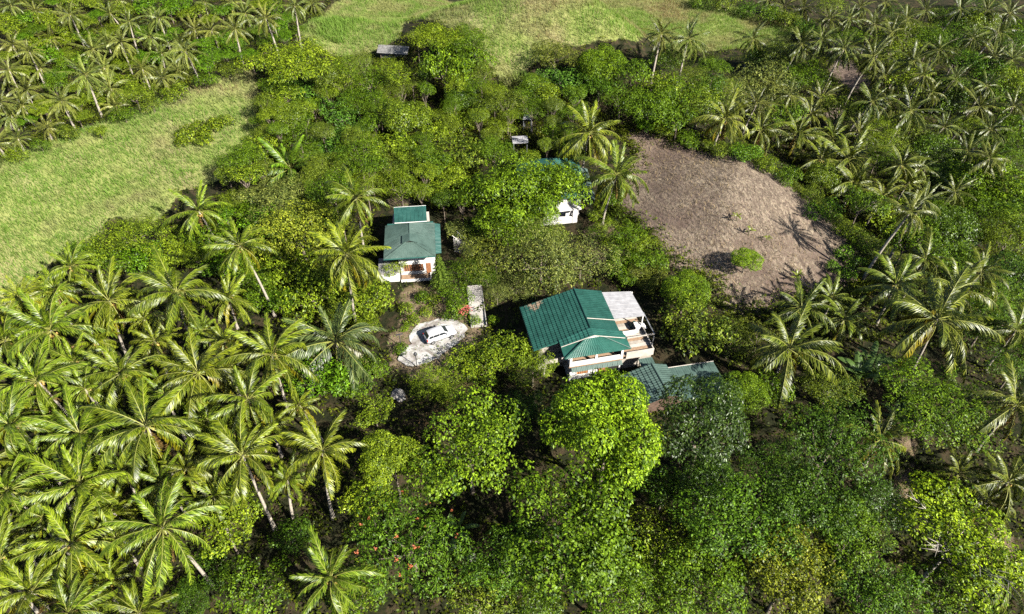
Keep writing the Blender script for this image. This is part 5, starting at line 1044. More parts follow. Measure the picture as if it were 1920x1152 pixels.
('coconut_palm',49.55,129.3,8.6,3.79,(1.48, 0.31),'palm_far_shaded',0,24,80,-38,'tall palm in the valley beyond the bare field, first from left, fifth row down',22),
('coconut_palm',58.48,145.13,7.13,4.26,(2.04, 0.74),'palm_far_shaded',0,24,80,-38,'tall palm in the valley beyond the bare field, second from left, fourth row down',22),
('coconut_palm',39.77,115.04,7.51,3.44,(1.37, 0.33),'palm_far_shaded',0,24,80,-38,'tall palm in the valley beyond the bare field, first from left, fourth row down',22),
('coconut_palm',121.46,180.12,10.25,3.89,(2.89, 0.45),'palm_far_shaded',0,24,80,-38,'tall palm in the valley beyond the bare field, eighth from left, second row down',22),
('coconut_palm',83.44,108.89,8.39,3.57,(2.68, 0.64),'palm_far_shaded',0,24,80,-38,'tall palm in the valley beyond the bare field, fourth from left, sixth row down',22),
('coconut_palm',59.7,138.09,9.05,3.7,(2.99, 0.16),'palm_far_shaded',0,24,80,-38,'tall palm in the valley beyond the bare field, third from left, fourth row down',22),
('coconut_palm',92.55,116.41,11.48,4.48,(2.93, 0.58),'palm_far_shaded',0,24,80,-38,'tall palm in the valley beyond the bare field, sixth from left, sixth row down',22),
('coconut_palm',94.76,114.15,7.04,4.59,(2.2, 0.86),'palm_far_shaded',0,24,80,-38,'tall palm in the valley beyond the bare field, seventh from left, sixth row down',22),
('coconut_palm',-110.41,145.15,6.95,3.85,(0.26, 0.11),'palm_fl',0,24,80,-38,'coconut palm in the far grove behind the grassy ridge, second from left, fifth row down',23),
('coconut_palm',-87.83,165.9,6.72,3.45,(-0.98, 0.22),'palm_fl',0,24,80,-38,'coconut palm in the far grove behind the grassy ridge, fifth from left, third row down',23),
('coconut_palm',-107.58,134.52,5.93,3.21,(0.15, 0.48),'palm_fl',0,24,80,-38,'coconut palm in the far grove behind the grassy ridge, first from left, fifth row down',23),
('coconut_palm',-109.01,152.14,7.75,3.4,(-0.52, 0.92),'palm_fl',0,24,80,-38,'coconut palm in the far grove behind the grassy ridge, first from left, fourth row down',23),
('coconut_palm',-81.48,101.27,2.08,2.38,(0.04, 0.03),'palm_fl',0,24,80,-38,'coconut palm in the far grove behind the grassy ridge, third from left, sixth row down',23),
('coconut_palm',-78.48,105.09,2.04,2.66,(0.08, 0.18),'palm_fl',0,24,80,-38,'coconut palm in the far grove behind the grassy ridge, fifth from left, sixth row down',23),
('coconut_palm',-93.09,168.77,7.97,3.14,(0.34, 0.63),'palm_fl',0,24,80,-38,'coconut palm in the far grove behind the grassy ridge, third from left, second row down',23),
('coconut_palm',-70.49,113.32,2.07,2.68,(0.02, 0.14),'palm_fl',0,24,80,-38,'coconut palm in the far grove behind the grassy ridge, sixth from left, sixth row down',23)]
GROUPS = [None, 'trees in the shady woods below the pavilion', 'trees near the houses', 'trees behind the grassy hill crest', 'bushes along the crest of the grassy ridge', 'bushes at the upper rim of the bare field', 'trees in the thicket behind the houses', 'trees between palm grove and smaller house', 'trees between palm grove and grassy slope', 'trees on the bank below the drive', 'low trees under the palm grove', 'trees along the lower edge of the bare field', 'shrubs on the grassy slope', 'shrubs in the yard above the car', 'shrubs at the right corner of the bare field', 'trees among the palms behind the grassy ridge', 'trees in the valley beyond the bare field', 'trees between the two houses', 'palms in the grove below the grassy slope', 'palms around the houses', 'palms on the slope below the bare field', 'palms along the upper edge of the bare field', 'palms in the valley beyond the bare field', 'palms behind the grassy ridge']
BANANAS = [(-17.04, 100.81, 1.15, 3, 'banana', 'big banana clump with broad leaves behind the smaller house', None), (41.97, 54.99, 1.2, 4, 'banana', 'banana clump with dark glossy leaves below the leaning palm', None), (-5.71, 36.62, 1.0, 1, 'banana', 'lone banana plant between flame tree and big-leaved tree', None), (-19.59, 112.52, 0.9, 2, 'banana', 'banana clump higher up in the thicket', None), (43.72, 48.97, 0.9, 2, 'banana', 'banana plants in front of the wide layered tree', None), (34.7, 80.55, 0.42, 1, 'banana_y', 'young banana plant in the bare field, the middle one of three', None), (33.48, 83.42, 0.42, 1, 'banana_y', 'young banana plant in the bare field, farthest from the lime tree', None), (37.16, 79.52, 0.3, 1, 'banana_y', 'smallest young banana plant in the bare field', None), (39.45, 71.97, 0.5, 1, 'banana_y', 'yellow banana sapling at the lower edge of the bare field', None), (53.78, 168.32, 0.8, 2, 'banana', 'banana clump on the slope behind the field corner', None)]

# ------------------------------------------------------------------ ground, split by what covers it
def in_poly(px, py, poly):
    inside = np.zeros(px.shape, bool)
    n = len(poly)
    for i in range(n):
        x0, y0 = poly[i]; x1, y1 = poly[(i + 1) % n]
        c = ((y0 > py) != (y1 > py)) & (px < (x1 - x0) * (py - y0) / ((y1 - y0) if y1 != y0 else 1e-9) + x0)
        inside ^= c
    return inside

def zone_mask(X, Y, polys):
    m = np.zeros(X.shape, bool)
    for p in polys:
        m |= in_poly(X, Y, p)
    return m

def soft_mask(X, Y, polys):
    acc = np.zeros(X.shape)
    offs = [(0, 0), (1.3, 0), (-1.3, 0), (0, 1.3), (0, -1.3), (0.9, 0.9), (-0.9, 0.9), (0.9, -0.9), (-0.9, -0.9)]
    for dx, dy in offs:
        acc += zone_mask(X + dx, Y + dy, polys)
    return acc / len(offs)

def axis_coords(lo, hi, d0, d1, step):
    mid = list(np.arange(d0, d1 + 1e-6, step))
    out = []
    s = step; v = d0
    while v > lo:
        s *= 1.35; v -= s; out.append(v)
    out = out[::-1] + mid
    s = step; v = d1
    while v < hi:
        s *= 1.35; v += s; out.append(v)
    return np.array(out)

def build_ground():
    xs = axis_coords(-900, 900, -150, 150, 1.0)
    ys = axis_coords(-500, 1200, 12, 235, 1.0)
    X, Y = np.meshgrid(xs, ys)
    Z = terrain(X, Y)
    nx, ny = len(xs), len(ys)
    V = np.stack([X, Y, Z], -1).reshape(-1, 3)
    a_g = soft_mask(X, Y, GRASS_POLYS).ravel()
    a_b = soft_mask(X, Y, FIELD_POLYS).ravel()
    a_d = soft_mask(X, Y, DIRT_POLYS).ravel()
    I, J = np.meshgrid(np.arange(nx - 1), np.arange(ny - 1))
    base = (J * nx + I).ravel()
    Q = np.stack([base, base + 1, base + nx + 1, base + nx], -1)
    cx = (X[:-1, :-1] + X[1:, 1:]).ravel() / 2
    cy = (Y[:-1, :-1] + Y[1:, 1:]).ravel() / 2
    zone = np.zeros(len(Q), int)
    zone[zone_mask(cx, cy, GRASS_POLYS)] = 1
    zone[zone_mask(cx, cy, FIELD_POLYS)] = 2
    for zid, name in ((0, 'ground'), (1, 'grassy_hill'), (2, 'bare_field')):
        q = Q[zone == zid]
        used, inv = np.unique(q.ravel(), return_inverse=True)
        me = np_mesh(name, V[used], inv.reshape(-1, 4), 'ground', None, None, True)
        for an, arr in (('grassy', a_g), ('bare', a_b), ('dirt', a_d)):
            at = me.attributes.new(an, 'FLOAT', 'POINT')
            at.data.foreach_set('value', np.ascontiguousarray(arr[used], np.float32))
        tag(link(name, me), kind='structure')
build_ground()

# ------------------------------------------------------------------ grass, straw and undergrowth: nobody could count them
def scatter(polys, density, seed, bbox=None):
    rng = np.random.default_rng(seed)
    out = []
    for poly in polys:
        a = np.array(poly)
        lo, hi = a.min(0), a.max(0)
        n = int((hi[0] - lo[0]) * (hi[1] - lo[1]) * density)
        p = lo + rng.random((n, 2)) * (hi - lo)
        out.append(p[in_poly(p[:, 0], p[:, 1], poly)])
    return np.concatenate(out)

def blades(pts, per, h0, h1, w, lean, seed, spread=0.35, name='x', mat='grass'):
    rng = np.random.default_rng(seed)
    n = len(pts)
    P = np.repeat(pts, per, 0) + rng.normal(0, spread, (n * per, 2))
    Z = terrain(P[:, 0], P[:, 1])
    m = len(P)
    p = np.column_stack([P, Z - 0.05])
    h = rng.uniform(h0, h1, m)
    ang = rng.random(m) * 2 * np.pi
    d = np.column_stack([np.cos(ang), np.sin(ang)]) * rng.uniform(0.1, lean, m)[:, None] + np.array([-0.18, -0.05]) * (lean > 0.3)
    sa = rng.random(m) * 2 * np.pi
    s = np.column_stack([np.cos(sa), np.sin(sa), np.zeros(m)]) * (w * rng.uniform(0.6, 1.3, m))[:, None] / 2
    mid = p + np.column_stack([d * 0.35 * h[:, None], 0.62 * h])
    tip = p + np.column_stack([d * h[:, None], h * (1 - 0.25 * np.linalg.norm(d, axis=1))])
    v = np.empty((m, 5, 3))
    v[:, 0], v[:, 1], v[:, 2], v[:, 3], v[:, 4] = p - s, p + s, mid + s * 0.8, mid - s * 0.8, tip
    b = np.arange(m) * 5
    q = np.stack([b, b + 1, b + 2, b + 3], -1)
    t = np.stack([b + 3, b + 2, b + 4], -1)
    tuft = np.repeat(rng.random(n), per)
    rnd = np.repeat(np.clip(0.6 * tuft + 0.4 * rng.random(m), 0, 1), 5)
    return np_mesh(name, v.reshape(-1, 3), q, mat, rnd, t)

def build_grass():
    pts = scatter(GRASS_POLYS, 8.0, 5)
    me = blades(pts, 3, 0.35, 1.1, 0.07, 0.7, 6, 0.3, 'tall_grass', 'grass')
    tag(link('tall_grass', me), 'pale green tall grass swaying over the open hillside', 'grass', kind='stuff')
    pts = scatter(FIELD_POLYS[:1], 2.6, 15)
    rng = np.random.default_rng(3)
    keep = (np.sin(pts[:, 0] * 0.23 + 1) + np.sin(pts[:, 1] * 0.19) + rng.normal(0, 0.7, len(pts))) > -0.35
    me = blades(pts[keep], 2, 0.25, 0.7, 0.07, 1.7, 16, 0.4, 'dry_straw', 'straw')
    tag(link('dry_straw', me), 'cut dry straw strewn over the bare brown field', 'straw', kind='stuff')
    pts = scatter(REED_POLYS, 5.0, 31)
    me = blades(pts, 4, 0.8, 1.9, 0.09, 0.6, 32, 0.3, 'reeds', 'grass')
    tag(link('reeds', me), 'pale seeding reeds between the thicket and the grassy hill', 'reeds', kind='stuff')
    pts = scatter(DIRT_POLYS + WEED_POLYS, 2.2, 21)
    me = blades(pts, 5, 0.15, 0.5, 0.08, 0.9, 22, 0.25, 'yard_grass', 'grass')
    tag(link('yard_grass', me), 'short weedy grass around the yards and field edge', 'grass', kind='stuff')
build_grass()

def build_undergrowth():
    rng = np.random.default_rng(77)
    n = 48000
    # over the part of the land that the picture looks at
    y = 26 + 195 * rng.random(n * 3) ** 1.15
    x = (rng.random(n * 3) * 2 - 1) * (36 + y * 0.62)
    ok = ~zone_mask(x, y, GRASS_POLYS + FIELD_POLYS + DIRT_POLYS + [CLEAR_POLY] + HOUSE_POLYS)
    ok &= (rng.random(len(x)) < np.where((x > 30) & (y > 62), 0.5, 0.15)) | zone_mask(x, y, SCRUB_POLYS)
    x, y = x[ok][:n], y[ok][:n]
    # weeds creeping over the margin of the cleared field
    for poly in FIELD_POLYS[:2]:
        for a, b in zip(poly, poly[1:] + poly[:1]):
            k = int(math.dist(a, b) * 9)
            t = rng.random(k)[:, None]
            e = np.array(a) * (1 - t) + np.array(b) * t + rng.normal(0, 1.0, (k, 2)) * rng.uniform(0.2, 1.5, (k, 1))
            x = np.concatenate([x, e[:, 0]]); y = np.concatenate([y, e[:, 1]])
    n = len(x)
    per = 10
    # clumpy height: knee-high weeds to head-high scrub
    lump = np.sin(x * 0.55 + 1.7 * np.sin(y * 0.31)) * np.sin(y * 0.47 + 1.3 * np.sin(x * 0.27)) * 0.5 + 0.5
    scrub = np.where(zone_mask(x, y, SCRUB_POLYS), 1.0, 0.45)
    hz = rng.random(n) * (0.35 + 2.3 * scrub * lump ** 1.5)
    size = rng.uniform(0.35, 0.62, n)
    m = n * per
    ang = rng.random(m) * 2 * np.pi
    rr = np.sqrt(rng.random(m)) * np.repeat(size, per)
    px = np.repeat(x, per) + np.cos(ang) * rr
    py = np.repeat(y, per) + np.sin(ang) * rr
    pz = np.repeat(terrain(x, y) + hz, per) + 0.12 - 0.3 * rr + rng.normal(0, 0.05, m)
    ax = unit(np.column_stack([np.cos(ang), np.sin(ang), rng.uniform(-0.4, 0.4, m)]) + rng.normal(0, 0.4, (m, 3)))
    nr = unit(np.column_stack([rng.normal(0, 0.45, (m, 2)), np.ones(m)]))
    ln = rng.uniform(0.24, 0.5, m)
    v, q = leaf_quads(np.column_stack([px, py, pz]), ax, nr, ln, ln * rng.uniform(0.35, 0.6, m))
    tuft = np.repeat(rng.random(n), per)
    rnd = np.repeat(np.clip(0.6 * tuft + 0.4 * rng.random(m), 0, 1), 4)
    me = np_mesh('undergrowth', v, q, 'under', rnd)
    tag(link('undergrowth', me), 'low leafy undergrowth covering the ground between the trees', 'undergrowth', kind='stuff')
build_undergrowth()

# ------------------------------------------------------------------ crowns
def make_crown(name, seed, rad, hgt, lobes, sprays, per, ls, flat=0.8, up=0.8, wl=0.5, sr=0.6, mat='leaf', droop=0.2, low=-0.25, lobe_r=(0.34, 0.5), rough=0.16, thick=0.3, gap=1.1, far=0.88):
    """a crown of lobes; on every lobe separate sprays of leaves with shade showing between them"""
    rng = np.random.default_rng(seed)
    d = unit(np.column_stack([rng.normal(0, 1, (lobes, 2)), rng.uniform(low, 1.1, lobes)]))
    dist = rng.uniform(0.3, far, lobes)
    c = d * dist[:, None] * np.array([rad, rad, hgt * 0.5])
    c[0] = (0, 0, hgt * 0.12)
    r = rng.uniform(lobe_r[0], lobe_r[1], lobes) * rad
    r[0] *= 1.2
    pr = r ** 2 / (r ** 2).sum()
    pts, outs = np.zeros((0, 3)), np.zeros((0, 3))
    tries = 0
    while len(pts) < sprays and tries < 40:
        tries += 1
        k = sprays
        li = rng.choice(lobes, k, p=pr)
        dd = unit(np.column_stack([rng.normal(0, 1, (k, 2)), rng.normal(0.4, 0.7, k)]))
        shell = 1.0 + rng.normal(-0.02, rough, k)
        p = c[li] + dd * (r[li] * shell)[:, None] * np.array([1, 1, flat])
        rel = (p[:, None, :] - c[None]) / np.array([1, 1, flat])
        dl = np.linalg.norm(rel, axis=2) / r[None]
        dl[np.arange(k), li] = 9
        ok = (dl.min(1) > 0.78) | (rng.random(k) < 0.06)
        p, dd = p[ok], dd[ok]
        # keep the sprays apart so that they read one by one
        keep = []
        allp = pts
        for q in range(len(p)):
            if len(allp) == 0 or ((allp - p[q]) ** 2).sum(1).min() > (sr * gap * (1.0 if tries < 14 else 0.6)) ** 2:
                keep.append(q); allp = np.vstack([allp, p[q]])
        pts = allp; outs = np.vstack([outs, dd[keep]])
    p, o = pts[:sprays], outs[:sprays]
    n = len(p); m = n * per
    O = np.repeat(unit(o + np.array([0, 0, 0.55])), per, 0)
    size = np.repeat(rng.uniform(0.65, 1.25, n), per)
    ref = unit(np.cross(O, rng.normal(0, 1, (m, 3))))
    rr = sr * 0.66 * np.sqrt(rng.random(m)) * size
    P = np.repeat(p, per, 0) + ref * rr[:, None] + O * ((1 - (rr / (sr * 1.25)) ** 2) * sr * thick + rng.normal(0, 0.05, m))[:, None]
    ax = unit(ref * 0.9 + rng.normal(0, 0.5, (m, 3)) * np.array([1, 1, 0.5]) + np.array([0, 0, -0.15]))
    nr = unit(O * 0.6 + np.array([0, 0, up * 0.6]) + ref * 0.25 + rng.normal(0, 0.33, (m, 3)))
    ln = ls * rng.uniform(0.7, 1.3, m)
    v, q = leaf_quads(P, ax, nr, ln, ln * wl * rng.uniform(0.8, 1.2, m), droop)
    cl = np.repeat(rng.random(n), per)
    rnd = np.repeat(np.clip(0.4 * cl + 0.6 * rng.random(m), 0, 1), 4)
    return np_mesh(name, v, q, mat, rnd)

# kind: (radius, height, mesh variants)
CROWN = {}
def crowns(kind, n, **kw):
    CROWN[kind] = (kw['rad'], kw['hgt'], [make_crown(kind + '_crown', 100 + 17 * len(CROWN) + i, **kw) for i in range(n)])
crowns('dense', 2, rad=7.5, hgt=11, lobes=36, sprays=900, per=24, ls=0.34, flat=0.85, up=0.7, wl=0.42, sr=0.66, lobe_r=(0.2, 0.32), rough=0.10, gap=0.95, far=0.72)
crowns('glossy', 2, rad=6.0, hgt=9, lobes=26, sprays=560, per=22, ls=0.32, flat=0.85, up=0.7, wl=0.36, sr=0.6, mat='leaf_glossy', lobe_r=(0.24, 0.36), rough=0.13, gap=1.0, far=0.74)
crowns('broad', 3, rad=6.0, hgt=7.5, lobes=30, sprays=580, per=16, ls=0.29, flat=0.8, up=1.0, wl=0.52, sr=0.54, lobe_r=(0.14, 0.30), rough=0.32, gap=1.15)
crowns('feathery', 3, rad=5.5, hgt=6.0, lobes=24, sprays=350, per=24, ls=0.27, flat=0.5, up=1.1, wl=0.34, sr=0.66, lobe_r=(0.16, 0.32), rough=0.28, gap=1.1)
crowns('layered', 2, rad=8.0, hgt=5.0, lobes=40, sprays=540, per=24, ls=0.31, flat=0.34, up=1.6, wl=0.42, sr=0.8, low=0.0, lobe_r=(0.13, 0.24), rough=0.26, thick=0.16, gap=1.1)
crowns('wispy', 2, rad=5.0, hgt=5.5, lobes=22, sprays=460, per=15, ls=0.23, flat=0.8, up=0.5, wl=0.32, sr=0.55, lobe_r=(0.2, 0.4), rough=0.38, gap=1.0)
crowns('bushy', 5, rad=3.4, hgt=4.6, lobes=15, sprays=185, per=16, ls=0.27, flat=0.8, up=0.8, wl=0.48, sr=0.48, lobe_r=(0.17, 0.38), rough=0.32, gap=1.1)
crowns('shrub', 4, rad=1.6, hgt=2.2, lobes=8, sprays=70, per=14, ls=0.24, flat=0.85, up=0.8, wl=0.5, sr=0.34, lobe_r=(0.3, 0.5), rough=0.2)

def make_trunk(name, seed, mat='bark', limbs=6):
    """unit trunk: foot at 0, limbs fanning out to radius 1 at height 1"""
    rng = random.Random(seed)
    b = MB()
    b.tube([(0, 0, -0.08), (0.02, 0.01, 0.2), (0, 0.02, 0.5), (0.03, 0, 0.75)], [0.085, 0.06, 0.05, 0.035], 7)
    for i in range(limbs):
        a = 6.283 * i / limbs + rng.uniform(-.4, .4)
        z0 = rng.uniform(0.4, 0.68)
        rr = rng.uniform(0.6, 0.95)
        m1 = (math.cos(a) * rr * 0.4, math.sin(a) * rr * 0.4, z0 + 0.18)
        e1 = (math.cos(a) * rr, math.sin(a) * rr, z0 + rng.uniform(0.3, 0.5))
        b.tube([(0, 0.01, z0), m1, e1], [0.035, 0.022, 0.007], 5)
        a2 = a + rng.uniform(-.7, .7)
        b.tube([m1, (m1[0] + math.cos(a2) * .35, m1[1] + math.sin(a2) * .35, m1[2] + .28)], [0.018, 0.006], 4)
    return b.mesh(name, mat, True)
TRUNK = [make_trunk('trunk', i) for i in range(3)]
PALE_TRUNK = [make_trunk('trunk', 9 + i, 'pale_bark', 8) for i in range(2)]

def tz(x, y):
    return float(terrain(np.array([x]), np.array([y]))[0])

def place_tree(name, x, y, hc, rad, kind, color, label, cat, group, pale=False, hscale=1.0, i=0):
    r0, h0, ms = CROWN[kind]
    rng = random.Random(int(x * 131 + y * 977) + i)
    z = tz(x, y)
    me = ms[rng.randrange(len(ms))]
    s = rad / r0
    if kind == 'shrub':
        o = link(name, me, None, (x, y, z + hc))
        o.scale = (s, s, s * hscale); o.rotation_euler = (0, 0, rng.uniform(0, 6.28)); o.color = (*color, 1)
        return tag(o, label, cat, group)
    rt = root(name, (x, y, z), rng.uniform(0, 6.28), label, cat, group)
    tr = link('trunk', (PALE_TRUNK if pale else TRUNK)[rng.randrange(2)], rt)
    tr.scale = (rad * 0.62, rad * 0.62, hc + 0.1)
    cr = link('crown', me, rt, (0, 0, hc))
    cr.scale = (s * rng.uniform(0.9, 1.14), s * rng.uniform(0.9, 1.14), s * hscale * rng.uniform(0.85, 1.15))
    cr.color = (color[0] * 1.2, color[1] * 1.2, color[2] * 1.2, 1)
    return rt

# ------------------------------------------------------------------ palms
def frond_data(L, arch, leaf, hang, n, seed, w=0.066):
    """one feathered frond along +x; returns vertices, quads, tris, material index per face"""
    rng = random.Random(seed)
    V, Q, T, RN = [], [], [], []
    pts = []
    x = z = 0.0
    K = 24
    side_bend = rng.uniform(-0.45, 0.45)
    yy = 0.0
    for k in range(K + 1):
        s = k / K
        th = -arch * s ** 1.35
        pts.append((Vector((x, yy, z)), th))
        x += math.cos(th) * L / K; z += math.sin(th) * L / K; yy += side_bend * s * L / K
    def at(s):
        f = s * K; i = min(int(f), K - 1); t = f - i
        return pts[i][0].lerp(pts[i + 1][0], t), pts[i][1] * (1 - t) + pts[i + 1][1] * t
    # rachis: flat ribbon with a keel
    rq = []
    for k in range(0, K, 3):
        a, ta = pts[k]; b_, tb = pts[min(k + 3, K)]
        wa = 0.042 * (1 - k / K) + 0.006; wb = 0.042 * (1 - min(k + 3, K) / K) + 0.006
        i = len(V)
        up = Vector((0, 0, 0.03))
        V += [a + Vector((0, -wa, 0)) , a + up, a + Vector((0, wa, 0)), b_ + Vector((0, -wb, 0)), b_ + up, b_ + Vector((0, wb, 0))]
        RN += [0.5] * 6
        rq += [(i, i + 3, i + 4, i + 1), (i + 1, i + 4, i + 5, i + 2)]
    nr = len(rq)
    Q += rq
    for side in (-1, 1):
        for k in range(n):
            s = 0.14 + 0.86 * (k + rng.uniform(0.1, 0.9)) / n
            p, th = at(s)
            prof = math.sin(math.pi * min(1, (s - 0.05) * 0.86 + 0.13)) ** 0.55
            ll = leaf * prof * rng.uniform(0.7, 1.15)
            fw = R(34 + 30 * s + rng.uniform(-13, 13))
            h = hang + rng.uniform(-0.25, 0.3)
            t = Vector((math.cos(th), 0, math.sin(th)))
            u = Vector((-math.sin(th), 0, math.cos(th)))
            sd = Vector((0, side, 0))
            d1 = (t * math.sin(fw) + sd * math.cos(fw) * math.cos(h) - u * math.cos(fw) * math.sin(h)).normalized()
            h2 = h + rng.uniform(0.4, 0.95)
            d2 = (t * math.sin(fw) + sd * math.cos(fw) * math.cos(h2) - u * math.cos(fw) * math.sin(h2) + Vector((0, 0, -0.4))).normalized()
            m1 = p + d1 * ll * 0.55
            e = m1 + d2 * ll * 0.45
            wv = (t - d1 * t.dot(d1)).normalized() * w * 0.5
            i = len(V)
            V += [p - wv * 0.6, p + wv * 0.6, m1 + wv, m1 - wv, e]
            rv = rng.random()
            RN += [rv, rv, rv, rv, min(1, rv + 0.25)]
            Q.append((i, i + 1, i + 2, i + 3)); T.append((i + 3, i + 2, i + 4))
    return V, Q, T, RN, nr

def frond_mesh(name, *a):
    V, Q, T, RN, nr = frond_data(*a)
    me = np_mesh(name, np.array([tuple(v) for v in V]), np.array(Q), 'frond', np.array(RN), np.array(T))
    me.materials.append(M['rachis'])
    mi = np.zeros(len(Q) + len(T), np.int32); mi[:nr] = 1
    me.polygons.foreach_set('material_index', mi)
    return me

# young upright fronds, arching ones, hanging old ones
FRONDS = [[frond_mesh('frond', 4.8, 0.6, 1.0, 0.3, 60, 11), frond_mesh('frond', 4.6, 0.9, 1.0, 0.35, 60, 12)],
          [frond_mesh('frond', 5.2, 1.25, 1.1, 0.5, 62, 13), frond_mesh('frond', 5.1, 1.6, 1.1, 0.65, 62, 14), frond_mesh('frond', 4.9, 1.9, 1.0, 0.6, 60, 15), frond_mesh('frond', 5.3, 1.4, 1.0, 0.4, 58, 18)],
          [frond_mesh('frond', 4.9, 1.2, 1.0, 0.85, 60, 16), frond_mesh('frond', 4.6, 1.7, 0.95, 1.0, 58, 17)]]

def frond_plan(seed, n=24, up=80, down=-38):
    rng = random.Random(seed)
    out = []
    for i in range(n):
        t = i / (n - 1)
        az = i * 2.39996 + rng.uniform(-0.4, 0.4)
        el = up + (down - up) * t ** 0.78 + rng.uniform(-11, 11)
        k = 0 if t < 0.28 else (1 if t < 0.74 else 2)
        out.append((az, el, k, rng.randrange(len(FRONDS[k])), rng.uniform(0.78, 1.12) * (0.8 if t < 0.1 else 1), t, rng.uniform(-0.35, 0.35)))
    return out

def frond_color(t, rng, base):
    y = rng.uniform(0.68, 1.18)
    c = [base[0] * y, base[1] * y, base[2] * y]
    if t < 0.3:
        c = [c[0] * 1.08, c[1] * 1.12, c[2] * 0.8]
    if t > 0.8 and rng.random() < 0.55:
        c = [c[0] * 1.4, c[1] * 1.0, c[2] * 0.7]
    return (c[0], c[1], c[2], 1)

def frond_matrix(az, el, roll, sc):
    return Matrix.Rotation(az, 4, 'Z') @ Matrix.Rotation(-R(el), 4, 'Y') @ Matrix.Rotation(roll, 4, 'X') @ Matrix.Scale(sc, 4)

FARCROWN = []
def far_crowns():
    lib = [[frond_data(4.8, 0.5, 1.1, 0.3, 30, 31, 0.10)], [frond_data(5.0, 1.0, 1.1, 0.6, 32, 32, 0.10), frond_data(5.0, 1.3, 1.1, 0.7, 32, 33, 0.10)], [frond_data(4.8, 1.25, 1.0, 1.0, 30, 34, 0.10)]]
    for v in range(5):
        Vs, Qs, Ts, Rs, off, nrs = [], [], [], [], 0, []
        rng = random.Random(v)
        for az, el, k, j, sc, t, roll in frond_plan(500 + v, 27, 84, -50):
            V, Q, T, RN, nr = lib[k][j % len(lib[k])]
            mt = frond_matrix(az, el, roll, sc)
            Vs += [tuple(mt @ p + Vector((0, 0, 0.1))) for p in V]
            Qs.append(np.array(Q) + off); Ts.append(np.array(T) + off); nrs.append((len(Q), nr))
            g = rng.uniform(-0.25, 0.25)
            Rs += [min(1, max(0, r_ * 0.6 + 0.2 + g)) for r_ in RN]
            off += len(V)
        me = np_mesh('palm_crown', np.array(Vs), np.concatenate(Qs), 'frond', np.array(Rs), np.concatenate(Ts))
        me.materials.append(M['rachis'])
        mi = np.zeros(len(me.polygons), np.int32); s0 = 0
        for nq, nr in nrs:
            mi[s0:s0 + nr] = 1; s0 += nq
        me.polygons.foreach_set('material_index', mi)
        FARCROWN.append(me)
far_crowns()

def palm_trunk(seed, h, lean, r=0.2, far=False):
    """foot at origin, top at (lean, h); slight swelling at the foot"""
    b = MB()
    k = 5 if far else 9
    pts, rad = [], []
    for i in range(k + 1):
        s = i / k
        pts.append((lean[0] * s ** 1.6, lean[1] * s ** 1.6, -0.5 + (h + 0.5) * s))
        rad.append(r * (1.0 - 0.42 * s) + 0.13 * max(0, 1 - 6 * s))
    b.tube(pts, rad, 6 if far else 8)
    return b

def place_palm(name, x, y, h, rad, lean, base, label, group, near, nf=24, up=80, down=-38, seed=0):
    z = tz(x - lean[0], y - lean[1])
    ztop = tz(x, y) + h
    rt = root(name, (x - lean[0], y - lean[1], z), 0, label, 'palm', group)
    if h > 1.0:
        palm_trunk(seed, ztop - z, lean, 0.2 if near else 0.24, not near).build('trunk', 'palm_bark', rt, True)
    top = Vector((lean[0], lean[1], ztop - z))
    s = rad / 4.55
    rng = random.Random(seed * 7 + 3)
    k = rng.uniform(0.78, 1.14); w = rng.uniform(0.88, 1.12)
    base = (base[0] * k * w * 1.06, base[1] * k * 1.06, base[2] * k)
    if not near:
        c = link('crown', FARCROWN[rng.randrange(len(FARCROWN))], rt, top)
        c.scale = (s, s, s); c.rotation_euler = (rng.uniform(-.12, .12), rng.uniform(-.12, .12), rng.uniform(0, 6.28))
        c.color = (*base, 1)
        return rt
    for az, el, k, j, sc, t, roll in frond_plan(seed, nf, up, down):
        f = link('frond', FRONDS[k][j], rt)
        mt = Matrix.Translation(top) @ frond_matrix(az, el, roll, sc * s) @ Matrix.Translation((0.12, 0, 0))
        f.matrix_parent_inverse = Matrix.Identity(4)
        f.matrix_basis = mt
        f.color = frond_color(t, rng, base)
    if h > 3.5:
        for q in range(rng.randint(1, 3)):
            f = link('dead_frond', FRONDS[2][q % 2], rt)
            f.matrix_basis = Matrix.Translation(top) @ frond_matrix(rng.uniform(0, 6.28), rng.uniform(-75, -58), rng.uniform(-.4, .4), s * 0.85)
            k = rng.uniform(0.8, 1.2)
            f.color = (0.20 * k, 0.13 * k, 0.055 * k, 1)
    if h > 4 and rng.random() < 0.75:
        b = MB()
        for i in range(6):
            a = rng.uniform(0, 6.28)
            b.ball((top.x + math.cos(a) * 0.42, top.y + math.sin(a) * 0.42, top.z - 0.35 - rng.uniform(0, .35)), 0.16, 6, 0, 1.2)
        b.build('coconut_bunch', 'nut', rt, True)
    return rt

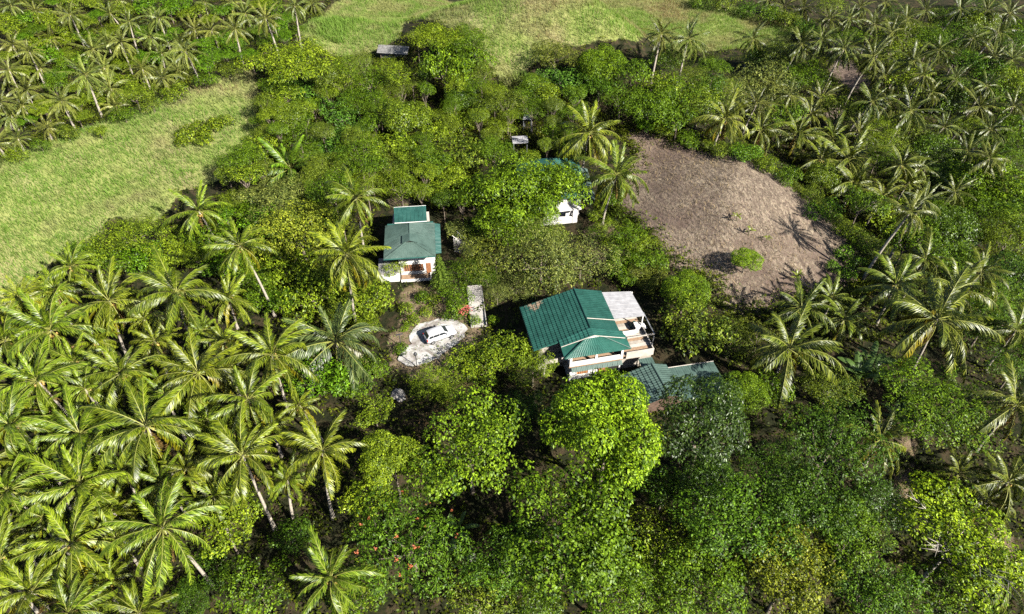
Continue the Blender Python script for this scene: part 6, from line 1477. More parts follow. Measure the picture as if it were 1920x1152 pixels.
# ------------------------------------------------------------------ banana plants
def banana_leaf_mesh(seed, L=2.6, W=0.62, arch=1.2):
    rng = random.Random(seed)
    b = MB()
    K = 10
    x = z = 0.0
    rows = []
    for k in range(K + 1):
        s = k / K
        th = 0.55 - arch * s ** 1.4
        w = W * 0.5 * (math.sin(math.pi * min(1, max(0.02, (s - 0.08) * 1.06))) ** 0.55 if s > 0.12 else 0.06)
        rows.append((x, z, w))
        x += math.cos(th) * L / K; z += math.sin(th) * L / K
    for side in (-1, 1):
        for k in range(K):
            (x0, z0, w0), (x1, z1, w1) = rows[k], rows[k + 1]
            tear = 0.04 if rng.random() < 0.35 else 0.0
            i = len(b.v)
            b.v += [(x0 + tear, 0, z0), (x1, 0, z1), (x1 - tear, side * w1, z1 - w1 * 0.25), (x0 + tear * 1.5, side * w0, z0 - w0 * 0.25)]
            b.f.append((i, i + 1, i + 2, i + 3)); b.m.append(0)
            r_ = rng.random(); b.a += [0.75, 0.75, r_, r_]
    return b.mesh('leaf', 'banana')
BLEAF = [banana_leaf_mesh(i, 2.6, 0.62, 1.0 + 0.25 * i) for i in range(4)]

def place_banana(x, y, size, stems, color, label, group=None, seed=0):
    z = tz(x, y)
    rng = random.Random(seed)
    rt = root('banana_plant', (x, y, z), 0, label, 'banana plant', group)
    for st in range(stems):
        ox, oy = (0, 0) if st == 0 else (rng.uniform(-1.3, 1.3) * size, rng.uniform(-1.3, 1.3) * size)
        hh = size * rng.uniform(1.6, 2.4)
        MB().tube([(ox, oy, -0.2), (ox * 1.05, oy, hh * 0.6), (ox * 1.1, oy * 1.05, hh)], [0.14 * size, 0.11 * size, 0.05 * size], 7).build('stem', 'stem', rt, True)
        n = rng.randint(7, 9)
        for i in range(n):
            f = link('leaf', BLEAF[rng.randrange(4)], rt)
            el = rng.uniform(-5, 55)
            f.matrix_basis = Matrix.Translation((ox * 1.1, oy * 1.05, hh - 0.05)) @ frond_matrix(i * 6.283 / n + rng.uniform(-.3, .3), el, rng.uniform(-.3, .3), size * rng.uniform(0.8, 1.1))
            k = rng.uniform(0.85, 1.15)
            f.color = (color[0] * k, color[1] * k, color[2] * k, 1)
    return rt

# ------------------------------------------------------------------ plants, set out from the tables
for i, (nm, x, y, hc, rad, kind, col, pale, hs, label, cat, group) in enumerate(TREES):
    group = GROUPS[group]
    t = place_tree(nm, x, y, hc, rad, kind, COLORS[col], label, cat, group, pale, hs, i)
    if col == 'flame':
        # orange blossom sprays over the crown's upper side
        rng = random.Random(12)
        bl = []
        for k in range(3):
            mb = MB()
            for q in range(14):
                a, b_ = rng.uniform(0, 6.28), rng.uniform(0, .3)
                p = Vector((math.cos(a) * b_, math.sin(a) * b_, rng.uniform(-.08, .12)))
                d = Vector((rng.uniform(-1, 1), rng.uniform(-1, 1), rng.uniform(.2, 1))).normalized() * .22
                s = d.cross(Vector((0.2, 0.3, 1))).normalized() * .09
                mb.quad(p, p + d * .6 + s, p + d, p + d * .6 - s)
            bl.append(mb.mesh('blossom', 'petal'))
        for k in range(20):
            a = rng.uniform(0, 6.28); rr = rad * math.sqrt(rng.uniform(0.02, 0.8))
            o = link('blossom', bl[k % 3], t, (rr * math.cos(a), rr * math.sin(a), hc + rad * (0.50 - 0.42 * (rr / rad) ** 2)))
            o.rotation_euler = (0, 0, a)
            s = rng.uniform(0.3, 0.75); o.scale = (s, s, s)
    if col == 'bare_lime':
        # pale leafless limbs breaking through the thin side of the crown
        rng = random.Random(2)
        for k in range(6):
            a = R(200) + rng.uniform(-1.0, 1.3) - t.rotation_euler.z
            L = rad * rng.uniform(0.8, 1.15)
            z0 = hc * 0.75
            pts = [(0, 0, z0)]
            for s in (0.35, 0.7, 1.0):
                a += rng.uniform(-.2, .2)
                pts.append((math.cos(a) * L * s, math.sin(a) * L * s, z0 + (hc * 0.62) * s * rng.uniform(.8, 1.1)))
            mb = MB().tube(pts, [0.12, 0.06, 0.035, 0.012], 5)
            for q in range(7):
                s = rng.uniform(.3, .95); i0 = min(2, int(s * 3)); p = Vector(pts[i0]).lerp(Vector(pts[i0 + 1]), s * 3 - i0)
                a2 = a + rng.uniform(-1.1, 1.1)
                e = p + Vector((math.cos(a2), math.sin(a2), rng.uniform(.1, .8))) * rad * rng.uniform(.18, .34)
                mb.tube([p, e], [0.035, 0.008], 4)
            mb.build('bare_limb', 'pale_bark', t, True)

for i, (nm, x, y, h, rad, lean, col, near, nf, up, down, label, group) in enumerate(PALMS):
    group = GROUPS[group]
    place_palm(nm, x, y, h, rad, lean, COLORS[col], label, group, near, nf, up, down, 40 + i)

for i, (x, y, size, stems, col, label, group) in enumerate(BANANAS):
    place_banana(x, y, size, stems, COLORS[col], label, group, 70 + i)

# tapering conifer by the smaller house
def conifer(x, y, h, rad):
    z = tz(x, y)
    rt = root('conifer', (x, y, z), 0, 'slim pointed conifer with tiered branches beside the smaller house', 'tree')
    MB().tube([(0, 0, -0.2), (0, 0, h * 0.97)], [0.17, 0.03], 7).build('trunk', 'bark', rt, True)
    rng = np.random.default_rng(9)
    P, A, Nn, L = [], [], [], []
    tiers = 15
    for t in range(tiers):
        s = t / (tiers - 1)
        zz = h * (0.12 + 0.86 * s); rr = rad * (1 - s) ** 0.85 + 0.15
        nb = int(5 + 6 * (1 - s))
        for b in range(nb):
            a = 6.283 * b / nb + t * 0.7 + rng.uniform(-.15, .15)
            d = np.array([math.cos(a), math.sin(a), 0])
            for q in range(14):
                f = (q + 0.5) / 14
                p = np.array([0, 0, zz]) + d * rr * f + np.array([0, 0, 0.25 * rr * f - 0.35 * rr * f * f])
                for sd in (-1, 1):
                    ax = d * 0.8 + sd * np.array([-d[1], d[0], 0]) * 0.8 + np.array([0, 0, -.1])
                    P.append(p); A.append(ax); Nn.append([0, 0, 1]); L.append(0.34 * (1 - .4 * f))
    P, A, Nn, L = np.array(P), unit(np.array(A)), unit(np.array(Nn, float) + rng.normal(0, .25, (len(P), 3))), np.array(L)
    v, q = leaf_quads(P, A, Nn, L, L * .32, .2)
    me = np_mesh('crown', v, q, 'leaf', np.repeat(rng.random(len(P)), 4))
    c = link('crown', me, rt); c.color = (0.10, 0.16, 0.03, 1)
conifer(*CONIFER)

# red-flowered bush by the steps
def red_bush(x, y):
    rt = root('flower_bush', (x, y, tz(x, y)), 0, 'round bush covered in coral red flowers beside the concrete steps', 'bush')
    c = link('leaves', CROWN['shrub'][2][0], rt, (0, 0, 0.7)); c.scale = (.55, .55, .6); c.color = (0.12, 0.18, 0.03, 1)
    rng = random.Random(6)
    mb = MB()
    for k in range(150):
        a = rng.uniform(0, 6.28); e = rng.uniform(0.15, 1.5); r = 1.0
        p = Vector((math.cos(a) * math.cos(e) * r, math.sin(a) * math.cos(e) * r, 0.75 + math.sin(e) * .75))
        d = Vector((rng.uniform(-1, 1), rng.uniform(-1, 1), rng.uniform(0, 1))).normalized() * .26
        s = d.cross(Vector((.3, .2, 1))).normalized() * .11
        mb.quad(p, p + d * .5 + s, p + d, p + d * .5 - s)
    mb.build('flowers', 'petal_red', rt)['kind'] = 'stuff'
red_bush(*RED_BUSH)


# ------------------------------------------------------------------ roofs
def lerp3(a, b, t):
    return Vector(a).lerp(Vector(b), t)

def course_roof(parent, e0, e1, r1, r0, n, mat, name='tile_course', amp=0.022, pitch=0.34, lip=0.075):
    """eave e0-e1, ridge r0-r1: n overlapping tile courses, each a piece of its own"""
    e0, e1, r1, r0 = (Vector(p) for p in (e0, e1, r1, r0))
    nrm = (e1 - e0).cross(r0 - e0)
    if nrm.length < 1e-5: nrm = (e1 - e0).cross(r1 - e0)
    nrm.normalize()
    if nrm.z < 0: nrm = -nrm
    for i in range(n):
        t0, t1 = i / n, (i + 1) / n
        a0, a1 = e0.lerp(r0, t0), e1.lerp(r1, t0)
        b0, b1 = e0.lerp(r0, t1), e1.lerp(r1, t1)
        w = max((a1 - a0).length, (b1 - b0).length)
        seg = max(2, int(w / pitch) * 2)
        mb = MB()
        off = 0.02 + random.Random(i * 31 + n).uniform(0, 0.008)
        for k in range(seg + 1):
            s = k / seg
            wv = amp * (1 if k % 2 else -1)
            lo = a0.lerp(a1, s); hi = b0.lerp(b1, s)
            mb.v += [tuple(lo + nrm * 0.0), tuple(lo + nrm * (lip + off + wv)), tuple(hi + nrm * (off + wv))]
        for k in range(seg):
            j = k * 3
            mb.f += [(j, j + 3, j + 4, j + 1), (j + 1, j + 4, j + 5, j + 2)]; mb.m += [0, 0]
        mb.build(name, mat, parent)

def rib_roof(parent, e0, e1, r1, r0, n, mat, name='roof_panel', rib=0.05):
    """n sheets side by side, each with a raised seam and two small ribs"""
    e0, e1, r1, r0 = (Vector(p) for p in (e0, e1, r1, r0))
    nrm = (e1 - e0).cross(r0 - e0)
    if nrm.length < 1e-5: nrm = (e1 - e0).cross(r1 - e0)
    nrm.normalize()
    if nrm.z < 0: nrm = -nrm
    for i in range(n):
        mb = MB()
        ss = [0, 0.03, 0.05, 0.09, 0.35, 0.37, 0.40, 0.42, 0.67, 0.69, 0.72, 0.74, 0.985]
        hh = [0, 0, rib, 0, 0, rib * .6, rib * .6, 0, 0, rib * .6, rib * .6, 0, 0]
        for s, h in zip(ss, hh):
            t = (i + s) / n
            lo, hi = e0.lerp(e1, t), r0.lerp(r1, t)
            mb.v += [tuple(lo + nrm * (0.03 + h)), tuple(hi + nrm * (0.03 + h))]
        for k in range(len(ss) - 1):
            j = k * 2
            mb.f.append((j, j + 2, j + 3, j + 1)); mb.m.append(0)
        mb.build(name, mat, parent)

def slab(mb, pts, th=0.12, mi=0):
    pts = [Vector(p) for p in pts]
    lo = [p - Vector((0, 0, th)) for p in pts]
    i = len(mb.v); n = len(pts)
    mb.v += [tuple(p) for p in pts] + [tuple(p) for p in lo]
    mb.f.append(tuple(range(i, i + n))); mb.m.append(mi)
    mb.f.append(tuple(reversed(range(i + n, i + 2 * n)))); mb.m.append(mi)
    for k in range(n):
        a, b = i + k, i + (k + 1) % n
        mb.f.append((a + n, b + n, b, a)); mb.m.append(mi)
    return mb

def cap(parent, pts, mat, r=0.09, name='ridge_cap'):
    return MB().tube(pts, r, 6).build(name, mat, parent)

def window(parent, x0, x1, y, z0, z1, slats, mat='orange_wood', name='window', frame='white'):
    """recessed window in a wall that faces -y: frame, dark pane, upright slats"""
    w = MB()
    t = 0.07
    for a in ((x0, x1, z0, z0 + t), (x0, x1, z1 - t, z1), (x0, x0 + t, z0 + t, z1 - t), (x1 - t, x1, z0 + t, z1 - t)):
        w.box(a[0], a[1], y - 0.06, y + 0.02, a[2], a[3])
    o = w.build(name, frame, parent)
    MB().box(x0 + t, x1 - t, y - 0.012, y + 0.012, z0 + t, z1 - t).build('pane', 'pane', o)
    sw = (x1 - x0 - 2 * t) / slats
    for k in range(slats):
        xa = x0 + t + sw * k
        MB().box(xa + 0.04 * sw, xa + 0.66 * sw, y - 0.045, y - 0.016, z0 + t + 0.004, z1 - t - 0.004).build('slat', mat, o)
    return o

# ------------------------------------------------------------------ main house
def main_house():
    h = root('house', (7.0, 56.5, 0), R(12), 'two-storey white house with bright green tiled gable roof and front balcony', 'house')
    # lower floor
    g = MB().box(0, 6.6, -0.3, 8.6, -0.3, 2.6)
    g.build('lower_wall', 'white', h)
    window(h, 0.9, 2.5, -0.32, 0.9, 2.0, 6)
    d = MB().box(3.7, 6.3, -0.33, -0.28, 0.0, 2.2).build('doorway', 'dark', h)  # flat panel on the solid wall, its inner shade painted on
    MB().box(3.8, 5.0, -0.37, -0.335, 0.02, 2.1).build('door', 'wood', d)
    MB().box(0.02, 0.2, -0.42, -0.31, -0.3, 2.6).build('pier', 'white', h)
    MB().box(3.1, 3.35, -0.42, -0.31, -0.3, 2.6).build('pier', 'white', h)
    MB().box(6.4, 6.58, -0.42, -0.31, -0.3, 2.6).build('pier', 'white', h)
    # left wing under the long slope
    MB().box(-3.3, -0.01, 2.2, 8.6, -0.3, 4.35).build('wing_wall', 'stained', h)
    window(h, -2.6, -1.2, 2.18, 1.0, 2.2, 4, 'wood')
    s = MB(); s.box(-2.9, -0.02, 0.9, 2.19, 2.35, 2.55); s.build('side_balcony', 'cream', h)
    MB().box(-2.9, -2.75, 0.9, 1.05, -0.3, 2.35).build('post', 'cream', h)
    MB().box(-2.9, -0.02, 0.9, 1.0, 2.56, 3.2).build('parapet', 'cream', h)
    # balcony
    MB().box(-0.15, 6.75, -0.55, 1.9, 2.61, 2.76).build('balcony_floor', 'floor_wood', h)
    for x0, x1 in ((0.2, 3.1), (3.4, 6.35)):
        MB().box(x0, x1, -0.52, -0.38, 2.77, 3.5).build('parapet', 'white', h)
    MB().box(-0.1, 0.03, -0.25, 1.8, 2.77, 3.5).build('parapet', 'white', h)
    MB().box(6.58, 6.7, -0.25, 1.8, 2.77, 3.5).build('parapet', 'white', h)
    for x in (-0.1, 3.1, 6.4):
        MB().box(x, x + 0.29, -0.54, -0.27, 2.765, 4.95).build('column', 'white', h)
    a = MB(); slab(a, [(0.1, -1.0, 2.26), (6.6, -1.0, 2.26), (6.6, -0.56, 2.55), (0.1, -0.56, 2.55)], 0.03)
    aw = a.build('awning', 'grey_metal', h)
    rib_roof(aw, (0.1, -1.05, 2.25), (6.6, -1.05, 2.25), (6.6, -0.56, 2.58), (0.1, -0.56, 2.58), 10, 'roof_faded', 'awning_sheet', 0.03)
    # upper floor
    MB().box(0.05, 6.5, 1.9, 8.8, 2.77, 5.15).build('upper_wall', 'cream', h)
    window(h, 0.5, 2.6, 1.88, 3.3, 4.6, 6, 'wood')
    window(h, 3.7, 5.9, 1.88, 2.9, 4.6, 6, 'wood', 'balcony_door')
    gb = MB(); gb.poly([(-3.3, 8.95, 4.4), (6.5, 8.95, 5.2), (3.0, 8.95, 6.35)]); gb.build('gable_wall', 'cream', h)
    # roof
    rb = MB()
    slab(rb, [(-4.05, 1.5, 4.5), (3.0, 1.5, 6.45), (3.0, 9.35, 6.45), (-4.05, 9.35, 4.5)], 0.1)
    slab(rb, [(3.0, 0.7, 6.45), (6.75, 0.7, 5.38), (6.75, 9.35, 5.38), (3.0, 9.35, 6.45)], 0.1)
    slab(rb, [(-0.95, 0.7, 5.33), (3.0, 0.7, 6.43), (3.0, 1.49, 6.43), (-0.95, 1.49, 5.33)], 0.1)
    roof = rb.build('roof', 'roof_green', h)
    course_roof(roof, (-4.05, 9.35, 4.5), (-4.05, 1.5, 4.5), (3.0, 1.5, 6.45), (3.0, 9.35, 6.45), 14, 'roof_green')
    course_roof(roof, (6.75, 3.7, 5.38), (6.75, 9.35, 5.38), (3.0, 9.35, 6.45), (3.0, 3.7, 6.45), 7, 'roof_green', lip=0.05)
    course_roof(roof, (6.75, 0.7, 5.30), (6.75, 3.68, 5.30), (3.0, 3.68, 6.40), (3.0, 0.7, 6.40), 7, 'roof_green', lip=0.05)
    # lighter gable band over the balcony and the hip below it
    course_roof(roof, (-1.0, 1.75, 5.42), (-1.0, 0.55, 5.42), (3.0, 0.5, 6.56), (3.0, 1.95, 6.56), 8, 'roof_light')
    course_roof(roof, (7.0, 0.35, 5.46), (7.0, 1.6, 5.46), (3.0, 1.95, 6.56), (3.0, 0.5, 6.56), 7, 'roof_light')
    course_roof(roof, (-0.95, -1.0, 4.88), (7.4, -1.0, 4.88), (4.0, 0.62, 6.2), (2.1, 0.62, 6.2), 6, 'roof_light', pitch=0.3)
    sk = MB()
    slab(sk, [(-0.95, -0.98, 4.88), (2.1, 0.62, 6.18), (2.1, 1.4, 6.15), (-0.95, 1.6, 5.3)], 0.06)
    slab(sk, [(7.4, -0.98, 4.88), (7.4, 1.3, 5.0), (4.0, 1.4, 6.1), (4.0, 0.62, 6.18)], 0.06)
    slab(sk, [(-0.9, -0.95, 4.84), (7.35, -0.95, 4.84), (4.0, 0.6, 6.14), (2.1, 0.6, 6.14)], 0.06)
    sk.build('hip_side', 'roof_light', roof)
    gl = MB(); gl.poly([(1.4, 0.56, 5.95), (4.6, 0.56, 5.95), (3.0, 0.56, 6.45)]); gl.build('gablet', 'white', roof)
    for pts in ([(3.0, 9.4, 6.56), (3.0, 1.9, 6.56)], [(-0.95, -1.0, 4.95), (2.1, 0.6, 6.27)], [(7.4, -1.0, 4.95), (4.0, 0.6, 6.27)]):
        cap(roof, pts, 'roof_green')
    cap(roof, [(-1.0, 0.5, 5.47), (3.0, 0.47, 6.62), (7.0, 0.32, 5.5)], 'cream', 0.05, 'barge_board')
    cap(roof, [(3.05, 3.66, 6.52), (6.75, 3.66, 5.45)], 'cream', 0.05, 'flashing')
    cap(roof, [(-4.1, 9.4, 4.5), (-4.1, 1.45, 4.5), (-0.95, 1.45, 5.35)], 'roof_light', 0.07, 'gutter')
    # side terrace under the white sheets
    tf = MB().box(6.61, 11.0, 0.1, 9.0, 2.35, 2.52).build('terrace_floor', 'floor_wood', h)
    for k in range(16):
        MB().box(6.63, 10.98, 0.14 + k * 0.55, 0.66 + k * 0.55, 2.521, 2.545 + 0.006 * (k % 3)).build('plank', ('stained', 'floor_wood', 'cream')[(k * 7) % 3], tf)
    MB().box(6.62, 10.9, 0.3, 8.9, -0.3, 2.34).build('terrace_wall', 'stained', h)
    MB().box(7.4, 11.0, 0.0, 0.12, 2.0, 3.1).build('parapet', 'cream', h)
    MB().box(10.9, 11.02, 0.12, 4.2, 2.56, 3.0).build('parapet', 'cream', h)
    MB().box(6.7, 9.9, 3.4, 3.5, 2.56, 3.3).build('parapet', 'white', h)
    MB().box(9.8, 10.3, 3.6, 4.6, 2.56, 3.5).build('terrace_wall', 'white', h)
    for x, y in ((10.8, 4.3), (10.8, 8.6), (6.9, 4.4)):
        MB().box(x, x + 0.14, y, y + 0.14, 2.56, 5.0).build('post', 'white', h)
    MB().box(8.3, 12.0, 2.4, 2.52, 3.0, 3.14).build('beam', 'cream', h)
    MB().box(11.86, 11.98, 2.53, 6.5, 3.0, 3.12).build('beam', 'grey_metal', h)
    MB().box(11.85, 11.97, 2.41, 2.51, -0.3, 2.99).build('post', 'grey_metal', h)
    wr = MB(); slab(wr, [(6.6, 4.15, 5.16), (10.95, 4.0, 5.02), (10.75, 8.75, 5.02), (6.5, 9.3, 5.16)], 0.05)
    w = wr.build('porch_roof', 'white_sheet', h)
    rib_roof(w, (10.75, 8.75, 5.02), (10.95, 4.0, 5.02), (6.6, 4.15, 5.16), (6.5, 9.3, 5.16), 6, 'white_sheet', 'roof_sheet', 0.045)
main_house()

# ------------------------------------------------------------------ pavilion below the main house
def annex():
    h = root('pavilion', (18.2, 51.1, 0), R(15), 'low pavilion with grey-green tiled gable and flat sheet roof beside the white house', 'pavilion')
    MB().box(-3.9, 1.6, 0.5, 4.5, -0.5, 2.1).build('wall', 'shade_wood', h)
    MB().box(1.7, 7.2, 0.9, 4.0, -0.5, 2.05).build('wall', 'shade_wood', h)
    rb = MB()
    slab(rb, [(-4.5, -0.2, 2.25), (0, -0.2, 3.5), (0, 5.0, 3.5), (-4.5, 5.0, 2.25)], 0.08)
    slab(rb, [(0, -0.2, 3.5), (2.0, -0.2, 2.75), (2.0, 5.0, 2.75), (0, 5.0, 3.5)], 0.08)
    rf = rb.build('roof', 'roof_faded', h)
    course_roof(rf, (-4.5, 5.0, 2.25), (-4.5, -0.2, 2.25), (0, -0.2, 3.5), (0, 5.0, 3.5), 9, 'roof_faded')
    course_roof(rf, (2.0, -0.2, 2.75), (2.0, 5.0, 2.75), (0, 5.0, 3.5), (0, -0.2, 3.5), 4, 'roof_faded', lip=0.05)
    cap(rf, [(0, -0.25, 3.58), (0, 5.05, 3.58)], 'roof_faded')
    sb = MB(); slab(sb, [(1.9, -0.4, 2.2), (7.9, -0.9, 2.2), (7.9, 4.0, 2.62), (2.05, 4.45, 2.62)], 0.06)
    sr = sb.build('sheet_roof', 'roof_faded', h)
    rib_roof(sr, (1.9, -0.4, 2.2), (7.9, -0.9, 2.2), (7.9, 4.0, 2.62), (2.05, 4.45, 2.62), 7, 'roof_faded', 'roof_sheet', 0.02)
    cap(sr, [(2.1, 4.5, 2.66), (7.95, 4.05, 2.66)], 'cream', 0.05, 'flashing')
    lt = MB(); slab(lt, [(-0.9, 5.3, 2.5), (0.9, 5.2, 2.5), (0.9, 6.6, 2.7), (-0.9, 6.7, 2.7)], 0.06)
    l = lt.build('back_roof', 'roof_faded', h)
    rib_roof(l, (-0.9, 5.3, 2.5), (0.9, 5.2, 2.5), (0.9, 6.6, 2.7), (-0.9, 6.7, 2.7), 2, 'roof_faded', 'roof_sheet', 0.03)
    for x in (-0.8, 0.7):
        MB().box(x, x + 0.1, 6.4, 6.5, -0.3, 2.6).build('post', 'wood', h)
annex()

# ------------------------------------------------------------------ smaller house by the drive
def guest_house():
    h = root('house', (-18.0, 75.5, 0), R(6), 'smaller white two-storey house with faded green hip roof above the car', 'house')
    MB().box(1.9, 6.9, 0.7, 6.6, -0.3, 2.6).build('lower_wall', 'white', h)
    window(h, 2.3, 5.3, 0.68, 0.75, 2.15, 9, 'wood')
    MB().box(5.6, 6.3, 0.66, 0.71, 0.0, 2.1).build('door', 'wood', h)
    MB().box(1.9, 6.3, -0.75, 0.69, -0.3, 0.18).build('terrace_floor', 'floor_wood', h)
    MB().box(1.9, 6.3, -0.85, -0.75, -0.3, 0.5).build('parapet', 'white', h)
    MB().box(6.1, 6.3, -0.74, 0.5, 0.19, 0.5).build('parapet', 'white', h)
    MB().box(1.8, 6.5, 0.56, 1.79, 2.61, 2.76).build('balcony_floor', 'cream', h)
    MB().box(1.8, 6.5, 0.5, 0.62, 2.45, 3.5).build('parapet', 'white', h)
    for x in (1.9, 6.2):
        MB().box(x, x + 0.2, 0.63, 0.85, 2.77, 4.8).build('column', 'white', h)
    MB().box(0.6, 6.9, 1.8, 6.6, 2.77, 4.8).build('upper_wall', 'white', h)
    window(h, 2.9, 5.9, 1.78, 3.1, 4.6, 8)
    window(h, 0.9, 2.2, 1.78, 3.4, 4.5, 3, 'wood')
    # low lean-to at the west corner
    MB().box(-0.9, 1.7, -0.6, 2.0, -0.3, 1.9).build('shed_wall', 'white', h)
    lb = MB(); slab(lb, [(-1.2, -0.9, 1.95), (1.7, -0.9, 1.95), (1.7, 2.2, 2.3), (-1.2, 2.2, 2.3)], 0.07)
    lr = lb.build('shed_roof', 'stained', h)
    rib_roof(lr, (-1.2, -0.9, 1.95), (1.7, -0.9, 1.95), (1.7, 2.2, 2.3), (-1.2, 2.2, 2.3), 4, 'thatch', 'roof_sheet', 0.03)
    rb = MB()
    FL, FR, BR, BL = (-0.05, -1.35, 4.85), (7.2, -1.35, 4.85), (7.2, 6.5, 4.85), (-0.05, 6.5, 4.85)
    RF, RB = (3.7, 1.2, 6.2), (3.6, 5.0, 6.2)
    slab(rb, [FL, FR, BR, BL], 0.09)
    roof = rb.build('roof', 'roof_faded', h)
    rib_roof(roof, FL, FR, RF, RF, 9, 'roof_faded', rib=0.02)
    rib_roof(roof, BL, FL, RF, RB, 9, 'roof_faded', rib=0.03)
    rib_roof(roof, FR, BR, RB, RF, 9, 'roof_faded', rib=0.015)
    rib_roof(roof, BR, BL, RB, RB, 9, 'roof_teal', rib=0.03)
    for a, b in ((FL, RF), (FR, RF), (RF, RB), (BL, RB), (BR, RB)):
        cap(roof, [lerp3(a, b, 0.0) + Vector((0, 0, 0.05)), lerp3(a, b, 1.0) + Vector((0, 0, 0.05))], 'roof_faded', 0.07)
    gm = MB(); gm.poly([(2.9, 0.75, 6.05), (4.5, 0.75, 6.05), (3.7, 0.75, 6.36)]); gm.build('gablet', 'dark', roof)
    gr = MB(); slab(gr, [(2.6, 0.6, 6.02), (3.7, 0.6, 6.45), (3.7, 2.4, 6.42), (2.6, 2.4, 6.02)], 0.05); slab(gr, [(3.7, 0.6, 6.45), (4.8, 0.6, 6.02), (4.8, 2.4, 6.02), (3.7, 2.4, 6.42)], 0.05)
    gr.build('gablet_roof', 'roof_faded', roof)
    cap(roof, [FL, FR], 'roof_teal', 0.1, 'gutter')
    # brighter strip along the east eave
    sb = MB(); slab(sb, [(7.21, -0.6, 4.78), (8.0, -0.3, 4.6), (8.0, 6.6, 4.6), (7.21, 6.6, 4.78)], 0.05); so = sb.build('side_roof', 'roof_teal', h)
    rib_roof(so, (8.0, -0.3, 4.6), (8.0, 6.6, 4.6), (7.21, 6.6, 4.78), (7.21, -0.6, 4.78), 7, 'roof_teal', 'roof_sheet', 0.03)
    # back wing
    MB().box(1.0, 6.4, 6.61, 10.0, -0.3, 4.6).build('back_wall', 'cream', h)
    kb = MB(); slab(kb, [(0.2, 6.55, 4.62), (7.0, 6.55, 4.62), (7.0, 7.3, 4.66), (0.2, 7.3, 4.66)], 0.05); ko = kb.build('link_roof', 'roof_teal', h)
    rib_roof(ko, (0.2, 6.55, 4.62), (7.0, 6.55, 4.62), (7.0, 7.3, 4.66), (0.2, 7.3, 4.66), 8, 'roof_teal', 'roof_sheet', 0.03)
    ub = MB(); slab(ub, [(1.3, 7.2, 4.85), (6.1, 7.2, 4.85), (6.0, 10.5, 5.35), (1.15, 10.5, 5.35)], 0.06); uo = ub.build('back_roof', 'roof_teal', h)
    rib_roof(uo, (1.3, 7.2, 4.85), (6.1, 7.2, 4.85), (6.0, 10.5, 5.35), (1.15, 10.5, 5.35), 8, 'roof_teal', 'roof_sheet', 0.06)
    cap(uo, [(1.3, 7.17, 4.85), (6.1, 7.17, 4.85)], 'white', 0.06, 'fascia')
    cap(uo, [(1.15, 10.52, 5.37), (6.0, 10.52, 5.37)], 'white', 0.05, 'fascia')
    # outside stair down to the east
    st = root('outside_stair', (-8.6, 82.6, 0), R(-24), 'grey concrete outside stair with white railing beside the smaller house', 'stair')
    n = 11
    for i in range(n):
        MB().box(i * 0.3, i * 0.3 + 0.32, -0.6, 0.6, -0.3, 2.2 - i * 0.2).build('step', 'concrete', st)
    for y in (-0.62, 0.62):
        MB().tube([(-0.1, y, 3.1), (n * 0.3, y, 0.95)], 0.045, 5).build('handrail', 'white', st)
        for i in range(0, n, 2):
            MB().tube([(i * 0.3 + .1, y, 2.2 - i * 0.2), (i * 0.3 + .1, y, 3.03 - i * 0.196)], 0.03, 4).build('baluster', 'white', st)
guest_house()

# ------------------------------------------------------------------ third house under the spreading tree
def shaded_house():
    h = root('house', (8.5, 87.6, 0), R(4), 'white house with green roof mostly hidden under the spreading tree', 'house')
    MB().box(-6.0, 2.6, 3.2, 13.0, -0.3, 4.2).build('wall', 'white', h)
    MB().box(-3.4, 2.2, 1.6, 3.19, -0.3, 0.3).build('porch_floor', 'cream', h)
    MB().box(-3.4, 1.2, 1.4, 1.58, -0.3, 1.5).build('parapet', 'white', h)
    for x in (-3.4, 1.25):
        MB().box(x, x + 0.75, 1.35, 1.6, -0.29, 2.7).build('pier', 'white', h)
    cb = MB(); slab(cb, [(-4.4, 0.9, 2.75), (2.6, 1.5, 2.95), (2.6, 3.15, 2.95), (-4.4, 3.15, 2.75)], 0.16)
    cb.build('porch_canopy', 'white', h)
    window(h, -2.8, -0.8, 3.18, 0.9, 2.2, 5, 'wood')
    rb = MB()
    e = [(-7.0, 2.6, 4.25), (3.7, 2.6, 4.25), (3.7, 14.2, 4.25), (-7.0, 14.2, 4.25)]
    r0, r1 = (-1.6, 6.4, 6.3), (-1.6, 11.2, 6.3)
    slab(rb, e, 0.08)
    ro = rb.build('roof', 'roof_teal', h)
    rib_roof(ro, e[0], e[1], r0, r0, 12, 'roof_teal')
    rib_roof(ro, e[1], e[2], r1, r0, 13, 'roof_teal')
    rib_roof(ro, e[2], e[3], r1, r1, 12, 'roof_teal')
    rib_roof(ro, e[3], e[0], r0, r1, 13, 'roof_teal')
    for a, b in ((e[1], r0), (e[2], r1), (r0, r1), (e[0], r0), (e[3], r1)):
        cap(ro, [Vector(a) + Vector((0, 0, 0.05)), Vector(b) + Vector((0, 0, 0.05))], 'roof_teal', 0.08)
    # verandah roof running down the east side
    sb = MB(); slab(sb, [(3.75, 2.7, 4.1), (5.0, 2.7, 3.6), (5.0, 12.0, 3.6), (3.75, 12.0, 4.1)], 0.05); so = sb.build('side_roof', 'roof_faded', h)
    rib_roof(so, (5.0, 2.7, 3.6), (5.0, 12.0, 3.6), (3.75, 12.0, 4.1), (3.75, 2.7, 4.1), 10, 'roof_faded', 'roof_sheet', 0.03)
shaded_house()

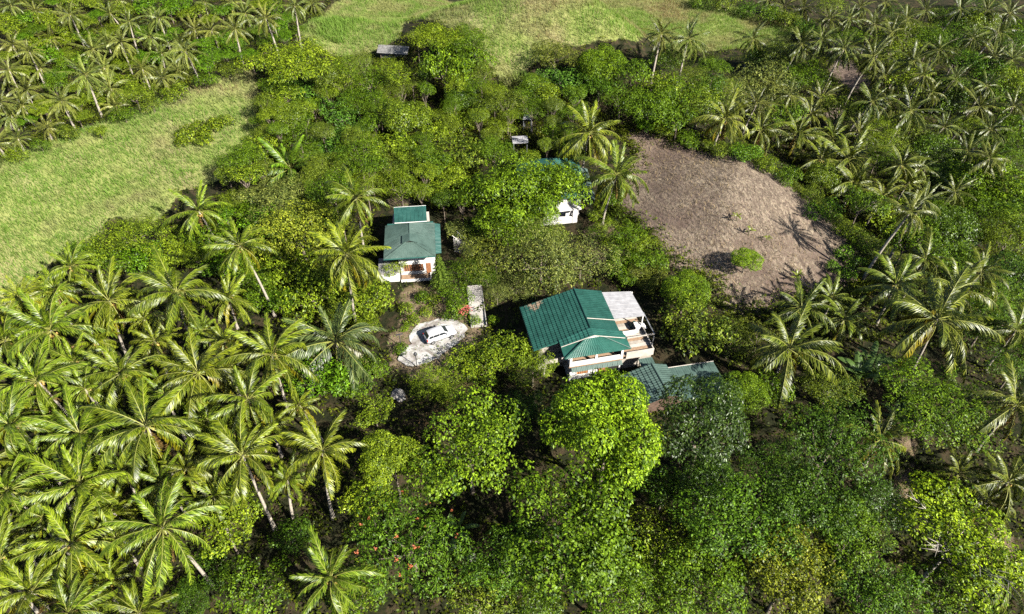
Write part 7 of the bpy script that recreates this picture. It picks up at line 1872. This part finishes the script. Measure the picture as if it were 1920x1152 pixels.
# ------------------------------------------------------------------ hut and small structures among the trees
def hut(pos):
    x, y = pos
    h = root('hut', (x, y, tz(x, y) - 0.2), R(-8), 'weathered hut with grey thatched roof at the edge of the grassy hill', 'hut')
    h.scale = (0.75, 0.65, 0.6)
    for px in (-3.4, 3.2):
        for py in (-1.8, 1.8):
            MB().tube([(px, py, -0.4), (px, py, 2.0)], 0.1, 6).build('post', 'bark', h)
    MB().box(-3.2, 3.0, -1.6, 1.6, -0.2, 1.7).build('wall', 'thatch', h)
    rng = random.Random(4)
    for side in (-1, 1):
        for i in range(5):
            t0, t1 = i / 5, (i + 1) / 5 + 0.05
            mb = MB(); seg = 18
            for k in range(seg + 1):
                xx = -4.2 + 8.4 * k / seg
                j = rng.uniform(-0.12, 0.12)
                y0, z0 = side * (2.6 * (1 - t0)) , 1.75 + 1.5 * t0
                y1, z1 = side * (2.6 * (1 - min(1, t1))), 1.75 + 1.5 * min(1, t1)
                mb.v += [(xx, y0 + side * (0.1 + j), z0 + 0.14 + j * 0.3), (xx, y1, z1 + 0.08)]
            for k in range(seg):
                q = (2 * k, 2 * k + 2, 2 * k + 3, 2 * k + 1)
                mb.f.append(q if side < 0 else q[::-1]); mb.m.append(0)
            mb.build('thatch_course', 'thatch', h)
    MB().tube([(-4.2, 0, 3.36), (4.2, 0, 3.36)], 0.14, 6).build('ridge_pole', 'thatch', h)
hut(HUT_POS)

def shelter(pos, size, label, rz=0.1):
    x, y = pos
    h = root('shelter', (x, y, tz(x, y)), rz, label, 'shelter')
    sx, sy = size
    for px in (-sx * .42, sx * .42):
        for py in (-sy * .4, sy * .4):
            MB().box(px - .05, px + .05, py - .05, py + .05, -0.3, 2.3).build('post', 'grey_metal', h)
    a = MB(); slab(a, [(-sx / 2, -sy / 2, 2.32), (sx / 2, -sy / 2, 2.32), (sx / 2, sy / 2, 2.6), (-sx / 2, sy / 2, 2.6)], 0.05)
    r = a.build('roof', 'white_sheet', h)
    rib_roof(r, (-sx / 2, -sy / 2, 2.32), (sx / 2, -sy / 2, 2.32), (sx / 2, sy / 2, 2.6), (-sx / 2, sy / 2, 2.6), 3, 'white_sheet', 'roof_sheet', 0.05)
shelter(SHED_A, (2.8, 2.0), 'small white sheet-roofed shelter among trees behind the hidden green-roofed house')
shelter(SHED_B, (1.7, 1.4), 'tiny white shelter roof peeping from dark trees farther up the thicket', -0.2)

# ------------------------------------------------------------------ drive, steps, posts
def driveway():
    rng = random.Random(8)
    P = DRIVE_POLY
    fine = []
    for i in range(len(P)):
        a, b = Vector((*P[i], 0)), Vector((*P[(i + 1) % len(P)], 0))
        k = max(2, int((b - a).length / 0.5))
        for j in range(k):
            p = a.lerp(b, j / k)
            fine.append((p.x + rng.uniform(-.22, .22), p.y + rng.uniform(-.22, .22)))
    zs = max(tz(*p) for p in fine) + 0.05
    mb = MB(); slab(mb, [(x, y, zs) for x, y in fine], 0.5)
    tag(mb.build('driveway', 'concrete'), kind='structure')
    return zs
DZ = driveway()

def steps():
    # concrete walk of shallow steps from the drive up to the houses
    p = root('stepped_path', (-4.45, 65.7, 0.02), R(7)); tag(p, kind='structure')
    n = 13
    for i in range(n):
        MB().box(-0.95, 0.95, i * 0.62, i * 0.62 + 0.60, -0.4, 0.10 + 0.035 * i).build('step', 'path', p)
    MB().box(-1.08, -0.97, 0, n * 0.62, -0.4, 0.42).build('edge_kerb', 'concrete', p)
    MB().box(0.97, 1.08, 0, n * 0.62, -0.4, 0.46).build('edge_kerb', 'concrete', p)
steps()

def lamp_post(x, y, h, label, ball):
    r = root('garden_post', (x, y, tz(x, y)), 0.3, label, 'post')
    MB().tube([(0, 0, -0.2), (0, 0, h)], 0.055, 6).build('pole', 'dark_metal', r)
    if ball:
        MB().ball((0, 0, h + 0.2), 0.26, 8).build('lamp_head', 'dark_metal', r, True)
    else:
        MB().box(-0.45, 0.45, -0.07, 0.07, h, h + 0.1).build('crossbar', 'dark_metal', r)
lamp_post(-12.1, 58.5, 2.3, 'slim dark lamp post with round head at the lower edge of the drive', True)
lamp_post(-14.6, 62.2, 2.2, 'dark T-shaped post standing in the dirt beside the drive', False)

def boulder(x, y, s, label, seed):
    rng = random.Random(seed)
    b = MB().ball((0, 0, 0.2), 1.0, 10, 0, 0.6)
    b.v = [(v[0] * s * rng.uniform(.8, 1.2), v[1] * s * rng.uniform(.75, 1.1), v[2] * s * rng.uniform(.85, 1.15)) for v in b.v]
    o = b.build('boulder', 'rock'); o.location = (x, y, tz(x, y))
    tag(o, label, 'boulder')
for a in BOULDERS: boulder(*a)

# ------------------------------------------------------------------ the car
def car():
    c = root('parked_car', (-9.55, 63.75, DZ), R(27), 'white hatchback car with dark windows parked on the concrete drive', 'car')
    W = 0.86
    def section(x, pts):
        return [(x, y, z) for y, z in pts]
    # body below the belt line, lofted nose to tail (x forward)
    st = [(2.12, 0.62, 0.38, 0.62), (2.02, 0.78, 0.30, 0.76), (1.5, W, 0.26, 0.92), (0.95, W, 0.26, 1.0), (0.2, W + .01, 0.26, 1.02), (-1.0, W + .01, 0.26, 1.04), (-1.75, W, 0.27, 1.05), (-2.02, 0.80, 0.32, 1.0), (-2.12, 0.70, 0.42, 0.86)]
    mb = MB(); rows = []
    for x, w, z0, z1 in st:
        zm = z0 + (z1 - z0) * 0.55
        prof = [(-w * .92, z0), (-w, zm - .1), (-w * .985, zm + .12), (-w * .90, z1 - .03), (-w * .7, z1), (0, z1 + .035), (w * .7, z1), (w * .90, z1 - .03), (w * .985, zm + .12), (w, zm - .1), (w * .92, z0)]
        rows.append(len(mb.v)); mb.v += [(x, y, z) for y, z in prof]
    k = 11
    for a, b in zip(rows[:-1], rows[1:]):
        for j in range(k):
            j2 = (j + 1) % k
            mb.f.append((a + j, b + j, b + j2, a + j2)); mb.m.append(0)
    mb.f.append(tuple(range(rows[0], rows[0] + k))); mb.m.append(0)
    mb.f.append(tuple(reversed(range(rows[-1], rows[-1] + k)))); mb.m.append(0)
    body = mb.build('body', 'car_paint', c, True)
    # cabin shell: pillars and roof
    g = MB(); rows = []
    cab = [(1.02, 0.74, 1.0, 1.02), (0.42, 0.70, 1.0, 1.47), (0.0, 0.68, 1.0, 1.55), (-0.9, 0.68, 1.0, 1.56), (-1.6, 0.66, 1.0, 1.50), (-1.98, 0.70, 1.0, 1.05)]
    for x, w, z0, z1 in cab:
        rows.append(len(g.v))
        g.v += [(x, -w - .06, z0), (x, -w + (z1 - z0) * .06, z0 + (z1 - z0) * .9), (x, -w * .86, z1), (x, 0, z1 + .03), (x, w * .86, z1), (x, w - (z1 - z0) * .06, z0 + (z1 - z0) * .9), (x, w + .06, z0)]
    for a, b in zip(rows[:-1], rows[1:]):
        for j in range(6):
            g.f.append((a + j, b + j, b + j + 1, a + j + 1)); g.m.append(0)
    g.build('roof', 'car_paint', c, True)
    def glass(name, pts):
        MB().poly(pts).build(name, 'pane', c)
    glass('windscreen', [(1.02, -0.66, 1.075), (1.02, 0.66, 1.075), (0.47, 0.57, 1.475), (0.47, -0.57, 1.475)])
    glass('rear_window', [(-1.67, 0.55, 1.49), (-1.67, -0.55, 1.49), (-1.985, -0.62, 1.10), (-1.985, 0.62, 1.10)][::-1])
    for s in (-1, 1):
        for x0, x1, x2, x3 in ((0.78, -0.28, -0.28, 0.36), (-0.36, -1.12, -1.10, -0.36), (-1.20, -1.82, -1.56, -1.18)):
            q = [(x0, s * 0.80, 1.09), (x1, s * 0.80, 1.09), (x2, s * 0.715, 1.42), (x3, s * 0.715, 1.42)]
            MB().poly(q if s < 0 else q[::-1]).build('side_window', 'pane', c)
        for x in (1.32, -1.32):
            w = MB().tube([(x, s * 0.66, 0.31), (x, s * 0.885, 0.31)], 0.31, 16).build('wheel', 'tyre', c)
            MB().tube([(x, s * 0.886, 0.31), (x, s * 0.90, 0.31)], 0.19, 12).build('rim', 'rim', w)
        MB().box(0.62, 0.80, min(s * 0.86, s * 1.02), max(s * 0.86, s * 1.02), 1.02, 1.16).build('mirror', 'car_paint', c)
        hl = MB(); hl.box(1.9, 2.06, min(s * .5, s * .79), max(s * .5, s * .79), 0.62, 0.76); hl.build('headlight', 'lamp_clear', c)
        MB().box(-2.09, -1.96, min(s * .62, s * .80), max(s * .62, s * .80), 0.72, 1.0).build('tail_light', 'tail_red', c)
    MB().box(-2.15, -2.10, -0.26, 0.26, 0.60, 0.74).build('number_plate', 'plate', c)
    MB().box(-2.14, -2.04, -0.74, 0.74, 0.36, 0.50).build('bumper', 'dark_metal', c)
    MB().box(2.05, 2.14, -0.45, 0.45, 0.42, 0.56).build('grille', 'dark_metal', c)
car()

# cloths heaped on the terrace
def cloth_heap():
    o = root('cloth_heap', (16.4, 63.2, 2.57), 0.2, 'rumpled white and green cloths heaped on the side terrace', 'cloth')
    rng = random.Random(5)
    for nm, mat, cx, cy, rx, ry, hz in (('cloth', 'white', 0.2, 0.0, 0.8, 0.55, 0.6), ('cloth', 'roof_teal', -0.5, 0.35, 0.6, 0.5, 0.7)):
        mb = MB(); n = 9
        for i in range(n):
            for j in range(n):
                u, v = i / (n - 1) * 2 - 1, j / (n - 1) * 2 - 1
                d = min(1, math.hypot(u, v))
                mb.v.append((cx + u * rx + rng.uniform(-.05, .05), cy + v * ry + rng.uniform(-.05, .05), 0.02 + hz * max(0, 1 - d * d) * rng.uniform(.7, 1.1) + rng.uniform(0, .05)))
        for i in range(n - 1):
            for j in range(n - 1):
                a = i * n + j
                mb.f.append((a, a + n, a + n + 1, a + 1)); mb.m.append(0)
        mb.build(nm, mat, o, True)
cloth_heap()
